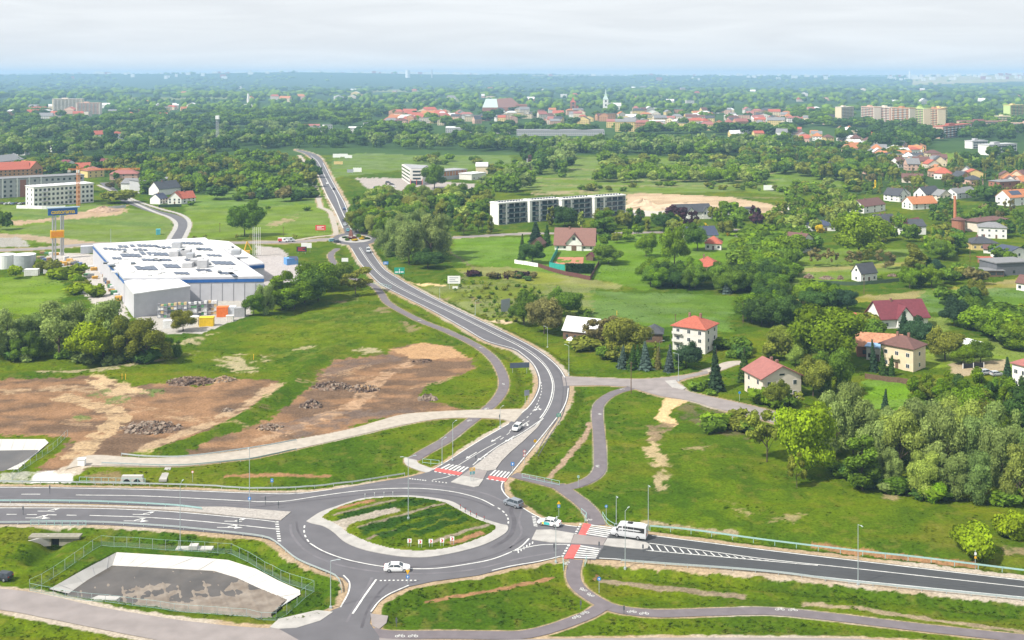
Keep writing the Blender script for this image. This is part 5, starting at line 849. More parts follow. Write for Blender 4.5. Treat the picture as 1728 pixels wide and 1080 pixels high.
# the house row
for (A, B, D, hw, ri, k, wl, rf_, lb) in [((1491, 338), (1517, 341), 10, 4.6, 4.4, 'gx', 'white', 'dark', 'white house with steep dark roof and skylights in the row'), ((1519, 341), (1537, 336), 8, 4.4, 4, 'gy', 'white', 'dark', 'white gabled house with dark roof right of the skylight house'), ((1562, 338), (1588, 335), 10, 4.6, 4.6, 'gx', 'white', 'dark', 'white house with steep dark roof right in the house row'), ((1586, 340), (1606, 339), 8, 4.4, 3.6, 'gy', 'beige', 'grey', 'beige gabled house joined to the dark roofed house'), ((1615, 336), (1648, 332), 10, 4.2, 3.2, 'gx', 'white', 'grey', 'white house with pale slate roof right of the row'),
    ((1540, 354), (1582, 352), 11, 4, 4.2, 'gx', 'white', 'orange', 'white house with bright orange roof below the row'), ((1458, 360), (1494, 355), 11, 4.6, 3.8, 'gx', 'white', 'brown', 'white house with brown roof left of the orange roof'), ((1704, 348), (1745, 345), 12, 6, 4.6, 'gx', 'white', 'orange', 'large white house with orange roof and solar panels'), ((1340, 355), (1358, 352), 8, 4, 4, 'gy', 'white', 'dark', 'white gabled cottage half hidden in the pale thicket'),
    ((1395, 287), (1413, 287), 9, 4.4, 3, 'gx', 'white', 'dark', 'lone white cottage with dark roof above the thicket'), ((1460, 294), (1485, 294), 9, 2.6, 3.4, 'hip', 'pink', 'pink', 'bungalow with faded pink roof hidden among garden trees'), ((1522, 308), (1558, 309), 10, 4.4, 3, 'gx', 'beige', 'brown', 'house with dark plum roof behind the house row'), ((1687, 322), (1722, 320), 11, 7, 1.4, 'hip', 'brick', 'grey', 'brick house with flat pale roof behind the orange roof')]:
    hh, ww_, dd_ = house(A, B, D, hw, ri, k, wl, rf_, lb, floors=2, nf=3, ns=2, chim=1, detail=1, left=True)
    if 'solar' in lb: MB().add([(4, 1.5, hw + ri * .25 + .35), (14, 1.5, hw + ri * .25 + .35), (14, 4.8, hw + ri * .8 + .35), (4, 4.8, hw + ri * .8 + .35), (4, 1.5, hw), (14, 1.5, hw), (14, 4.8, hw), (4, 4.8, hw)], [(0, 1, 2, 3), (4, 5, 1, 0), (5, 6, 2, 1), (6, 7, 3, 2), (7, 4, 0, 3)]).build('solar_array', m_solar, hh)
# villa with tennis court
hv, wv, dv = house((936, 422), (1003, 423.5), 12, 3.6, 7.2, 'gx', 'white', 'villa', 'white villa with large plum brown roof and central gable', 'villa', floors=1, nf=6, ns=2, chim=2, ov=.9, detail=2)
xm = wv * .49; MB().loft([[(xm - 4, y, 0), (xm - 4, y, 4.2), (xm, y, 8.6), (xm + 4, y, 4.2), (xm + 4, y, 0)] for y in (-.8, 4)]).build('front_gable', W['white'], hv); roofmesh('gy', 8, 6, 4.2, 4.4, .6).build('gable_roof', RF['brown'], hv, (xm - 4, -1.2, .05)); window(hv, xm, -.8, 5.4, 1.6, 1.6, 0, 1); MB().box(-1.3, -.06, 0, 1.3, .02, 2.6).build('door', W['wood'], hv, (xm, -.8, 0))
for q in (.16, .27, .74): window(hv, wv * q, 2.0, 5.9, 1, .3, 0, 1)
house((896, 418), (914, 419), 7, 2.4, 2.6, 'gy', 'wood', 'brown', 'small brown timber cabin left of the villa', 'cabin', floors=1, nf=1, ns=0, chim=0, detail=1); house((989, 439), (1001, 440), 4, 2.2, 1.6, 'gy', 'wood', 'maroon', 'little red roofed hut beside the tennis court', 'hut', 'hut', floors=0, nf=0, ns=0, chim=0)
house((1174, 460), (1216, 461), 12, 2.8, 4, 'hip', 'pink', 'red', 'bungalow with bright red hipped roof behind the hedge belt', floors=1, nf=3, ns=1, chim=1, detail=1); house((1190, 422), (1217, 423), 8, 3.2, 3.6, 'hip', 'white', 'red', 'white bungalow with red roof between the maples and the lane', floors=1, nf=3, ns=1, chim=0, detail=1); house((1165, 408), (1212, 406), 11, 3.4, 4, 'gx', 'white', 'navy', 'house with slate blue roof behind the maples', floors=1, nf=4, ns=1, chim=0, detail=1)
ht, wt, dt_ = house((1140, 371), (1202, 369), 12, 4.8, 4.2, 'gx', 'white', 'dark', 'white twin gabled house with dark grey roof beside the sand heap', floors=2, nf=6, ns=2, chim=0, detail=1, left=True)
for q in (.42, .84): MB().loft([[(wt * q - 2.6, y, 0), (wt * q - 2.6, y, 4.6), (wt * q, y, 7.6), (wt * q + 2.6, y, 4.6), (wt * q + 2.6, y, 0)] for y in (-.5, 5)]).build('front_gable', W['white'], ht); roofmesh('gy', 5.2, 6, 4.6, 3, .4).build('gable_roof', RF['dark'], ht, (wt * q - 2.6, -.7, .05)); window(ht, wt * q - .9, -.5, 3, 1, 1.4, 0, 1); window(ht, wt * q + .9, -.5, 3, 1, 1.4, 0, 1)
house((1226, 362), (1278, 360), 8, 3.2, .5, 'flat', 'white', 'dark', 'low white garage block with dark flat roof right of twin gables', 'garage', 'garage', floors=1, nf=4, ns=0, chim=0, detail=1)
# glazed flats: four sister blocks
m_balc = mat('balcony_glass', (.06, .1, .115), .2, .2, 1, spec=.6)
for i, (A, B) in enumerate((((842, 379), (890, 374.5)), ((898, 375), (946, 370.5)), ((952, 371.5), (999, 367)), ((1007, 367.5), (1055, 363)))):
    ax, ay = G(*A); bx, by = G(*B); rz = math.atan2(by - ay, bx - ax); Wd = math.hypot(bx - ax, by - ay); r = empty('apartment_block', (ax, ay, gz(ax, ay)), rz, ['leftmost', 'second from the left', 'second from the right', 'rightmost'][i] + ' of the four white flats with dark balconies', 'apartment block', 'white flats with dark balconies')
    MB().box(0, 2, -.5, Wd, 9, 12.6).box(-1.9 if i else -.4, -.2, -.4, 0, 9.2, 13.2).box(Wd, -.2, -.4, Wd + .3, 9.2, 13.2).build('walls', W['white'], r); MB().box(-2.1 if i else -.6, -.4, 12.7, Wd + .5, 9.4, 13.5).box(0, 0, 13.5, Wd, 9, 13.6).build('roof', W['white'], r)
    sp = MB()
    for q in range(9): sp.add([(1 + q * Wd / 10, 2, 14.3), (1.3 + q * Wd / 10 + 1, 2, 14.3), (1.3 + q * Wd / 10 + 1, 8, 13.7), (1 + q * Wd / 10, 8, 13.7), (1 + q * Wd / 10, 2, 13.6), (1.3 + q * Wd / 10 + 1, 2, 13.6)], [(0, 1, 2, 3), (4, 5, 1, 0)])
    sp.build('solar_array', m_solar, r)
    MB().box(Wd * .23, -.3, 0, Wd * .28, 2, 12.6).build('pier', W['white'], r)
    for f in range(4):
        z = f * 3.15; MB().box(0, 0, z, Wd, 2, z + .22).build('floor_slab', W['grey'], r); MB().box(.1, .02, z + .26, Wd - .1, .08, z + 1.1).build('balcony_rail', m_balc, r)
        for q in range(5):
            if q != 1: MB().box((q + .1) * Wd / 5, 1.93, z + .4, (q + .92) * Wd / 5, 1.99, z + 2.8).build('window', m_glass, r)
# office block and hall behind it
r = empty('office_building', (*G(692, 312), 0), 0, 'white four storey office block with dark ribbon windows', 'building'); o = G(692, 312)
def rel(px, py): x, y = G(px, py); return (x - o[0], y - o[1])
P = [(0, 0), rel(713, 312), (rel(713, 312)[0] + 2, 34), rel(678, 302)]; MB().prism(P, -.5, 13).build('walls', W['offwhite'], r)
MB().prism([(p[0] * .9 + 1, p[1] * .9 + 1) for p in P], 13, 13.7).build('roof', RF['flat'], r)
xr = rel(713, 312)[0]
for f in range(3): MB().box(xr * .22, -.15, 4.6 + f * 2.9, xr * .85, -.02, 6.0 + f * 2.9).build('window', m_glass, r)
MB().box(xr * .08, -.2, .2, xr * .95, -.02, 3.4).build('shop_front', m_glass, r); MB().box(xr * .03, -.35, 0, xr * .07, -.02, 4.6).box(xr * .5, -.35, 0, xr * .54, -.02, 4.6).box(xr * .96, -.35, 0, xr, -.02, 4.6).build('pilaster', mat('signal_red', (.5, .06, .05), .6, .1, 2), r)
q0, q1 = P[3], P[0]; d = Vector((q1[0] - q0[0], q1[1] - q0[1])); ln = d.length; rzl = math.atan2(d.y, d.x)
for f in range(4): MB().box(1.5, -.12, 1.6 + f * 3, ln - 1.5, -.01, 2.8 + f * 3).build('window', m_glass, r, (q0[0], q0[1], 0), rzl)
hh, ww_, dd_ = house((727, 306), (788, 300), 16, 7.5, .5, 'flat', 'grey', 'flat', 'long low hall with orange window panels behind the office', 'school_hall', 'building', floors=0, nf=0, ns=0, chim=0)
for q in range(8): MB().box(ww_ * (.36 + q * .08), -.15, 3.4, ww_ * (.36 + q * .08 + .06), -.02, 7.2).build('panel', W['orange'] if q % 2 else RF['orange'], hh)
house((796, 304), (820, 301), 14, 5, .5, 'flat', 'offwhite', 'white', 'pale low pavilion right of the long hall', 'pavilion', 'building', floors=1, nf=3, ns=0, chim=0, detail=1); house((803, 293), (823, 293), 10, 7, 3, 'gx', 'cream', 'white', 'small cream house behind the pale pavilion', floors=1, nf=2, ns=0, chim=0, detail=1)
# big store with blue stripe
m_clad = mat('metal_cladding', (.42, .42, .44), .55, .06, .5); m_clad2 = mat('metal_cladding_light', (.46, .46, .49), .5, .06, .5); m_blue = mat('blue_trim', (.02, .1, .32), .5, .1, 1); m_memb = mat('roof_membrane', (.6, .59, .575), .8, .2, .12, detail=8)
Hs = 9.5
def GZ(px, py, z=Hs): return G(px, py, z)
o = GZ(209, 471); r = empty('warehouse_store', (o[0], o[1], gz(*o)), 0, 'large grey warehouse store with blue stripe and white roof', 'warehouse')
def rl(px, py, z=Hs): x, y = GZ(px, py, z); return (x - o[0], y - o[1])
MAINP = [rl(209, 471), rl(445, 468), rl(346, 402), rl(157, 413)]; MB().prism(MAINP, -.8, Hs).build('walls', m_clad2, r)
cen = (sum(p[0] for p in MAINP) / 4, sum(p[1] for p in MAINP) / 4)
def infl(P, k): c = (sum(p[0] for p in P) / len(P), sum(p[1] for p in P) / len(P)); return [(c[0] + (p[0] - c[0]) * k, c[1] + (p[1] - c[1]) * k) for p in P]
MB().prism(infl(MAINP, 1.004), Hs - 1.7, Hs - .45).build('blue_band', m_blue, r); MB().prism(infl(MAINP, 1.002), Hs - .4, Hs + .5).build('parapet', m_clad2, r); rf_ = MB().prism(infl(MAINP, .985), Hs + .1, Hs + .53).build('roof', m_memb, r)
EXT = [rl(420, 447, 8), rl(446, 444.5, 8), rl(386, 407, 8), rl(352, 404, 8)]; MB().prism(EXT, -.8, 8).build('entrance_wing', m_clad2, r); MB().prism(infl(EXT, 1.01), 6.2, 7.5).build('blue_band', m_blue, r); MB().prism(infl(EXT, .97), 8, 8.2).build('roof', m_memb, r)
ANX = [rl(226, 495, 9.3), rl(321, 482, 9.3), rl(287, 462, 9.3), rl(210, 474, 9.3)]; MB().prism(ANX, -.8, 8.9).build('annex', m_clad2, r); ar = MB().prism(infl(ANX, 1.015), 8.9, 9.35).build('annex_roof', RF['white'], r)
for q in range(6):
    t = (q + 1) / 7; a = (ANX[0][0] * (1 - t) + ANX[3][0] * t, ANX[0][1] * (1 - t) + ANX[3][1] * t); b = (ANX[1][0] * (1 - t) + ANX[2][0] * t, ANX[1][1] * (1 - t) + ANX[2][1] * t); MB().tube((a[0] * .97 + b[0] * .03, a[1] * .97 + b[1] * .03, 9.4), (b[0] * .94 + a[0] * .06, b[1] * .94 + a[1] * .06, 9.4), .12, .12, 4).build('roof_seam', m_clad, ar)
for q in range(9):     # cladding joints and downpipes on the front
    t = .3 + q * .08; a = (MAINP[0][0] * (1 - t) + MAINP[1][0] * t, MAINP[0][1] * (1 - t) + MAINP[1][1] * t); MB().box(-.06, -.12, 0, .06, .05, Hs - 1.7).build('downpipe', m_clad, r, (a[0], a[1] - .05, 0))
def onroof(name, px, py, w_, d_, h_, m, rz=0, z=Hs + .54, tilt=0):
    x, y = G(px, py, z); mb = MB()
    if tilt: mb.add([(-w_ / 2, -d_ / 2, .15), (w_ / 2, -d_ / 2, .15), (w_ / 2, d_ / 2, .15 + tilt), (-w_ / 2, d_ / 2, .15 + tilt), (-w_ / 2, -d_ / 2, 0), (w_ / 2, -d_ / 2, 0), (w_ / 2, d_ / 2, 0), (-w_ / 2, d_ / 2, 0)], [(0, 1, 2, 3), (4, 5, 1, 0), (5, 6, 2, 1), (6, 7, 3, 2), (7, 4, 0, 3)])
    else: mb.box(-w_ / 2, -d_ / 2, 0, w_ / 2, d_ / 2, h_)
    o_ = mb.build(name, m, rf_, (x - o[0], y - o[1], z - r.location.z)); o_.rotation_euler = (0, 0, rz); return o_
zx = lambda a, b: (a / 4, 320 + b / 4)
for (a, b, n_) in ((800, 380, 2), (930, 374, 4), (1230, 357, 4), (850, 440, 3), (1000, 430, 4), (1330, 398, 3), (920, 525, 4), (1110, 512, 3), (1440, 490, 4), (1560, 570, 1), (820, 440, 1), (880, 375, 1), (950, 425, 1)):
    for q in range(n_): px, py = zx(a + q * 36, b + q * 1); onroof('solar_panel', px + 3, py + 1, 1.9, 9.5 if b > 420 else 7.5, .2, m_solar, R(27))
for (a, b, w_, h_) in ((1195, 380, 4, 2.4), (1180, 435, 4, 2), (1225, 430, 3, 2.4), (1258, 430, 4, 2.4), (1285, 445, 3, 1.8), (1270, 510, 4, 1.8), (1330, 495, 5, 2.4), (1370, 512, 4, 3), (1595, 425, 4, 2)): onroof('air_handling_unit', *zx(a, b + 10), w_, 5, h_, m_metal if a % 2 else W['grey'], R(5))
for (a, b, n_) in ((700, 395, 2), (760, 400, 3), (900, 402, 3), (1060, 470, 3), (960, 470, 4), (1180, 560, 3), (1330, 540, 3), (1400, 440, 3), (1250, 470, 2), (760, 460, 2), (1480, 560, 3), (1060, 385, 3)):
    for q in range(n_): px, py = zx(a + q * 34, b + q * 1); onroof('solar_panel', px + 3, py + 1, 1.7, 5.5, .2, m_solar, R(27))
for q in range(5):     # roof seams and walkways along the membrane
    t = (q + 1) / 6; a = [MAINP[0][k] * (1 - t) + MAINP[3][k] * t for k in (0, 1)]; b = [MAINP[1][k] * (1 - t) + MAINP[2][k] * t for k in (0, 1)]; MB().tube((a[0] * .97 + b[0] * .03, a[1] * .97 + b[1] * .03, Hs + .55), (b[0] * .97 + a[0] * .03, b[1] * .97 + a[1] * .03, Hs + .55), .14, .14, 4).build('roof_seam', m_clad, rf_, (-rf_.location.x, -rf_.location.y, -rf_.location.z))
for q in range(34): px, py = zx(rnd(690, 1600), rnd(390, 590)); onroof('skylight', px, py, rnd(1, 2.2), rnd(2, 4), .5, RF['white'] if q % 3 else m_glass, R(20))
# apartments on the left
def blockA(A, B, D, hw, floors, nf, wall, label, roof='flat', ns=2, group=None, dark=False, cat='apartment block', name='apartment_block'):
    return house(A, B, D, hw, .5, 'flat', wall, roof, label, name, cat, ov=.4, floors=floors, nf=nf, ns=ns, chim=0, detail=1, ww=1.6, wh=1.7, door=False, group=group, left=True, base=.8)
hx, wx, dx_ = blockA((57, 349), (158, 341), 16, 13.4, 4, 14, 'white', 'unfinished white apartment block beside the orange crane', 'white', ns=2)
for q in range(2): MB().box(wx * (.14 + .42 * q), -1.6, 0, wx * (.14 + .42 * q) + 4, -.06, .2).box(wx * (.14 + .42 * q), -1.6, 3.3, wx * (.14 + .42 * q) + 4, -.06, 3.5).box(wx * (.14 + .42 * q), -1.6, 6.6, wx * (.14 + .42 * q) + 4, -.06, 6.8).box(wx * (.14 + .42 * q), -1.6, 9.9, wx * (.14 + .42 * q) + 4, -.06, 10.1).build('balcony', W['grey'], hx)
hx, wx, dx_ = blockA((-60, 338), (142, 326), 18, 14, 4, 20, 'grey', 'long grey apartment block with white framed balconies', 'grey', ns=0)
for q in (.3, .42, .52, .62): MB().box(wx * q, -.5, 0, wx * q + 1, -.05, 14.3).build('white_frame', W['white'], hx)
MB().box(wx * .45, -.3, 0, wx * .5, -.04, 13).build('brick_panel', W['brick'], hx)
house((-40, 305), (50, 301), 16, 8.5, 6, 'gx', 'orange', 'red', 'long apartment house with red tiled roof and orange walls', 'apartment_house', 'apartment block', floors=3, nf=12, ns=2, chim=2, detail=1); house((50, 301), (72, 299), 20, 8.5, 6, 'gy', 'orange', 'red', 'red roofed gabled wing of the orange walled apartments', 'apartment_house', 'apartment block', floors=3, nf=3, ns=2, chim=0, detail=1)
house((-40, 292), (40, 282), 22, 8, 5, 'gx', 'offwhite', 'grey', 'pale grey roofed apartment row at the left edge', 'apartment_house', 'apartment block', floors=2, nf=8, ns=0, chim=0, detail=1)
for (A, B, D, hw, ri, k, wl, rf_2, lb) in [((91, 280), (115, 280), 12, 7, .5, 'flat', 'white', 'grey', 'white cube house with grey roof above the red roofs'), ((108, 287), (132, 285), 12, 5, 4, 'gy', 'white', 'maroon', 'white gabled house with dark red roof left of the crane'), ((128, 292), (154, 291), 12, 5, 4, 'gx', 'beige', 'red', 'house with red roof behind the crane jib'), ((148, 300), (176, 298), 14, 6, 3.4, 'hip', 'yellow', 'pink', 'yellow house with faded hipped roof right of the crane'), ((185, 304), (232, 303), 16, 5, 4.4, 'hip', 'pink', 'pink', 'broad salmon pink house with faded red roof'), ((168, 280), (185, 280), 10, 4, 3, 'gx', 'white', 'maroon', 'small white house with plum roof in the wood'), ((236, 326), (300, 321), 18, 9, .5, 'flat', 'grey', 'grey', 'large grey windowless hall beside the dark roofed house'), ((268, 330), (305, 326), 12, 5, 5, 'gx', 'white', 'dark', 'white house with dark slate roof before the grey hall'), ((225, 322), (240, 318), 10, 6, 3, 'gy', 'white', 'grey', 'small white gabled house left of the grey hall'), ((283, 345), (306, 345), 11, 4, 4.6, 'gy', 'white', 'red', 'white house with bright red gabled roof by the meadow'), ((308, 344), (330, 342), 9, 4, 4.2, 'gx', 'white', 'red', 'wing with bright red roof right of the red gabled house'), ((270, 345), (283, 343), 9, 4, 3.2, 'gx', 'white', 'navy', 'low white house with pale blue roof left of red gables'),
    ((235, 275), (262, 274), 12, 4, 4, 'gx', 'beige', 'grey', 'house with weathered grey roof alone in the wood'), ((160, 234), (182, 233), 14, 6, 5, 'gx', 'white', 'red', 'house with vivid red roof deep in the left wood'), ((192, 236), (208, 234), 12, 8, 3, 'hip', 'white', 'red', 'tall white house with red roof right of the vivid red one'), ((20, 262), (42, 262), 12, 4, 4, 'gy', 'white', 'orange', 'white gabled house with orange roof at the wood edge'), ((70, 255), (90, 254), 12, 5, 4, 'gy', 'white', 'red', 'white house with dark red roof beside the garden wood'), ((92, 257), (110, 256), 10, 4, 3, 'hip', 'white', 'white', 'pale roofed bungalow beside the garden wood')]:
    house(A, B, D, hw, ri, k, wl, rf_2, lb, floors=0 if 'hall' in lb else 2, nf=3, ns=1, chim=0 if k == 'flat' else 1, detail=1)
# tower blocks and landmarks of the far town
def farblock(x0, y0, x1, y1, D, hw, floors, cols_, wall, stripe, label, name='tower_block', group=None, roofm=None):
    ax, ay = G(x0, y0); bx, by = G(x1, y1); rz = math.atan2(by - ay, bx - ax); Wd = math.hypot(bx - ax, by - ay); r = empty(name, (ax, ay, gz(ax, ay)), rz, label, 'apartment block', group)
    MB().box(0, 0, -1, Wd, D, hw).build('walls', W[wall], r); MB().box(-.3, -.3, hw, Wd + .3, D + .3, hw + 1).box(Wd * .3, D * .3, hw + 1, Wd * .5, D * .7, hw + 3.4).build('roof', roofm or W[stripe], r)
    fh = hw / floors; bd = MB()
    for i in range(cols_): bd.box(Wd * (i + .3) / cols_, -.5, .5, Wd * (i + .7) / cols_, -.02, hw - .5)
    bd.build('balcony_stack', W[stripe], r)
    for f in range(floors):
        MB().box(Wd * .04, -.62, f * fh + .9, Wd * .96, -.52, f * fh + fh * .66).build('window_row', m_glass, r)
    return r
for i, (x0, y0, x1, y1, wl, st, lb) in enumerate([(1420, 208, 1441, 207, 'cream', 'beige', 'cream tower block standing alone left of the long row'), (1453, 210, 1475, 212, 'beige', 'pink', 'beige and pink tower block at the left end of the row'), (1477, 211, 1502, 213, 'pink', 'beige', 'rose tower block second from the left in the row'), (1504, 213, 1535, 215, 'beige', 'orange', 'beige and rust tower block in the middle of the row'), (1537, 214, 1559, 216, 'cream', 'green', 'cream and pale green tower block in the long row'), (1561, 215, 1583, 217, 'cream', 'orange', 'cream and orange tower block near the right end'), (1585, 216, 1599, 212, 'green', 'yellow', 'yellow green tower block at the right end of the row')]): farblock(x0, y0, x1, y1, 14, 33 if i else 30, 11, 4, wl, st, lb, group='tower blocks of the far town')
farblock(88, 187, 138, 187, 16, 30, 10, 8, 'cream', 'beige', 'long cream tower block far in the left background'); farblock(128, 193, 168, 193, 16, 26, 9, 6, 'beige', 'pink', 'second cream tower block right of the long one'); farblock(1705, 203, 1728, 202, 15, 30, 10, 4, 'green', 'yellow', 'pale green tower at the right edge'); farblock(1683, 208, 1706, 208, 14, 13, 4, 4, 'green', 'cream', 'low pale green block beside the right edge tower')
farblock(1591, 234, 1640, 228, 14, 17, 5, 8, 'pink', 'white', 'five storey pink block below the tower row', roofm=RF['red']); farblock(1620, 219, 1705, 219, 14, 14, 4, 14, 'cream', 'pink', 'long cream slab block with red trimmed roof', roofm=RF['pink']); farblock(1705, 223, 1790, 223, 14, 14, 4, 14, 'offwhite', 'pink', 'white slab block at the right edge'); farblock(1641, 251, 1667, 250, 12, 9, 3, 5, 'white', 'grey', 'white cubic house beside the sports field'); farblock(1669, 262, 1716, 259, 14, 11, 3, 9, 'white', 'grey', 'long white house with dark windows at the sports field')
farblock(1433, 235, 1460, 233, 14, 8, 2, 6, 'beige', 'cream', 'beige house with pale roof in the suburb')
x, y, z = gp(688, 142.5); t = empty('cooling_tower', (x, y, z), 0, 'white factory tower standing on the far horizon', 'tower'); MB().tube((0, 0, -5), (0, 0, 134 - z), 24, 22, 12).build('tower_body', W['white'], t); MB().tube((0, 0, 134 - z), (0, 0, 144 - z), 22, 20, 12).build('tower_top', W['offwhite'], t)
x, y, z = gp(729, 142.5); tag(MB().tube((0, 0, -5), (0, 0, 149 - z), 8, 5, 8).build('factory_chimney', W['grey'], None, (x, y, z)), 'slim grey factory chimney on the far horizon', 'chimney')
x, y, z = gp(419, 180); t = empty('factory_chimney', (x, y, z), 0, 'white chimney above the far left woods', 'chimney'); MB().tube((0, 0, -2), (0, 0, 38), 3.4, 3, 10).build('shaft', W['white'], t); MB().box(-20, -8, -1, 14, 10, 7).build('boiler_house', W['offwhite'], t)
def church(px, py, label, tower_h, spire_h, tw, wall, spire, nave, rot=0):
    x, y, z = gp(px, py); r = empty('church', (x, y, z), rot, label, 'church'); MB().box(-tw / 2, -tw / 2, -1, tw / 2, tw / 2, tower_h).build('tower', W[wall], r)
    MB().loft([[(-tw / 2 - .5, -tw / 2 - .5, tower_h), (tw / 2 + .5, -tw / 2 - .5, tower_h), (tw / 2 + .5, tw / 2 + .5, tower_h), (-tw / 2 - .5, tw / 2 + .5, tower_h)], [(-tw * .22, -tw * .22, tower_h + spire_h * .35), (tw * .22, -tw * .22, tower_h + spire_h * .35), (tw * .22, tw * .22, tower_h + spire_h * .35), (-tw * .22, tw * .22, tower_h + spire_h * .35)], [(-.2, -.2, tower_h + spire_h), (.2, -.2, tower_h + spire_h), (.2, .2, tower_h + spire_h), (-.2, .2, tower_h + spire_h)]]).build('spire', RF[spire], r)
    wallmesh('gx', nave[0], nave[1], nave[2], nave[3]).build('nave', W[wall], r, (tw / 2, -nave[1] / 2, 0)); roofmesh('gx', nave[0], nave[1], nave[2], nave[3], .6).build('nave_roof', RF['white' if spire == 'teal' else 'red'], r, (tw / 2, -nave[1] / 2, 0))
    for s in (0, 1): MB().box(-tw * .15, -tw / 2 - .1, tower_h * (.35 + .4 * s), tw * .15, -tw / 2 + .02, tower_h * (.35 + .4 * s) + 5).build('window', m_glass, r)
church(1022, 185, 'white church with slender pale green spire in the far town', 27, 28, 13, 'white', 'teal', (34, 16, 11, 7)); church(967, 187, 'brick church tower with red pyramid roof in the far town', 22, 14, 14, 'brick', 'red', (6, 10, 8, 5))
x, y, z = gp(1535, 142); t = empty('church', (x, y, z), 0, 'small white church on the far right hills', 'church'); MB().tube((0, 0, -5), (0, 0, 60), 12, 10, 6).tube((0, 0, 60), (0, 0, 95), 10, 1, 6).build('tower', W['white'], t); MB().box(8, -10, -5, 70, 14, 28).build('nave', W['white'], t)
x, y, z = gp(815, 188); t = empty('church_hall', (x, y, z), R(4), 'huge brick church with half verdigris half red roof', 'church'); MB().box(0, 0, -1, 70, 26, 8).build('walls', W['brick'], t)
MB().loft([[(0, 0, 8), (6, 16, 25), (6, 20, 25), (0, 30, 8)], [(28, 0, 8), (26, 16, 25), (26, 20, 25), (28, 30, 8)]]).build('copper_roof', RF['teal'], t); MB().loft([[(28.2, 0, 8), (26.2, 16, 25), (26.2, 20, 25), (28.2, 30, 8)], [(74, 0, 8), (54, 16, 27), (54, 20, 27), (74, 30, 8)]]).build('red_roof', RF['villa'], t); MB().box(60, -4, -1, 82, 20, 14).build('side_tower', W['brick'], t); t.scale = (1.36, 1.2, 1.25)
# scattered town houses (each a mesh of its own; a few pixels each)
HW, HR = ['white', 'offwhite', 'cream', 'beige', 'pink', 'yellow', 'orange'], {'red': 'red', 'orange': 'orange', 'dark': 'dark grey', 'grey': 'grey', 'white': 'pale', 'brown': 'brown', 'pink': 'faded pink'}
THQ = []
def townhouse(*a): THQ.append(a + (11,) if len(a) == 11 else a)
def townhouse_mesh(px, py, wpx, hw, ri, k, wall, roof, label, group, rz, Dm=11):
    x, y = G(px, py); Wd = wpx / K(py); mb = wallmesh(k, Wd, Dm, hw, ri, 0); n0 = len(mb.m); r = roofmesh(k, Wd, Dm, hw, ri, .5); mb.add(r.v, r.f, 1)
    nwin = max(2, int(Wd / 3.2))
    for f in range(max(1, int(hw / 3))):
        for i in range(nwin): c = (i + .5) * Wd / nwin; mb.box(c - .6, -.1, .9 + f * 3, c + .6, -.01, 2.3 + f * 3, 2)
        for i in range(3): c = (i + .5) * Dm / 3; mb.box(Wd + .01, c - .6, .9 + f * 3, Wd + .1, c + .6, 2.3 + f * 3, 2); mb.box(-.1, c - .6, .9 + f * 3, -.01, c + .6, 2.3 + f * 3, 2)
    return mb, x, y
def town(poly, n, w_, hw, ri, roofs, where, kinds=('gx', 'hip', 'gy'), walls=HW, sp=1.0, flat=.1):
    P = np.array(poly, float); x0, y0 = P.min(0); x1, y1 = P.max(0); got = []; tr = 0
    while len(got) < n and tr < n * 40:
        tr += 1; px, py = rnd(x0, x1), rnd(y0, y1)
        if not inpoly(np.array([px]), np.array([py]), P)[0]: continue
        x, y = G(px, py)
        if any((x - a) ** 2 + (y - b) ** 2 < (16 * sp) ** 2 for a, b in got): continue
        got.append((x, y)); rf = random.choice(roofs); k = 'flat' if rnd(0, 1) < flat else random.choice(kinds); wm = rnd(*w_); hh = rnd(*hw)
        wl = random.choice(walls); townhouse(px, py, wm * K(py), hh, rnd(*ri) if k != 'flat' else .4, k, wl, rf if k != 'flat' else 'grey', ('flat roofed' if k == 'flat' else HR[rf] + ' roofed') + ' house ' + where, ('flat roofed' if k == 'flat' else HR[rf] + ' roofed') + ' houses ' + where, rnd(-.5, .5))
town([(700, 198), (860, 193), (1010, 187), (1150, 190), (1400, 190), (1400, 212), (1250, 218), (1100, 222), (1000, 214), (860, 210), (640, 214), (640, 206)], 170, (12, 28), (7, 13), (3, 6), ['red', 'orange', 'dark', 'grey', 'white', 'brown', 'pink', 'pink', 'grey'], 'in the far old town', flat=.15, sp=.85)
town([(640, 192), (760, 194), (760, 210), (640, 212)], 34, (16, 36), (7, 12), (4, 7), ['red', 'red', 'red', 'orange', 'white'], 'in the red roofed quarter left of the church', flat=.1)
town([(1330, 225), (1440, 222), (1560, 262), (1560, 285), (1450, 270), (1340, 240)], 44, (10, 20), (4, 7), (3, 5), ['red', 'orange', 'grey', 'brown', 'dark', 'white'], 'in the suburb below the tower blocks')
town([(1480, 275), (1560, 262), (1620, 300), (1728, 305), (1728, 322), (1640, 318), (1560, 300)], 26, (10, 17), (4, 7), (3, 5), ['red', 'orange', 'brown', 'grey', 'dark'], 'along the suburban street on the right')
town([(500, 218), (640, 214), (640, 222), (500, 226)], 9, (14, 28), (5, 9), (1, 3), ['grey', 'white', 'pink'], 'left of the red roofed quarter', flat=.5)
town([(0, 178), (330, 172), (330, 200), (0, 206)], 40, (14, 34), (6, 12), (3, 6), ['red', 'orange', 'white', 'grey', 'white'], 'in the far left woods', flat=.3, sp=2)
town([(300, 150), (1728, 150), (1728, 176), (1100, 176), (700, 172), (300, 176)], 60, (20, 45), (7, 14), (4, 8), ['red', 'white', 'white', 'grey', 'orange'], 'scattered in the far woods', flat=.3, sp=3)
town([(1220, 235), (1330, 240), (1330, 228), (1230, 222)], 7, (12, 22), (5, 8), (3, 5), ['red', 'white', 'grey'], 'between wood and suburb')
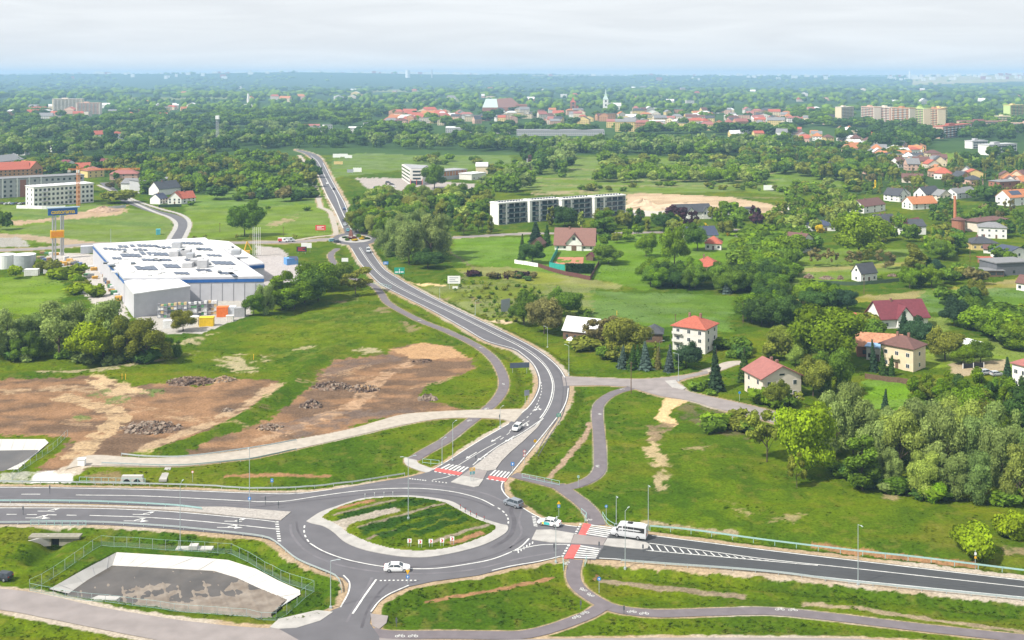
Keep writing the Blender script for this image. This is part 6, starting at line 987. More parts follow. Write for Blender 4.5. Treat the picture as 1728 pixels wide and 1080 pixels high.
for i, (px, py, wm, D, hh, rf, lb) in enumerate([(872, 229, 148, 34, 7.5, 'white', 'very long pale hall at the foot of the old town'), (646, 222, 46, 22, 8, 'white', 'pale vaulted hall left of the old town'), (752, 224, 62, 24, 8, 'white', 'long pale shed below the red roofed quarter'), (838, 226, 22, 20, 7, 'white', 'small pale shed left of the very long hall'), (1038, 222, 34, 14, 16, 'orange', 'yellow terraced house beside the very long hall'), (1096, 216, 26, 16, 12, 'white', 'cream flat roofed block above the wood'), (700, 206, 40, 16, 12, 'red', 'broad house with long red roof in the old town')]): townhouse(px, py, wm, hh, 1.5 if rf == 'white' else 4, 'gx', 'yellow' if 'yellow' in lb else 'grey' if 'long pale' in lb else 'offwhite', 'grey' if 'very long' in lb else rf, lb, None, -.02 * i, D)
THQ = [a for a in THQ if not (a[1] < 200 and -45 < a[0] - 1022 < 30)]     # keep the church in sight
THQ.sort(key=lambda a: -(a[1] - YH)); n_ind = 300 - len([o for o in COL.objects if o.name.split('.')[0] == 'house'])
far_h = [MB(), {}]; FM = []
for i, a in enumerate(THQ):
    mb, x, y = townhouse_mesh(*a)
    if i < n_ind or a[9] is None:
        nm_ = 'house' if a[9] else 'town_hall'
        tag(mb.build(nm_, [W[a[6]], RF[a[7]], m_glass], None, (x, y, gz(x, y)), a[10]), a[8], 'house' if a[9] else 'building', a[9])
    else:
        c, s_ = math.cos(a[10]), math.sin(a[10]); z = gz(x, y); ms = [W[a[6]], RF[a[7]], m_glass]
        for m_ in ms:
            if m_ not in FM: FM.append(m_)
        o_ = len(far_h[0].v); far_h[0].v += [(v[0] * c - v[1] * s_ + x, v[0] * s_ + v[1] * c + y, v[2] + z) for v in mb.v]; far_h[0].f += [tuple(k + o_ for k in f) for f in mb.f]; far_h[0].m += [FM.index(ms[k]) for k in mb.m]
if far_h[0].v: tag(far_h[0].build('far_houses', FM), kind='stuff')
# far specks of towns on the horizon
mb = MB()
for i in range(420):
    px = random.choice([rnd(500, 800), rnd(620, 780), rnd(100, 500), rnd(900, 1728), rnd(1500, 1728)]); py = rnd(134.5, 141) if 480 < px < 800 else rnd(133.8, 143)
    x, y = G(px, py); z = gz(x, y); w_ = rnd(15, 60); mb.box(x, y, z - 3, x + w_, y + 20, z + rnd(18, 34), 0 if rnd(0, 1) < .8 else 1)
tag(mb.build('far_buildings', [W['white'], RF['red']]), kind='stuff')
# ------------------------------------------------------------------ vehicles
def cpaint(name, c): return mat('paint_' + name, c, .3, .04, 3, spec=.5)
CP = {'white': cpaint('white', (.78, .78, .78)), 'grey': cpaint('grey', (.2, .22, .25)), 'dark': cpaint('dark', (.03, .035, .045)), 'silver': cpaint('silver', (.42, .44, .46)), 'red': cpaint('red', (.3, .02, .03)), 'blue': cpaint('blue', (.05, .12, .26)), 'teal': cpaint('teal', (.1, .34, .4))}
m_tyre = mat('tyre_rubber', (.018, .018, .02), .9, .1, 4); m_rim = mat('wheel_rim', (.4, .41, .43), .4, .1, 4, metal=.6); m_lamp = mat('headlight_lens', (.7, .72, .75), .2, .05, 4); m_tail = mat('tail_light', (.35, .02, .02), .3, .1, 4)
def ring(x, zb, zt, w, wt=None): wt = w if wt is None else wt; zm = zb + (zt - zb) * .55; return [(x, -w * .94, zb), (x, -w, zm), (x, -wt * .97, zt), (x, wt * .97, zt), (x, w, zm), (x, w * .94, zb)]
SPEC = {'sedan': (4.8, 1.84, 1.42, [(-2.4, .42, .72, .72), (-2.3, .3, .98, .84), (-1.6, .24, 1.02, .9), (0, .22, .96, .92), (1.2, .22, .92, .9), (2.0, .26, .82, .84), (2.36, .34, .66, .66)], (-1.75, -1.05, .35, 1.15)),
        'hatch': (4.1, 1.75, 1.48, [(-2.05, .42, .8, .74), (-1.98, .3, 1.02, .82), (-1.2, .24, 1.0, .87), (.4, .22, .96, .88), (1.3, .24, .9, .84), (1.8, .28, .78, .76), (2.05, .36, .62, .62)], (-1.98, -1.65, .2, 1.15)),
        'suv': (4.5, 1.85, 1.65, [(-2.25, .5, .9, .78), (-2.18, .34, 1.12, .86), (-1.4, .3, 1.1, .91), (.3, .28, 1.06, .92), (1.4, .3, 1.02, .9), (2.0, .34, .92, .84), (2.25, .42, .74, .7)], (-2.12, -1.75, .35, 1.2))}
def car_proto(kind, col):
    Ln, wd, ht, S, cab = SPEC[kind]; r = bpy.data.objects.new('car', None); COL.objects.link(r); pm = CP[col]
    MB().loft([ring(x, a, b, w_, w_ * .95) for x, a, b, w_ in S]).build('body', pm, r, smooth=False)
    a, b, c, d = cab; zb = 1.0 if kind != 'suv' else 1.1; w0, w1 = wd / 2 * .93, wd / 2 * .74; zt = ht - .05
    MB().add([(a, -w0, zb - .06), (d, -w0, zb - .1), (d, w0, zb - .1), (a, w0, zb - .06), (b, -w1, zt), (c, -w1, zt), (c, w1, zt), (b, w1, zt)], [(0, 1, 5, 4), (1, 2, 6, 5), (2, 3, 7, 6), (3, 0, 4, 7), (4, 5, 6, 7)]).build('window', m_glass, r)
    rf = MB().add([(b - .06, -w1 - .03, zt - .02), (c + .06, -w1 - .03, zt - .02), (c + .06, w1 + .03, zt - .02), (b - .06, w1 + .03, zt - .02), (b + .1, -w1 + .1, ht), (c - .1, -w1 + .1, ht), (c - .1, w1 - .1, ht), (b + .1, w1 - .1, ht)], [(0, 1, 5, 4), (1, 2, 6, 5), (2, 3, 7, 6), (3, 0, 4, 7), (4, 5, 6, 7), (3, 2, 1, 0)])
    for s in (-1, 1):
        for (x0, x1) in ((a + .02, b), (d - .02, c), ((a + d) / 2 - .3, (b + c) / 2 - .15)): rf.tube((x0, s * (w0 + .005), zb - .05), (x1, s * (w1 + .01), zt), .05, .045, 4)
    rf.build('roof', pm, r)
    for x in (-Ln * .29, Ln * .295):
        for s in (-1, 1):
            wh = MB().tube((0, -.11, 0), (0, .11, 0), .34, .34, 14).build('wheel', m_tyre, r, (x, s * (wd / 2 - .1), .34)); MB().tube((0, s * .1, 0), (0, s * .125, 0), .22, .2, 10).build('rim', m_rim, wh)
    for s in (-1, 1):
        MB().box(-.1, -.16, -.06, .06, .16, .07).build('headlight', m_lamp, r, (Ln / 2 - .2, s * .58, .68)); MB().box(-.06, -.16, -.08, .08, .16, .08).build('tail_light', m_tail, r, (-Ln / 2 + .06, s * .6, .88))
        MB().box(-.08, -.09, -.06, .08, .09, .06).build('wing_mirror', pm, r, (cab[3] - .35, s * (wd / 2 + .05), 1.02))
    return r
CARP = {}
def heading(p, q): a, b = G(*p), G(*q); return math.atan2(b[1] - a[1], b[0] - a[0])
def car(kind, col, px, py, rz, label, group=None, z=.03):
    key = (kind, col); x, y = G(px, py); loc = (x, y, max(z, gz(x, y)) if z is None else z)
    if key not in CARP: r = car_proto(kind, col); CARP[key] = r; r.location = loc; r.rotation_euler = (0, 0, rz)
    else: r = copy_tree(CARP[key], loc, rz)
    for k in ('group',):
        if k in r: del r[k]
    tag(r, label, 'car', group); return r
car('sedan', 'white', 670, 963, .02, 'white sedan driving round the near side of the roundabout')
car('suv', 'grey', 866, 853.5, heading((880, 857), (853, 848)), 'grey SUV leaving the roundabout on its right side')
tx = car('sedan', 'white', 927, 886, heading((946, 888), (909, 882)), 'white sedan with teal and yellow door stickers before the crossing')
MB().box(-.35, .925, .34, .85, .945, .88).build('door_sticker', mat('teal_sticker', (.06, .45, .45), .5, .25, 4), tx); MB().box(-.75, .925, .34, -.36, .945, .86) ; MB().box(.86, .925, .36, 1.25, .945, .84).build('door_sticker', mat('yellow_sticker', (.65, .55, .1), .5, .2, 4), tx)
car('hatch', 'white', 872.5, 725, heading((884, 714), (862, 734)), 'white hatchback approaching the roundabout on the main road')
car('hatch', 'dark', 2, 976, 2.9, 'dark car parked in the grass at the left edge', z=-.2)
for i, (px, py, k, c, p, q, lb) in enumerate([(539, 283, 'suv', 'dark', (541, 290), (535, 275), 'farthest dark car on the far road'), (542, 288, 'sedan', 'silver', (545, 293), (538, 280), 'silver car behind the farthest dark car'), (552, 311, 'hatch', 'white', (550, 305), (556, 320), 'white car on the left lane of the far road'), (563, 320, 'suv', 'dark', (566, 327), (560, 312), 'dark car on the right lane of the far road'), (581, 354, 'suv', 'blue', (584, 362), (577, 346), 'dark blue car just before the small roundabout'), (580, 373, 'sedan', 'dark', (577, 366), (583, 380), 'dark car last in the queue at the small roundabout'), (582, 381, 'hatch', 'silver', (580, 374), (586, 388), 'silver car in the queue at the small roundabout'), (587, 390, 'sedan', 'teal', (584, 384), (590, 396), 'teal car first in the queue at the small roundabout'), (562, 408, 'suv', 'teal', (556, 408.5), (570, 407.5), 'pale blue car entering the small roundabout from the left'), (569, 409.5, 'hatch', 'dark', (560, 409.8), (575, 409.2), 'dark car beside the pale blue one'),
    (655, 309, 'suv', 'dark', (650, 309), (660, 309), 'dark car parked leftmost at the office block'), (661, 312, 'sedan', 'dark', (655, 312), (668, 312), 'black car parked in the middle at the office block'), (635, 318, 'suv', 'blue', (630, 318), (640, 318), 'dark blue car parked at the near edge of the office car park'), (664, 316, 'hatch', 'white', (660, 316), (670, 316), 'white car parked at the office block'),
    (1664, 632, 'suv', 'silver', (1660, 632), (1670, 631), 'silver car parked beside the yellow shrubs'), (1682, 634, 'hatch', 'silver', (1676, 634), (1690, 633), 'pale car parked right of the silver one'), (992, 459, 'suv', 'white', (986, 460), (1000, 458), 'white car parked behind the hedge by the tennis court')]):
    car(k, c, px, py, heading(p, q), lb, z=.03 if i < 10 else .06)
for i in range(7): car('sedan', ['dark', 'silver', 'white', 'blue', 'dark', 'silver', 'dark'][i], 4 + i * 6, 344.5 + (i % 2) * .8, 1.5, ordn(i, 7) + ' car parked before the grey apartment block', 'cars parked before the grey apartments', .08)
# minibus
def minibus(px, py, rz):
    x, y = G(px, py); r = empty('minibus', (x, y, .03), rz, 'silver minibus with dark windows at the right crossing', 'minibus'); pm = cpaint('minibus', (.5, .51, .53))
    S = [(-3.55, .5, 2.5, .92, .84), (-3.5, .36, 2.68, .98, .88), (-2, .32, 2.74, 1.0, .88), (1.3, .32, 2.74, 1.0, .88), (1.9, .32, 2.62, 1.0, .84), (2.55, .34, 1.75, .98, .88), (2.75, .36, 1.42, .97, .9), (3.4, .4, 1.15, .9, .8), (3.62, .48, .95, .78, .7)]
    def rg(x, a, b, w_, wt): return [(x, -w_ * .96, a), (x, -w_, a + .35), (x, -w_, a + (b - a) * .6), (x, -wt, b - .05), (x, -wt * .8, b), (x, wt * .8, b), (x, wt, b - .05), (x, w_, a + (b - a) * .6), (x, w_, a + .35), (x, w_ * .96, a)]
    MB().loft([rg(*s) for s in S]).build('body', pm, r)
    for s in (-1, 1):
        for (a, b) in ((-3.2, -1.1), (-1.05, .15), (.2, 1.05)): MB().add([(a, s * 1.012, 1.42), (b, s * 1.012, 1.42), (b, s * .96, 2.32), (a, s * .96, 2.32), (a, s * .9, 1.42), (b, s * .9, 1.42), (b, s * .86, 2.32), (a, s * .86, 2.32)], [(0, 1, 2, 3), (7, 6, 5, 4), (0, 4, 5, 1), (1, 5, 6, 2), (2, 6, 7, 3), (3, 7, 4, 0)]).build('window', m_dark, r)
        MB().add([(1.3, s * 1.012, 1.4), (2.35, s * 1.0, 1.4), (1.95, s * .95, 2.2), (1.3, s * .96, 2.25), (1.3, s * .9, 1.4), (2.35, s * .9, 1.4), (1.95, s * .86, 2.2), (1.3, s * .86, 2.25)], [(0, 1, 2, 3), (7, 6, 5, 4), (0, 4, 5, 1), (1, 5, 6, 2), (2, 6, 7, 3), (3, 7, 4, 0)]).build('window', m_dark, r)
        for x in (-1.9, 2.3): wh = MB().tube((0, -.13, 0), (0, .13, 0), .38, .38, 14).build('wheel', m_tyre, r, (x, s * .92, .38)); MB().tube((0, s * .12, 0), (0, s * .15, 0), .24, .22, 10).build('rim', m_rim, wh)
        MB().box(-.08, -.17, -.12, .08, .17, .12).build('headlight', m_lamp, r, (3.42, s * .62, .95)); MB().box(-.05, -.1, -.25, .05, .1, .25).build('tail_light', m_tail, r, (-3.54, s * .82, 1.2)); MB().box(-.1, -.12, -.15, .1, .12, .2).build('wing_mirror', m_dark, r, (2.3, s * 1.14, 1.6))
    MB().add([(2.02, -.8, 2.5), (2.02, .8, 2.5), (2.6, .86, 1.72), (2.6, -.86, 1.72)], [(0, 1, 2, 3)]).build('windscreen', m_glass, r, (.02, 0, .03))
    MB().box(-.5, -.4, 0, .5, .4, .16).build('roof_hatch', m_dark, r, (-.2, 0, 2.7)); MB().box(-.7, -.6, 0, .7, .6, .14).build('roof_hatch', cpaint('white', (.78, .78, .78)), r, (-2.2, 0, 2.7))
minibus(1062, 906, heading((1094, 911), (1030, 902)))
def van(px, py, rz, label, c1, c2=None):
    x, y = G(px, py); r = empty('van', (x, y, .04), rz, label, 'van'); MB().loft([ring(-2.8, .4, 2.3, .95, .9), ring(1.2, .35, 2.4, .98, .9), ring(1.9, .35, 1.5, .97, .9), ring(2.7, .45, 1.0, .85, .8)]).build('body', c1, r)
    MB().add([(1.25, -.8, 2.3), (1.25, .8, 2.3), (1.9, .85, 1.55), (1.9, -.85, 1.55)], [(0, 1, 2, 3)]).build('windscreen', m_glass, r, (.04, 0, .03))
    for s in (-1, 1):
        MB().box(.3, -.02, 1.3, 1.4, .02, 2.0).build('window', m_glass, r, (0, s * .98, 0))
        for q in (-1.7, 1.7): MB().tube((0, -.12, 0), (0, .12, 0), .36, .36, 12).build('wheel', m_tyre, r, (q, s * .9, .36))
    if c2: MB().box(-2.7, -1.0, .6, -.6, 1.0, 2.1).build('side_panel', c2, r)
van(621.5, 426, heading((621.5, 420), (622.5, 432)), 'pale van leaving the small roundabout on the main road', CP['silver']); van(478, 408.5, .05, 'white van with red tail on the west road', CP['white'], mat('signal_red', (.5, .06, .05))); van(489, 408, .05, 'grey delivery van on the west road', CP['silver'])
# ------------------------------------------------------------------ street furniture
m_galv = mat('galvanised_steel', (.42, .48, .5), .5, .08, 3, metal=.3); m_teal = mat('railing_paint', (.3, .46, .45), .6, .1, 3); m_grn = mat('sign_green', (.02, .3, .2), .5, .1, 2); m_blu = mat('sign_blue', (.03, .2, .55), .5, .1, 2); m_yel = mat('sign_yellow', (.75, .42, .02), .5, .1, 2); m_wsign = mat('sign_white', (.75, .75, .74), .5, .05, 2); m_rsign = mat('sign_red', (.6, .04, .04), .5, .1, 2); m_back = mat('sign_back', (.3, .32, .36), .6, .08, 2); m_post = mat('dark_post', (.09, .1, .11), .7, .1, 3)
def lamp(px, py, hpx, arm, label, kind='arm', mt=None):
    x, y, z = gp(px, py); h = hpx / K(py); mt = mt or m_galv; r = empty('street_lamp', (x, y, z), arm, label, 'street lamp', 'street lamps along the roads')
    MB().tube((0, 0, -.3), (0, 0, h), .085, .05, 8).build('pole', mt, r); MB().box(-.2, -.2, -.1, .2, .2, .35).build('base', mt, r)
    ds = (1, -1) if kind == 'double' else ((1, -1) if kind == 'quad' else (1,))
    for s in ds:
        MB().tube((0, 0, h - .05), (s * 1.1, 0, h + .2), .04, .03, 6).build('arm', mt, r); MB().box(-.32, -.11, -.04, .32, .11, .05).build('lamp_head', m_galv, r, (s * 1.35, 0, h + .22))
    return r
for (px, py, hp, arm, lb, k) in [(689, 879, 104, .3, 'tall street lamp with two arms in the middle of the roundabout island', 'double'), (421, 846, 92, -1.5, 'tall street lamp beside the north carriageway at left', 'arm'), (304, 928, 112, 1.5, 'tall street lamp between west road and basin', 'arm'), (558, 1026, 80, 0, 'street lamp at the corner of the lower exit', 'arm'), (1448, 986, 102, -1.4, 'street lamp on the right stretch of the east road', 'arm'), (1094, 889, 79, -1.5, 'street lamp behind the minibus', 'arm'), (1040, 883, 50, -1.5, 'short street lamp by the railing above the right crossing', 'arm'), (1055, 956, 98, 1.0, 'street lamp in front of the minibus', 'arm'), (938, 949, 70, 1.4, 'street lamp left of the lower right crossing', 'arm'), (924, 582, 34, 2.5, 'street lamp on the right of the main road bend', 'arm'), (960, 633, 50, 2.5, 'street lamp near the side road junction', 'arm'), (1145, 643, 46, 2.8, 'lamp on a post at the fork of the side road', 'arm'), (764, 777, 64, 1.0, 'right lamp by the small railing left of the crossing', 'arm'), (746, 782, 40, 1.0, 'left lamp by the small railing left of the crossing', 'arm'), (844, 722, 34, 1, 'lamp post at the end of the gravel track', 'arm'), (1113, 594, 18, 0, 'short white lamp before the white house', 'arm'), (742, 505, 20, .5, 'lamp beside the plantation', 'arm'), (802, 530, 24, .5, 'lamp on the far verge of the main road', 'arm'), (1112, 600, 10, 0, 'low garden lamp', 'arm')][:-1]: lamp(px, py, hp, arm, lb, k)
for (px, py, hp, lb) in [(1065, 664, 54, 'dark wooden pole with lamp at the bend of the side road'), (1458, 497, 34, 'wooden pole below the white cottage'), (1254, 546, 36, 'wooden pole in front of the small grove'), (1637, 442, 34, 'wooden pole by the yellow bungalow'), (1140, 545, 16, 'post with bird box behind the white house'), (371, 392, 16, 'dark wooden pole on the left meadow'), (187, 412, 26, 'thin pole beside the west road'), (478, 403, 22, 'pole on the meadow before the small roundabout')]:
    x, y, z = gp(px, py); h = hp / K(py); r = empty('utility_pole', (x, y, z), .4, lb, 'pole'); MB().tube((0, 0, -.3), (0, 0, h), .14, .1, 7).build('pole', W['wood'] if 'thin' not in lb else m_galv, r); MB().box(-.5, -.06, h - .5, .5, .06, h - .35).build('crossarm', W['wood'], r)
def sign(px, py, label, parts, post_h, two=0.0, rz=0.0, cat='traffic sign', name='traffic_sign', post=None, group=None):
    """parts: (shape, centre height m, width, height, material, inset material, inset shape)"""
    x, y, z = gp(px, py); r = empty(name, (x, y, z), rz, label, cat, group)
    for s in ((-two, two) if two else (0,)): MB().tube((s, .03, -.2), (s, .03, post_h), .05, .05, 6).build('post', post or m_galv, r)
    for (sh, cz, w_, h_, m_, inset) in parts:
        mb = MB()
        if sh == 'disc': mb.tube((0, -.04, cz), (0, -.01, cz), w_ / 2, w_ / 2, 18)
        elif sh == 'tri': mb.add([(-w_ / 2, -.04, cz - h_ * .4), (w_ / 2, -.04, cz - h_ * .4), (0, -.04, cz + h_ * .6), (-w_ / 2, -.01, cz - h_ * .4), (w_ / 2, -.01, cz - h_ * .4), (0, -.01, cz + h_ * .6)], [(0, 1, 2), (5, 4, 3), (0, 3, 4, 1), (1, 4, 5, 2), (2, 5, 3, 0)])
        else: mb.box(-w_ / 2, -.05, cz - h_ / 2, w_ / 2, -.01, cz + h_ / 2)
        pn = mb.build('panel', m_, r)
        if inset:
            mi, kind = inset; q = MB()
            if kind == 'disc': q.tube((0, -.055, cz), (0, -.045, cz), w_ * .36, w_ * .36, 16)
            elif kind == 'up': q.add([(-w_ * .28, -.055, cz), (w_ * .28, -.055, cz), (0, -.055, cz + w_ * .3)], [(0, 1, 2)]).box(-w_ * .09, -.056, cz - w_ * .3, w_ * .09, -.05, cz)
            elif kind == 'chev':
                q.add([(-w_ * .25, -.065, cz + h_ * .38), (w_ * .05, -.065, cz + h_ * .38), (w_ * .3, -.065, cz), (w_ * .05, -.065, cz - h_ * .38), (-w_ * .25, -.065, cz - h_ * .38), (0, -.065, cz)], [(0, 1, 2, 5), (5, 2, 3, 4)])
            elif kind == 'lines':
                for t in (-.25, .0, .25): q.box(-w_ * .36, -.062, cz + t * h_ - h_ * .05, w_ * (.1 + abs(t)), -.052, cz + t * h_ + h_ * .05)
            elif kind == 'map':
                q.box(-w_ * .03, -.062, cz - h_ * .4, w_ * .03, -.052, cz + h_ * .3).box(-w_ * .42, -.062, cz - h_ * .3, -w_ * .12, -.052, cz - h_ * .12).box(w_ * .12, -.062, cz - h_ * .3, w_ * .4, -.052, cz - h_ * .12).tube((0, -.062, cz - h_ * .2), (0, -.052, cz - h_ * .2), h_ * .14, h_ * .14, 10)
            q.build('symbol', mi, pn)
    return r
for i, (px, py) in enumerate([(691, 925), (709, 926), (727, 925.5), (746, 924), (763, 921)]): sign(px, py, ordn(i, 5) + ' red and white chevron board on the roundabout island', [('box', 1.1, .8, .8, m_wsign, (m_rsign, 'chev'))], 1.5, .25, cat='chevron sign', name='chevron_sign', group='chevron boards on the roundabout')
sign(688, 985, 'yellow and blue signs on one post in front of the white sedan', [('tri', 2.25, .8, -.8, m_yel, None), ('disc', 1.35, .66, .66, m_blu, (m_wsign, 'up'))], 2.4)
sign(797, 812, 'orange and teal direction sign on the traffic island', [('box', 2.75, 1.25, .75, m_yel, (m_wsign, 'lines')), ('box', 1.95, 1.1, .6, mat('sign_teal', (.02, .3, .33)), (m_wsign, 'lines'))], 3.1, .35, .35, 'direction sign', 'direction_sign')
sign(943, 717, 'small green town sign on the right verge of the main road', [('box', 2.5, 1.2, .9, m_grn, (m_wsign, 'lines'))], 3, .3, .3, 'direction sign', 'direction_sign')
sign(903, 760, 'round orange sign on the right verge of the main road', [('disc', 2.3, .8, .8, m_yel, None)], 2.5, 0, .4); sign(885, 783, 'two round red rimmed signs one above the other', [('disc', 3.0, .75, .75, m_rsign, (m_wsign, 'disc')), ('disc', 2.1, .75, .75, m_rsign, (m_wsign, 'disc'))], 3.3, 0, .3)
sign(889, 681, 'grey sign back on two posts inside the bend', [('box', 3.1, 1.6, 1.5, m_back, None)], 3.8, .5, .5, 'direction sign', 'direction_sign'); sign(877, 628, 'wide dark sign seen from behind at the bend', [('box', 3.0, 6.0, 1.6, mat('sign_dark', (.07, .09, .13)), None)], 3.8, 2.2, .15, 'direction sign', 'direction_sign')
sign(421, 858, 'blue arrow sign beside the tall lamp at left', [('disc', 2.2, .7, .7, m_blu, (m_wsign, 'up'))], 2.5); sign(459, 822, 'blue sign on the grass bank at left', [('box', 1.9, .6, .8, m_blu, (m_wsign, 'up'))], 2.4); sign(325, 810, 'red rimmed sign on the left bank', [('disc', 2.3, .6, .6, m_rsign, (m_wsign, 'disc'))], 2.5)
sign(943, 866, 'yellow triangle above blue sign on the hedge side verge', [('tri', 3.0, .8, .7, m_yel, None), ('box', 2.3, .6, .6, m_blu, (m_wsign, 'up'))], 3.1); sign(1023, 875, 'blue round sign by the railing at the right crossing', [('disc', 2.6, .6, .6, m_blu, (m_wsign, 'up'))], 2.8); sign(1011, 1000, 'blue cycle path sign on the lower grass', [('disc', 2.5, .7, .7, m_blu, (m_wsign, 'up'))], 2.9); sign(865, 800, 'blue crossing sign beside the upper zebra crossing', [('box', 2.4, .8, .8, m_blu, (m_wsign, 'up'))], 2.8)
sign(976, 822, 'teal sign on a post beside the cycle path bend', [('box', 2.4, .5, .5, m_teal, None)], 2.7); sign(1646, 955, 'post with white head and orange band at right', [('box', 2.9, .4, .5, m_wsign, None), ('box', 2.2, .4, .4, m_yel, None)], 3.6); sign(1248, 676, 'blue sign beside the east lane', [('disc', 2.3, .7, .7, m_blu, None)], 2.5)
for i, (px, py, lb) in enumerate([(84, 833, 'dark slim sign post on the north carriageway edge'), (39, 869, 'dark sign post on the median at left'), (402, 890, 'dark sign post at the end of the median'), (448, 852, 'dark marker sign on the median tip'), (1011, 930, 'black sign post on the right traffic island'), (935, 930, 'thin sign post at the left end of the right island'), (803, 778, 'grey marker post on the cobbled island'), (1085, 931, 'thin post at the right island tip'), (470, 858, 'marker sign pair on the median tip'), (980, 1027, 'post where the cycle paths join'), (1053, 1036, 'post below the cycle path junction'), (669, 1058, 'dark post on the lower lawn'), (843, 709, 'small traffic light post at the track')]): sign(px, py, lb, [('box', 1.5 if i < 5 else 1.1, .3, .7, m_post, None)], 2.0 if i < 5 else 1.6, post=m_post, cat='sign post', name='sign_post')
# billboards
for (px, py, w_, h_, ch, m_, ins, lb, rz) in [(674, 470, 4.6, 2.9, 3.6, m_grn, (m_wsign, 'map'), 'large green direction sign right of the main road', .1), (651, 452, 2.4, 1.4, 2.4, m_blu, (m_wsign, 'lines'), 'small blue sign beside the main road', .1), (766, 487, 5.4, 3.3, 4.0, m_wsign, (m_back, 'lines'), 'white billboard with faint print at the plantation', 0), (768, 488, 2.2, 1.0, .9, m_wsign, None, 'small white board below the printed billboard', 0), (853, 529, 4.4, 4.8, 3.4, m_back, None, 'grey back of the double billboard by the road', .7), (517, 425, 5.4, 2.6, 3.6, m_wsign, None, 'blank white billboard near the car park', 0), (509, 428, 5.2, 2.6, 2.4, mat('sign_black', (.03, .03, .05)), (m_rsign, 'lines'), 'dark billboard with coloured print near the car park', 0), (541, 392, 6, 3, 2.5, m_rsign, (m_wsign, 'lines'), 'red billboard on the meadow before the small roundabout', 0), (582, 444, 3.2, 1.8, 1.8, m_wsign, None, 'small white board beside the purple path', 0), (496, 309, 6, 6, 4.6, m_wsign, (m_rsign, 'lines'), 'tall white billboard with red lower half left of the far road', 0), (568, 268, 8, 4, 3.5, m_wsign, None, 'leftmost white billboard beyond the far road', 0), (579, 267.5, 10, 3.4, 3.6, m_wsign, None, 'middle white billboard beyond the far road', 0), (588, 268, 8, 3.2, 2.5, m_wsign, None, 'rightmost white billboard beyond the far road', 0), (571, 278, 9, 3, 2, mat('sign_cream', (.6, .45, .2)), None, 'low orange hoarding beyond the far road', 0), (603, 292, 8, 4, 3, m_wsign, None, 'white billboard before the office car park', 0), (591, 293, 6, 3, 2.6, m_back, None, 'grey billboard back before the office car park', 0), (1297, 322, 8, 4, 2.6, m_wsign, (m_dark, 'disc') if False else None, 'white container board on the far field', 0), (495, 447, 4, 2, 3, mat('sign_slate', (.12, .13, .2)), None, 'dark sign board at the edge of the car park', 0), (1060, 875, .1, .1, .1, m_wsign, None, '', 0)][:-1]:
    sign(px, py, lb, [('box', ch, w_, h_, m_, ins)], ch, w_ * .35, rz, 'direction sign' if 'direction' in lb or 'blue' in lb else 'billboard', 'direction_sign' if 'direction' in lb or 'blue' in lb else 'billboard')
# guard rails: beam and single posts
def rail(px, label, spacing=4.0, h=.72, beam=.3, mt=None, cat='guard rail', name='guard_rail', two=False, thin=.05):
    P, Ln = resample(wline(px), 2.0); mt = mt or m_galv; o = P[0]; r = empty(name, (o[0], o[1], 0), 0, label, cat); zs = [max(gz(*p), -.12) for p in P]
    l, q = strip_world(P, thin); n = len(P); z0 = np.array(zs)
    for (a, b) in (((h - beam, h),) if not two else ((h - .06, h), (.2, .26))):
        mb = MB(); vs = []
        for arr in (l, q):
            for zz in (a, b): vs += [(arr[i][0] - o[0], arr[i][1] - o[1], z0[i] + zz) for i in range(n)]
        fs = []
        for i in range(n - 1): fs += [(i, i + 1, n + i + 1, n + i), (2 * n + i, 3 * n + i, 3 * n + i + 1, 2 * n + i + 1), (n + i, n + i + 1, 3 * n + i + 1, 3 * n + i), (i, 2 * n + i, 2 * n + i + 1, i + 1)]
        mb.add(vs, fs).build('beam', mt, r, fix=True)
    m_ = None; k = max(2, int(Ln / spacing) + 1); k = min(k, 95); Q, _ = resample(P, Ln / (k - 1) * .9999)
    for p in Q:
        if m_ is None: pm_ = MB().box(-.05, -.05, -.4, .05, .05, h).build('post', mt, r, (p[0] - o[0], p[1] - o[1], max(gz(*p), -.12))); m_ = pm_.data
        else: link('post', m_, r, (p[0] - o[0], p[1] - o[1], max(gz(*p), -.12)))
    return r
rail([(-150, 816), (0, 815.5), (130, 817), (240, 819), (330, 821.5), (432, 827), (520, 824), (600, 815.5), (683, 802)], 'long guard rail on the upper edge of the west road'); rail([(-150, 848), (0, 848), (150, 849), (285, 855), (340, 861)], 'guard rail on the grass median of the west road', mt=m_teal); rail([(-150, 885), (0, 885), (150, 884), (250, 889), (325, 895), (432, 907), (462, 916), (498, 945), (530, 960), (564, 974), (574, 986), (576, 1000)], 'guard rail curving along the lower edge of the roundabout')
rail([(205, 769), (250, 773), (320, 772), (432, 757), (500, 745)], 'guard rail on the upper side of the gravel track'); rail([(172, 784), (300, 788), (400, 780), (432, 776), (500, 761)], 'low guard rail on the lower side of the gravel track'); rail([(1097, 891), (1164, 897), (1296, 915), (1446, 933), (1546, 943.5), (1728, 966), (1900, 986)], 'guard rail on the upper edge of the east road', mt=m_teal); rail([(1048, 949), (1100, 953), (1296, 968), (1446, 986), (1728, 1014), (1900, 1032)], 'guard rail on the lower edge of the east road', beam=.36)
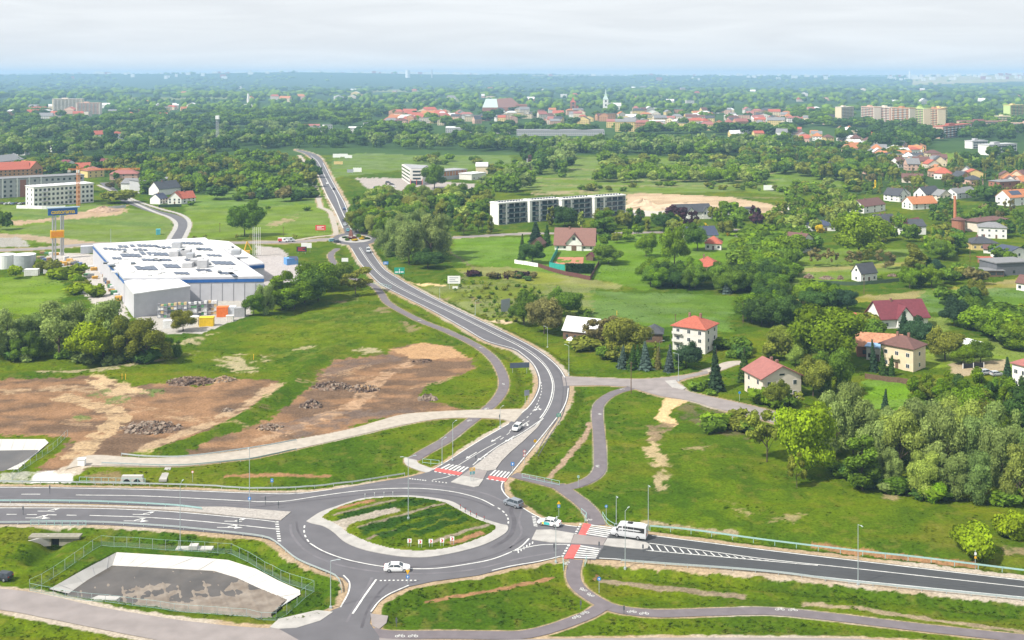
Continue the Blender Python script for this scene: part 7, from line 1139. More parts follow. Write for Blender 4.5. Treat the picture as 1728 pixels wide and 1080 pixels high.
for px, lb in (([(713, 781), (741, 784)], 'short green railing beside the left end of the zebra crossing'), ([(881, 806), (905, 811), (944, 819)], 'green railing along the ditch by the cycle path'), ([(1017, 872), (1024, 884), (1037, 892)], 'green railing at the right crossing'), ([(950, 948), (951, 962)], 'short railing left of the lower path'), ([(990, 946), (987, 955)], 'short railing right of the lower path'), ([(981, 866), (990, 872), (987, 882)], 'curved railing left of the right crossing'), ([(52, 886), (145, 887)], 'blue grey bridge railing above the underpass'), ([(630, 479), (660, 486)], 'short railing on the cycle path culvert'), ([(134, 812), (245, 815)], 'railing above the twin culvert')): rail(px, lb, 1.6, 1.1, mt=m_teal, cat='railing', name='railing', two=True, thin=.07)
for i, (px, py) in enumerate([(777, 859), (785, 865), (794, 869.5), (804, 874), (817, 879)]): o_ = MB().tube((0, 0, -.1), (0, 0, .95), .07, .07, 8, 0).tube((0, 0, .6), (0, 0, .8), .085, .085, 8, 1).build('bollard', [m_post, m_rsign], None, (*G(px, py), .12)); tag(o_, ordn(i, 5) + ' dark bollard on the upper right apron', 'bollard', 'bollards on the apron')
for i, (px, py) in enumerate([(616, 842), (632, 840), (648, 839), (663, 838.5)]): o_ = MB().tube((0, 0, -.1), (0, 0, .9), .06, .06, 8, 0).tube((0, 0, .9), (0, 0, 1.0), .09, .05, 8, 1).build('bollard', [m_galv, m_wsign], None, (*G(px, py), .12)); tag(o_, ordn(i, 4) + ' grey bollard on the upper left apron', 'bollard', 'grey bollards on the apron')
# ------------------------------------------------------------------ basins
m_slab = mat('concrete_slab', (.44, .425, .4), .85, .06, .5, detail=7); m_water = mat('basin_water', (.07, .06, .052), .08, .3, .25, spec=.35); m_mud = mat('basin_mud', (.15, .12, .095), .9, .35, .5, detail=8, col2=(.24, .205, .17))
WZ = -1.3
def basin(name, outer, inner, label_w, water, mud=None):
    mb = MB(); n = len(outer)
    vs = [(*G(*p), .02) for p in outer] + [(*G(p[0], p[1], WZ), WZ - .1) for p in inner]; mb.add(vs, [(i, i + 1, n + i + 1, n + i) for i in range(n - 1)])
    for i in range(n - 1):     # joints between the slabs
        a, b, c, d = [Vector(v) for v in (vs[i], vs[i + 1], vs[n + i + 1], vs[n + i])]; m_ = max(1, int((b - a).length / 3))
        for k in range(m_): t = (k + .5) / m_; p0 = a.lerp(b, t); p1 = d.lerp(c, t); mb.tube(p0 + Vector((0, 0, .0)), p1 + Vector((0, 0, .0)), .03, .03, 4, 1)
    o_ = mb.build('basin_slope', [m_slab, W['grey']]); o_['kind'] = 'structure'
    ws = sheet('water', [G(p[0], p[1], WZ) for p in water], WZ, m_water)
basin('pond', [(83, 994), (140, 962), (197, 932), (310, 938.7), (385, 945), (432, 960), (470, 980), (506, 996), (507, 1003), (480, 1020), (458, 1034)], [(117, 1001), (150, 978), (189, 955), (250, 958), (360, 964), (400, 976), (432, 991), (455, 1001), (483, 1012), (472, 1024), (457, 1040)], '', [(112, 1004), (150, 977), (188, 954), (250, 957), (360, 963), (400, 975), (432, 990), (455, 1000), (485, 1012), (470, 1030), (457, 1050), (325, 1046), (207, 1032), (115, 1020)])
basin('pond2', [(-70, 741), (76, 741), (82, 747), (30, 792)], [(-70, 762), (66, 760), (60, 768), (10, 792)], '', [(-70, 761), (66, 759), (60, 770), (10, 800), (-70, 800)])
g = []; gx_, gy_ = np.meshgrid(np.linspace(110, 490, 150), np.linspace(955, 1046, 60)); Yg = F * (H - WZ) / (gy_ - YH); Xg = (gx_ - CX) * Yg / F
ramp = (gx_ - 290) * .0028 + (gy_ - 991) * .028; zz = WZ - .04 + .16 * np.clip(ramp, -1.5, 1.6) + (fbm(Xg * .35, Yg * .35, 41) - .5) * .42 + (np.abs(((Xg * .8 + Yg * .35) % 2) - 1) < .16) * .07
okc = inpoly(gx_, gy_, [(112, 1004), (150, 977), (188, 954), (250, 957), (360, 963), (400, 975), (432, 990), (455, 1000), (485, 1012), (470, 1030), (457, 1050), (325, 1046), (207, 1032), (115, 1020)])
vs = np.stack([Xg, Yg, zz], 2).reshape(-1, 3); mb = MB(); mb.v = [tuple(v) for v in vs]; nc_ = 150
for i in range(59):
    for j in range(149):
        if okc[i, j] and okc[i + 1, j] and okc[i, j + 1] and okc[i + 1, j + 1]: mb.f.append((i * nc_ + j, (i + 1) * nc_ + j, (i + 1) * nc_ + j + 1, i * nc_ + j + 1)); mb.m.append(0)
o_ = mb.build('mud_flat', m_mud, smooth=True); o_['kind'] = 'structure'
o_ = MB().add([(*G(143, 1014), .0), (*G(166, 996), -.9), (*G(204, 998), -.9), (*G(196, 1012), .0), (*G(143, 1014), -.5), (*G(166, 996), -1.6), (*G(204, 998), -1.6), (*G(196, 1012), -.5)], [(0, 1, 2, 3), (7, 6, 5, 4), (0, 4, 5, 1), (1, 5, 6, 2), (2, 6, 7, 3), (3, 7, 4, 0)]).build('access_ramp', m_slab); tag(o_, 'white concrete ramp slab at the near side of the basin', 'ramp')
# wire fence round the basin
m_net = mat('wire_netting', (.2, .3, .26), .7, .1, 4, alpha=.22)
def netfence(px, label, h=2.0):
    P, Ln = resample([G(*p) for p in px], 2.5); o = P[0]; r = empty('wire_fence', (o[0], o[1], 0), 0, label, 'fence'); pm_ = None
    mb = MB(); wr = MB()
    for i in range(len(P) - 1):
        a = (P[i][0] - o[0], P[i][1] - o[1]); b = (P[i + 1][0] - o[0], P[i + 1][1] - o[1]); za, zb = gz(*P[i]) if not inpoly(np.array([to_px(*P[i])[0]]), np.array([to_px(*P[i])[1]]), BASIN)[0] else 0, gz(*P[i + 1]); za, zb = max(za, -.6), max(zb, -.6)
        mb.add([(*a, za + .05), (*b, zb + .05), (*b, zb + h * .5), (*a, za + h * .5)], [(0, 1, 2, 3)])
        for t in (.05, 1): wr.tube((*a, za + h * t), (*b, zb + h * t), .02, .02, 4)
    mb.build('netting', m_net, r); wr.build('wire', m_teal, r)
    for p in P:
        loc = (p[0] - o[0], p[1] - o[1], max(gz(*p), -.6))
        if pm_ is None: pm_ = MB().tube((0, 0, -.3), (0, 0, h), .04, .04, 6).build('post', m_galv, r, loc).data
        else: link('post', pm_, r, loc)
    a = P[0]
netfence([(50, 996), (115, 960), (171, 921)], 'left side of the wire fence round the basin'); netfence([(171, 921), (260, 927), (390, 935)], 'upper side of the wire fence round the basin'); netfence([(390, 935), (440, 958), (486, 984), (530, 994)], 'upper right side of the wire fence round the basin'); netfence([(530, 994), (500, 1020), (466, 1044)], 'right side of the wire fence round the basin'); netfence([(466, 1044), (330, 1033), (207, 1019), (120, 1010), (50, 996)], 'near side of the wire fence round the basin', 1.3); netfence([(114, 735), (95, 755), (66, 775), (20, 805)], 'wire fence beside the far left basin', 1.6)
# culverts and underpass
x, y, z = gp(222, 812); r = empty('culvert', (x, y, -1.2), 0, 'white concrete culvert with two round openings', 'culvert')
MB().loft([[(-2.9, yy, -.4), (-2.3, yy + .2, 2.3), (2.3, yy + .2, 2.3), (2.9, yy, -.4)] for yy in (0, .9)]).build('headwall', m_slab, r)
for s in (-1.15, 1.15): MB().tube((s, -.04, .85), (s, .3, .85), .78, .78, 18).build('pipe_opening', m_dark, r); 
x, y, z = gp(92, 905); r = empty('underpass', (x, y, -1.9), 0, 'concrete box underpass below the west road', 'underpass')
MB().box(-4.6, 0, 0, -.7, 1.4, 1.6).box(.9, 0, 0, 4.6, 1.4, 1.6).box(-5, -.4, 1.6, 5, 1.4, 1.95).build('headwall', mat('old_concrete', (.24, .225, .18), .9, .2, 1), r); MB().box(-.7, .6, 0, .9, 1.4, 1.6).build('opening', m_dark, r); MB().loft([[(-1, 0, 0), (-4.8, -1.2, 0), (-4.8, -1.2, 1.4), (-1, 0, 2)], [(-1.2, .3, 0), (-5, -.9, 0), (-5, -.9, 1.4), (-1.2, .3, 2)]]).build('wing_wall', m_conc, r)
# white chamber on bank
x, y, z = gp(328, 924); tag(MB().box(-3.4, -1, -.3, 3.6, .6, .35).box(-.8, -1.1, .3, .8, .4, 1.0).build('drain_chamber', m_slab, None, (x, y, z)), 'white concrete drain chamber on the bank above the basin', 'chamber')
x, y, z = gp(138, 785); tag(MB().box(-.8, -.5, 0, .8, .5, 1.5).box(-.9, -.6, 1.5, .9, .6, 1.65).build('cabinet', m_wsign, None, (x, y, z)), 'white cabinet beside the gravel track', 'cabinet')
o_ = MB().loft([[(*G(268, 809), .0), (*G(279, 789), .1), (*G(289, 789), .1), (*G(281, 809), .0)], [(*G(268, 809), -.5), (*G(279, 789), -.5), (*G(289, 789), -.5), (*G(281, 809), -.5)]]).build('drain_chute', m_conc); tag(o_, 'pale concrete drain chute on the bank right of the culvert', 'chute')
# rubble and earth heaps
m_rub = [mat('rubble_%d' % i, c, .95, .3, 1.2) for i, c in enumerate([(.225, .175, .135), (.15, .1, .07), (.29, .19, .11), (.08, .055, .045)])]
def heap(px, py, wpx, h, label, n, mats, depth=.32, big=.5):
    h = h
    x, y, z = gp(px, py); R_ = wpx / K(py) / 2; rg = random.Random(px); mb = MB(); N_ = 22
    vs = []; 
    for i in range(8):
        t = i / 7
        for j in range(N_): a = 6.283 * j / N_; rr = R_ * (1 - t) * (1 + .18 * math.sin(3 * a + px) + .12 * rg.uniform(-1, 1)); vs.append((rr * math.cos(a), rr * math.sin(a) * depth * 2, -.2 + h * (t ** .8) * (.75 + .4 * rg.random())))
    mb.add(vs, [(i * N_ + j, i * N_ + (j + 1) % N_, (i + 1) * N_ + (j + 1) % N_, (i + 1) * N_ + j) for i in range(7) for j in range(N_)], 0)
    for k in range(n):
        a = rg.uniform(0, 6.283); q = rg.random() ** .6; px_, py_ = R_ * q * math.cos(a), R_ * q * math.sin(a) * depth * 2; zz = h * (1 - q) ** .8 * .9; s = rg.uniform(.15, big)
        M_ = Matrix.Rotation(rg.uniform(0, 3), 3, 'X') @ Matrix.Rotation(rg.uniform(0, 3), 3, 'Z'); c8 = [M_ @ Vector((sx * s * rg.uniform(.5, 1.2), sy * s * rg.uniform(.4, 1), sz * s * rg.uniform(.25, .6))) + Vector((px_, py_, zz)) for sx in (-1, 1) for sy in (-1, 1) for sz in (-1, 1)]
        mb.add(c8, [(0, 1, 3, 2), (4, 6, 7, 5), (0, 4, 5, 1), (2, 3, 7, 6), (0, 2, 6, 4), (1, 5, 7, 3)], rg.randrange(1, len(mats)) if len(mats) > 1 else 0)
    tag(mb.build('rubble_pile' if n else 'earth_heap', mats, None, (x, y, z)), label, 'rubble pile' if n else 'earth heap')
heap(322, 644, 84, 1.5, 'brown heap of roots and rubble at the top of the left bare field', 240, [m_rub[1], m_rub[3], m_rub[1], m_rub[1], m_rub[0]]); heap(378, 643, 42, 1.4, 'orange brown stone heap beside the brown heap', 120, [m_rub[2], m_rub[2], m_rub[0]]); heap(252, 722, 104, 1.2, 'pale concrete rubble heap in the left bare field', 240, [m_rub[1], m_rub[0], m_rub[1], m_rub[0], m_rub[3]], big=.7); heap(384, 694, 26, .6, 'small pale rubble heap by the grass ridge', 40, [m_rub[2], m_rub[0], m_rub[0]])
heap(560, 652, 66, 1.6, 'grey brown rubble heap in the middle bare field', 170, [m_rub[1], m_rub[1], m_rub[3], m_rub[0]]); heap(612, 656, 58, 1.5, 'rubble heap right of the grey brown one', 160, [m_rub[1], m_rub[2], m_rub[0], m_rub[3]]); heap(526, 686, 44, 2.0, 'conical brown heap at the dark soil', 90, [m_rub[1], m_rub[3], m_rub[0]]); heap(455, 724, 44, 1.0, 'low stony heap near the gravel track', 80, [m_rub[2], m_rub[0], m_rub[1]]); heap(722, 674, 36, 1.0, 'pair of boulders and stones in the green patch', 30, [m_rub[3], m_rub[0]], big=1.1); heap(715, 610, 34, .8, 'small dark heap on the orange soil', 40, [m_rub[1], m_rub[3], m_rub[1]])
m_sand = mat('heap_sand', (.46, .35, .24), .95, .12, .3); heap(1085, 352, 78, 7, 'large pale sand heap beside the glazed flats', 0, [m_sand], .35); heap(1160, 347, 110, 2.6, 'long low sand bank right of the large heap', 0, [m_sand], .25); heap(175, 357, 56, 4, 'earth heap at the building site on the left', 0, [mat('heap_earth', (.33, .23, .16), .95, .2, .3)], .35)
# ------------------------------------------------------------------ landmarks and yard goods
x, y, z = gp(89, 437); r = empty('pylon_sign', (x, y, z), 0, 'tall twin pole store sign with blue board and yellow box', 'store sign'); xb = G(103, 431); dx, dy = xb[0] - x, xb[1] - y
for (a, b, h_) in ((0, 0, 22), (1.1, .5, 22), (dx, dy, 21.5), (dx + .9, dy + .4, 21.5)): MB().tube((a, b, -.5), (a, b, h_), .42, .42, 10).build('pole', m_metal, r)
bl = Vector((dx, dy, 0)).normalized(); ang = math.atan2(6, 12.2); bd = MB().box(-2.2, -.7, 21.8, 11.4, .7, 25.2).build('board', m_blue, r, (0, 0, 0), ang); MB().box(-2.6, -1.1, 25.2, 12.4, 1.1, 25.6).build('board_top', mat('sign_top', (.3, .4, .5)), r, (0, 0, 0), ang)
cu = bpy.data.curves.new('lettering', 'FONT'); cu.body = 'castorama'; cu.size = 2.9; cu.extrude = .04; cu.align_x = 'CENTER'; cu.space_character = .92; cu.materials.append(mat('sign_letter', (.8, .55, .03), .5, .05, 2)); cu.offset = .05
tmp_ = bpy.data.objects.new('lettering_curve', cu); COL.objects.link(tmp_); bpy.context.view_layer.update(); lm_ = bpy.data.meshes.new_from_object(tmp_.evaluated_get(bpy.context.evaluated_depsgraph_get())); bpy.data.objects.remove(tmp_); lm_.name = 'lettering'
to = link('lettering', lm_, bd); to.location = (4.7, -.76, 22.55); to.rotation_euler = (R(90), 0, 0)
yb = MB().box(-1.1, -1, 10.6, 5.2, 1.2, 14.2).build('yellow_box', mat('sign_amber', (.8, .42, .02), .5, .08, 1), r, (0, 0, 0), ang)
MB().box(-.6, -1.06, 11.2, 4.7, -1.01, 13.6).build('orange_panel', mat('sign_orange', (.75, .27, .01), .5, .08, 1), yb)
x, y, z = gp(132, 347); r = empty('tower_crane', (x, y, z), .1, 'orange tower crane in front of the unfinished apartment block', 'crane'); m_or = mat('crane_orange', (.62, .24, .06), .6, .1, 2)
def lattice(mb, p0, p1, w_, n):
    p0, p1 = Vector(p0), Vector(p1); d = (p1 - p0).normalized(); u = d.orthogonal().normalized(); v = d.cross(u); cs = [u * w_ + v * w_, u * w_ - v * w_, -u * w_ - v * w_, -u * w_ + v * w_]
    for c in cs: mb.tube(p0 + c, p1 + c, w_ * .22, w_ * .22, 4)
    for i in range(n):
        a, b = p0.lerp(p1, i / n), p0.lerp(p1, (i + 1) / n)
        for k in range(4): mb.tube(a + cs[k], b + cs[(k + 1) % 4], w_ * .13, w_ * .13, 3)
    return mb
lattice(MB(), (0, 0, 0), (0, 0, 28), .85, 14).build('mast', m_or, r); lattice(MB(), (-7, 0, 25.5), (42, 0, 25.5), .45, 24).build('jib', m_or, r); MB().box(-7, -1, 23.4, -5, 1, 25).build('counterweight', m_conc, r); MB().box(-1, -1.2, 23.2, 1, .9, 25.2).build('cab', m_wsign, r)
x, y, z = gp(367, 246); r = empty('radio_mast', (x, y, z), 0, 'lattice radio mast rising from the left wood', 'mast'); lattice(MB(), (0, 0, 0), (0, 0, 38), 1.3, 14).build('lattice', m_metal, r); MB().box(-2.2, -2.2, 34.5, 2.2, 2.2, 39).build('antenna_head', m_wsign, r)
x, y, z = gp(894, 287); r = empty('training_tower', (x, y, z), 0, 'slim dark red training tower on the far field', 'tower'); MB().box(-1.6, -1.6, 0, 1.6, 1.6, 14.5).build('shaft', mat('dark_brick', (.1, .055, .055), .9, .2, 2), r)
for f in range(4): MB().box(-.9, -1.66, 1.5 + f * 3.2, .9, -1.61, 3.2 + f * 3.2).build('opening', m_dark, r)
MB().box(-3.2, -.8, 0, -1.7, .8, 11).build('stair', m_metal, r)
for i in range(5): x, y, z = gp(427 + i * 3.0, 432); r = empty('flagpole', (x, y, z), 0, ordn(i, 5) + ' white flagpole before the store entrance', 'flagpole', 'white flagpoles'); MB().tube((0, 0, -.2), (0, 0, 14.5), .14, .08, 8).build('pole', m_wsign, r); MB().box(-.3, -.3, -.1, .3, .3, .4).build('base', m_conc, r)
x, y, z = gp(42, 455); r = empty('water_tank', (x, y, z), 0, 'silver round water tank left of the store yard', 'tank'); MB().tube((0, 0, -.5), (0, 0, 7.4), 4.8, 4.8, 28).build('tank_wall', mat('tank_steel', (.42, .44, .47), .45, .08, .8, metal=.3), r); MB().tube((0, 0, 7.4), (0, 0, 8.0), 4.9, 1, 28).build('tank_lid', m_wsign, r)
x, y, z = gp(10, 452); r = empty('water_tank', (x, y, z), 0, 'pale tank at the left edge beside the silver one', 'tank'); MB().tube((0, 0, -.5), (0, 0, 6.4), 4.2, 4.2, 24).build('tank_wall', m_wsign, r); MB().tube((0, 0, 6.4), (0, 0, 7), 4.3, 1, 24).build('tank_lid', m_wsign, r)
def crate(px, py, w_, d_, h_, col, label, name='container', rz=.1, cat='container', ribs=True):
    x, y, z = gp(px, py); mb = MB().box(-w_ / 2, -d_ / 2, -.1, w_ / 2, d_ / 2, h_)
    if ribs:
        for q in range(int(w_ / .8)): mb.box(-w_ / 2 + .3 + q * .8, -d_ / 2 - .06, .15, -w_ / 2 + .5 + q * .8, -d_ / 2, h_ - .15)
        mb.box(-w_ / 2 - .05, -d_ / 2 - .08, h_, w_ / 2 + .05, d_ / 2 + .05, h_ + .12)
    tag(mb.build(name, mat('goods_%s' % str(col), col, .7, .12, 1.5), None, (x, y, z), rz), label, cat)
crate(54, 464, 6, 3, 2.8, (.7, .7, .68), 'white container beside the light green tree'); crate(376, 533, 4.2, 3, 3.6, (.66, .16, .03), 'orange container in the store yard'); crate(349, 550, 5, 3, 3.0, (.75, .5, .02), 'yellow container in the store yard'); crate(391, 532, 3, 3, 3.4, (.55, .58, .62), 'pale blue stack right of the orange container'); crate(405, 533, 4, 3, 3.2, (.34, .34, .35), 'grey stack at the right end of the yard'); crate(327, 548, 3.4, 2.5, 3.0, (.7, .7, .68), 'white wrapped stack left of the yellow container'); crate(388, 541, 2.6, 2, 2, (.66, .62, .58), 'low cream box before the orange container'); crate(283, 553, 3, 2.5, 2.6, (.7, .7, .7), 'white wrapped stack behind the willow clump'); crate(491, 446, 5.6, 5, 3, (.12, .28, .55), 'blue trolley shelter on the car park', 'trolley_shelter', .5, 'shelter'); crate(267, 396, 2.4, 2.4, 3, (.1, .42, .5), 'teal and white cabin on the meadow', 'cabin', .3, 'cabin'); crate(147, 426, 6, 4, 3.4, (.5, .52, .56), 'grey kiosk at the far corner of the yard', 'kiosk', .3, 'kiosk')
GC = [((.5, .38, .2), 'tan'), ((.32, .2, .1), 'brown'), ((.6, .33, .06), 'orange'), ((.1, .16, .3), 'blue'), ((.6, .6, .6), 'white'), ((.2, .2, .22), 'grey'), ((.1, .25, .12), 'green')]
gi = 0
for row, (A, B, n) in enumerate([((66, 436), (100, 446), 7), ((72, 428), (95, 430), 4), ((92, 450), (120, 446), 6), ((112, 438), (134, 446), 5), ((124, 452), (158, 456), 8), ((140, 462), (160, 470), 4), ((63, 458), (100, 466), 6), ((165, 448), (180, 470), 7), ((180, 475), (192, 492), 6), ((188, 492), (200, 508), 4), ((130, 480), (143, 495), 3)]):
    for i in range(n):
        t = i / max(1, n - 1); c, nm_ = GC[(gi * 5 + row) % 7]; x, y, z = gp(A[0] + (B[0] - A[0]) * t, A[1] + (B[1] - A[1]) * t); mb = MB(); s = rnd(1.0, 1.5); hh = rnd(.8, 2.2)
        for q in range(3): mb.box(-s + rnd(0, .2), -.9, q * hh / 3 + .08, s - rnd(0, .2), .9, (q + 1) * hh / 3)
        where = ['nearest the twin pole sign', 'behind the twin pole sign', 'at the bend of the yard lane', 'below the grey kiosk', 'in front of the store corner', 'beside the yard lane', 'left of the yard lane', 'on the upper rack along the side wall', 'on the lower rack along the side wall', 'at the near corner of the side wall', 'at the end of the yard lane'][row]
        tag(mb.build('goods_pallet', mat('goods_' + nm_, c, .8, .25, 2), None, (x, y, z), rnd(0, .6)), (ordn(i, n) + ' stack of goods, ' + nm_ + ', ' + where), 'pallet', 'pallets of goods in the store yard'); gi += 1
for i in range(6):
    px = 274 + i * 17; py = 536 - i * 1.2; x, y, z = gp(px, py); r = empty('storage_rack', (x, y, z), .06, ordn(i, 6) + ' storage rack full of goods before the warehouse front', 'rack', 'storage racks before the warehouse')
    f_ = MB()
    for xx in (-1.7, 1.7): f_.box(xx - .06, -.6, 0, xx + .06, -.48, 5.4).box(xx - .06, .48, 0, xx + .06, .6, 5.4)
    for zz in (.1, 1.5, 2.9, 4.3): f_.box(-1.7, -.6, zz, 1.7, .6, zz + .1)
    f_.build('frame', m_back, r)
    for zz in (.2, 1.6, 3.0, 4.4):
        for xx in (-1.1, 0, 1.1): c, nm_ = GC[random.choice([4, 5, 4, 0, 6])]; MB().box(xx - .5, -.5, zz, xx + .5, .5, zz + rnd(.6, 1.0)).build('goods', mat('goods_' + nm_, c), r)
x, y, z = gp(418, 430); r = empty('boom_lift', (x, y, z), .2, 'yellow folding boom machine at the store entrance', 'boom lift'); m_y = mat('machine_yellow', (.72, .42, .06), .5, .1, 2)
MB().tube((-2, 0, 1), (-.3, 0, 6.6), .35, .3, 6).tube((-.3, 0, 6.6), (2, 0, 2.2), .3, .25, 6).build('boom', m_y, r); MB().box(-3.2, -1, .6, 1, 1, 2).build('chassis', m_y, r)
for q in (-2.4, .2):
    for s in (-1, 1): MB().tube((q, s * .9, .5), (q, s * 1.2, .5), .5, .5, 12).build('wheel', m_tyre, r)
# gardens
def tunnel(px, py, wm, ln, label, rz):
    x, y, z = gp(px, py); N_ = 10; mb = MB(); mb.loft([[(wm / 2 * math.cos(math.pi * j / N_), yy, wm * .45 * math.sin(math.pi * j / N_)) for j in range(N_ + 1)] for yy in np.linspace(0, ln, 5)]); tag(mb.build('polytunnel', mat('polytunnel_film', (.7, .72, .72), .5, .08, 1), None, (x, y, z), rz), label, 'polytunnel')
tunnel(976, 582, 3.4, 6, 'small white polytunnel beside the timber barn', .4); tunnel(1656, 585, 4, 7, 'white polytunnel on the lawn at right', .5)
tc_ = sheet('tennis_court', [G(932, 446), G(984, 446), G(985, 434), (G(942, 434))], .08, mat('clay_court', (.38, .17, .1), .95, .1, .5)); tc_['kind'] = 'structure'
for a in (((934, 445), (983, 445)), ((943, 435), (984, 435)), ((958, 445), (963, 435))): pass
def fence(px, h, m_, label, name='fence', post=None, cat='fence', step=3):
    P, Ln = resample([G(*p) for p in px], step); o = P[0]; r = empty(name, (o[0], o[1], 0), 0, label, cat); mb = MB()
    for i in range(len(P) - 1):
        a, b = P[i] - o, P[i + 1] - o; d = (b - a) / max(np.linalg.norm(b - a), 1e-6); n = np.array([-d[1], d[0]]) * .06; za, zb = gz(*P[i]), gz(*P[i + 1])
        mb.add([(*(a - n), za - .2), (*(b - n), zb - .2), (*(b + n), zb - .2), (*(a + n), za - .2), (*(a - n), za + h), (*(b - n), zb + h), (*(b + n), zb + h), (*(a + n), za + h)], [(0, 1, 5, 4), (2, 3, 7, 6), (4, 5, 6, 7), (0, 4, 7, 3), (1, 2, 6, 5)])
    mb.build('panel', m_, r); pm_ = None
    for p in P:
        loc = (p[0] - o[0], p[1] - o[1], gz(*p))
        if pm_ is None: pm_ = MB().box(-.1, -.1, -.2, .1, .1, h + .12).build('post', post or m_, r, loc).data
        else: link('post', pm_, r, loc)
m_wind = mat('windbreak_green', (.03, .3, .25), .7, .12, 1); m_bfence = mat('brown_fence', (.12, .05, .045), .8, .15, 1.5)
fence([(941, 425), (927, 452), (953, 456)], 2.6, m_wind, 'green windbreak fence round the tennis court'); fence([(908, 451), (950, 463), (996, 473)], 1.8, m_bfence, 'long brown fence below the tennis court'); fence([(996, 473), (1011, 444)], 1.8, m_bfence, 'short brown fence right of the hedge'); fence([(868, 444), (908, 451)], 1.8, m_wsign, 'white fence left of the brown fence', post=m_bfence)
fence([(1460, 639), (1536, 649)], 1.5, W['wood'], 'dark wooden fence along the bright lawn'); fence([(1376, 480), (1456, 481), (1526, 474)], 1.6, mat('green_fence', (.07, .11, .06), .8, .15, 1), 'dark green fence before the white cottage'); fence([(28, 351), (72, 353), (110, 352)], 2.2, m_wsign, 'white hoarding before the building site'); fence([(1625, 622), (1660, 620)], 1.4, m_dark, 'dark fence with white posts on the lawn', post=m_wsign); fence([(183, 353), (212, 350)], 1.8, m_galv, 'grey hoarding beside the estate road'); fence([(268, 350), (306, 349)], 2.0, mat('dark_hedge_fence', (.03, .06, .03), .9, .2, 1), 'dark hedge before the red gabled house', 'hedge', cat='hedge')
def hedge(A, B, dm, h, label):
    a, b = G(*A), G(*B); L_ = math.hypot(b[0] - a[0], b[1] - a[1]); n = int(L_ * dm * 26 + L_ * h * 30); P = RNG.random((n, 3)); sd = RNG.random(n); P[:, 0] *= L_
    P[:, 1] = np.where(sd < .55, (RNG.random(n) < .5) * dm, P[:, 1] * dm); P[:, 2] = np.where(sd < .55, P[:, 2] * h, h); P += RNG.normal(size=P.shape) * .09; u = RNG.normal(size=(n, 3)) * .2; v = RNG.normal(size=(n, 3)) * .2
    Q = np.stack([P - u, P - v, P + u, P + v], 1).reshape(-1, 3); bx = np.array([(x_, y_, z_) for x_ in (.1, L_ - .1) for y_ in (.1, dm - .1) for z_ in (0, h - .1)]); qd = np.array([[0, 1, 3, 2], [4, 6, 7, 5], [0, 4, 5, 1], [2, 3, 7, 6], [1, 5, 7, 3]]) + len(Q)
    o_ = link('hedge', rawmesh('hedge', np.concatenate([Q, bx]), np.concatenate([np.arange(len(Q)).reshape(-1, 4), qd]), E3, np.concatenate([np.repeat(.7 + .6 * RNG.random(n), 4), np.full(8, .7)]), [LEAF]), None, (a[0], a[1], gz(*a)), math.atan2(b[1] - a[1], b[0] - a[0])); o_.color = (.035, .075, .02, 1); tag(o_, label, 'hedge')
hedge((954, 460), (1003, 461), 2, 4, 'tall clipped hedge in front of the tennis court'); hedge((440, 332), (497, 328), 3, 2.4, 'long dark clipped hedge left of the far road'); hedge((400, 338), (437, 333), 3, 2.2, 'dark clipped hedge in the gardens left of the far road'); hedge((1355, 481), (1376, 481), 1.5, 1.6, 'dark hedge left of the green fence')
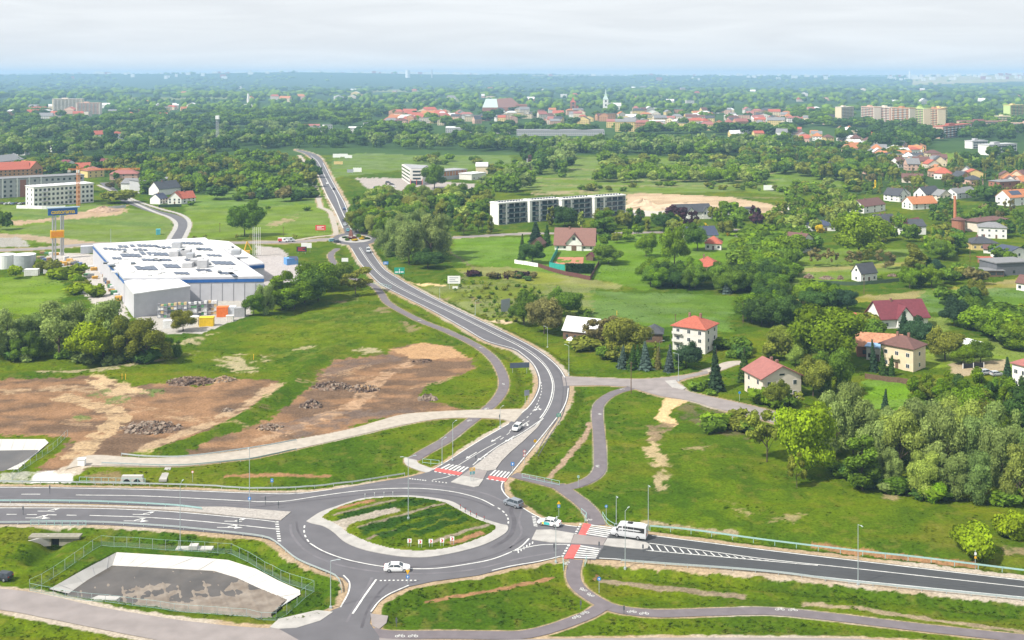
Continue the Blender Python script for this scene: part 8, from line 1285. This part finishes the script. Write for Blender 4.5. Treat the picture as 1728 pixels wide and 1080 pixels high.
# planting in the small roundabout and its sculpture
for i, (px, py, w_, tn) in enumerate([(582, 402, 3.2, 'dark'), (590, 404, 3, 'red'), (598, 403, 3, 'red'), (606, 401, 3, 'mid'), (600, 406.5, 4, 'yellow'), (610, 404.5, 3.4, 'yellow'), (612, 401, 2.6, 'yellow'), (618, 404, 4, 'dark'), (586, 406, 3, 'mid'), (605, 398.5, 3, 'lush')]):
    x, y, z = gp(px, py); cmx, tmx = PROTO['bush'][i % 3]; o_ = link('flower_bed', cmx, None, (x, y, .1), i, (w_ * .95, w_ * .95, 1.3)); o_.color = (*T[tn], 1); tag(o_, ordn(i, 10) + ' planted bed on the small roundabout', 'flower bed', 'beds on the small roundabout')
x, y, z = gp(592, 400); r = empty('sculpture', (x, y, .1), 0, 'rust red monument on the small roundabout', 'monument'); MB().loft([[(-1.3, -1, 0), (1.3, -1, 0), (1.3, 1, 0), (-1.3, 1, 0)], [(-.9, -.7, 2.4), (.9, -.7, 2.4), (.9, .7, 2.4), (-.9, .7, 2.4)], [(-.3, -.3, 4.2), (.3, -.3, 4.2), (.3, .3, 4.2), (-.3, .3, 4.2)]]).build('block', mat('rust', (.2, .09, .07), .9, .3, 2), r); MB().box(-1.8, -1.4, -.1, 1.8, 1.4, .3).build('plinth', m_conc, r)
for i, (px, py, lb) in enumerate([(206, 640, 'left yellow marker post on the green bank'), (212, 640.5, 'right yellow marker post on the green bank'), (1041, 531, 'yellow marker post on the middle meadow'), (428, 608, 'yellow marker post near the dry reeds')]): x, y, z = gp(px, py); tag(MB().tube((0, 0, -.2), (0, 0, 1.6), .09, .09, 6).tube((0, 0, 1.6), (0, 0, 1.75), .13, .05, 6).build('marker_post', m_yel, None, (x, y, z)), lb, 'marker post')
# wood piles and garden clutter
for (px, py, wpx, h_, lb, c) in [(1365, 470, 18, 2.2, 'brown heap of timber in the orchard yard', 1), (1395, 471, 24, 1.6, 'low pile of boards in the orchard yard', 0), (1418, 472, 10, 1.8, 'pale pile beside the white cottage', 2), (1506, 466, 14, 1.2, 'small wood pile right of the cottage', 1)]: heap(px, py, wpx, h_, lb, 60, [m_rub[c], m_rub[1], m_rub[0]], .3, .6)
# ------------------------------------------------------------------ haze
mb = MB().box(-22000, -300, -5.0, 22000, 16000, 152); mh = bpy.data.materials.new('haze'); mh.use_nodes = True; t = mh.node_tree; t.nodes.clear(); ho = t.nodes.new('ShaderNodeOutputMaterial'); pv = t.nodes.new('ShaderNodeVolumePrincipled'); pv.inputs['Color'].default_value = (.45, .72, 1.0, 1); pv.inputs['Density'].default_value = .00011; pv.inputs['Anisotropy'].default_value = 0.0; t.links.new(pv.outputs[0], ho.inputs['Volume'])
o_ = mb.build('haze', mh); o_['kind'] = 'stuff'
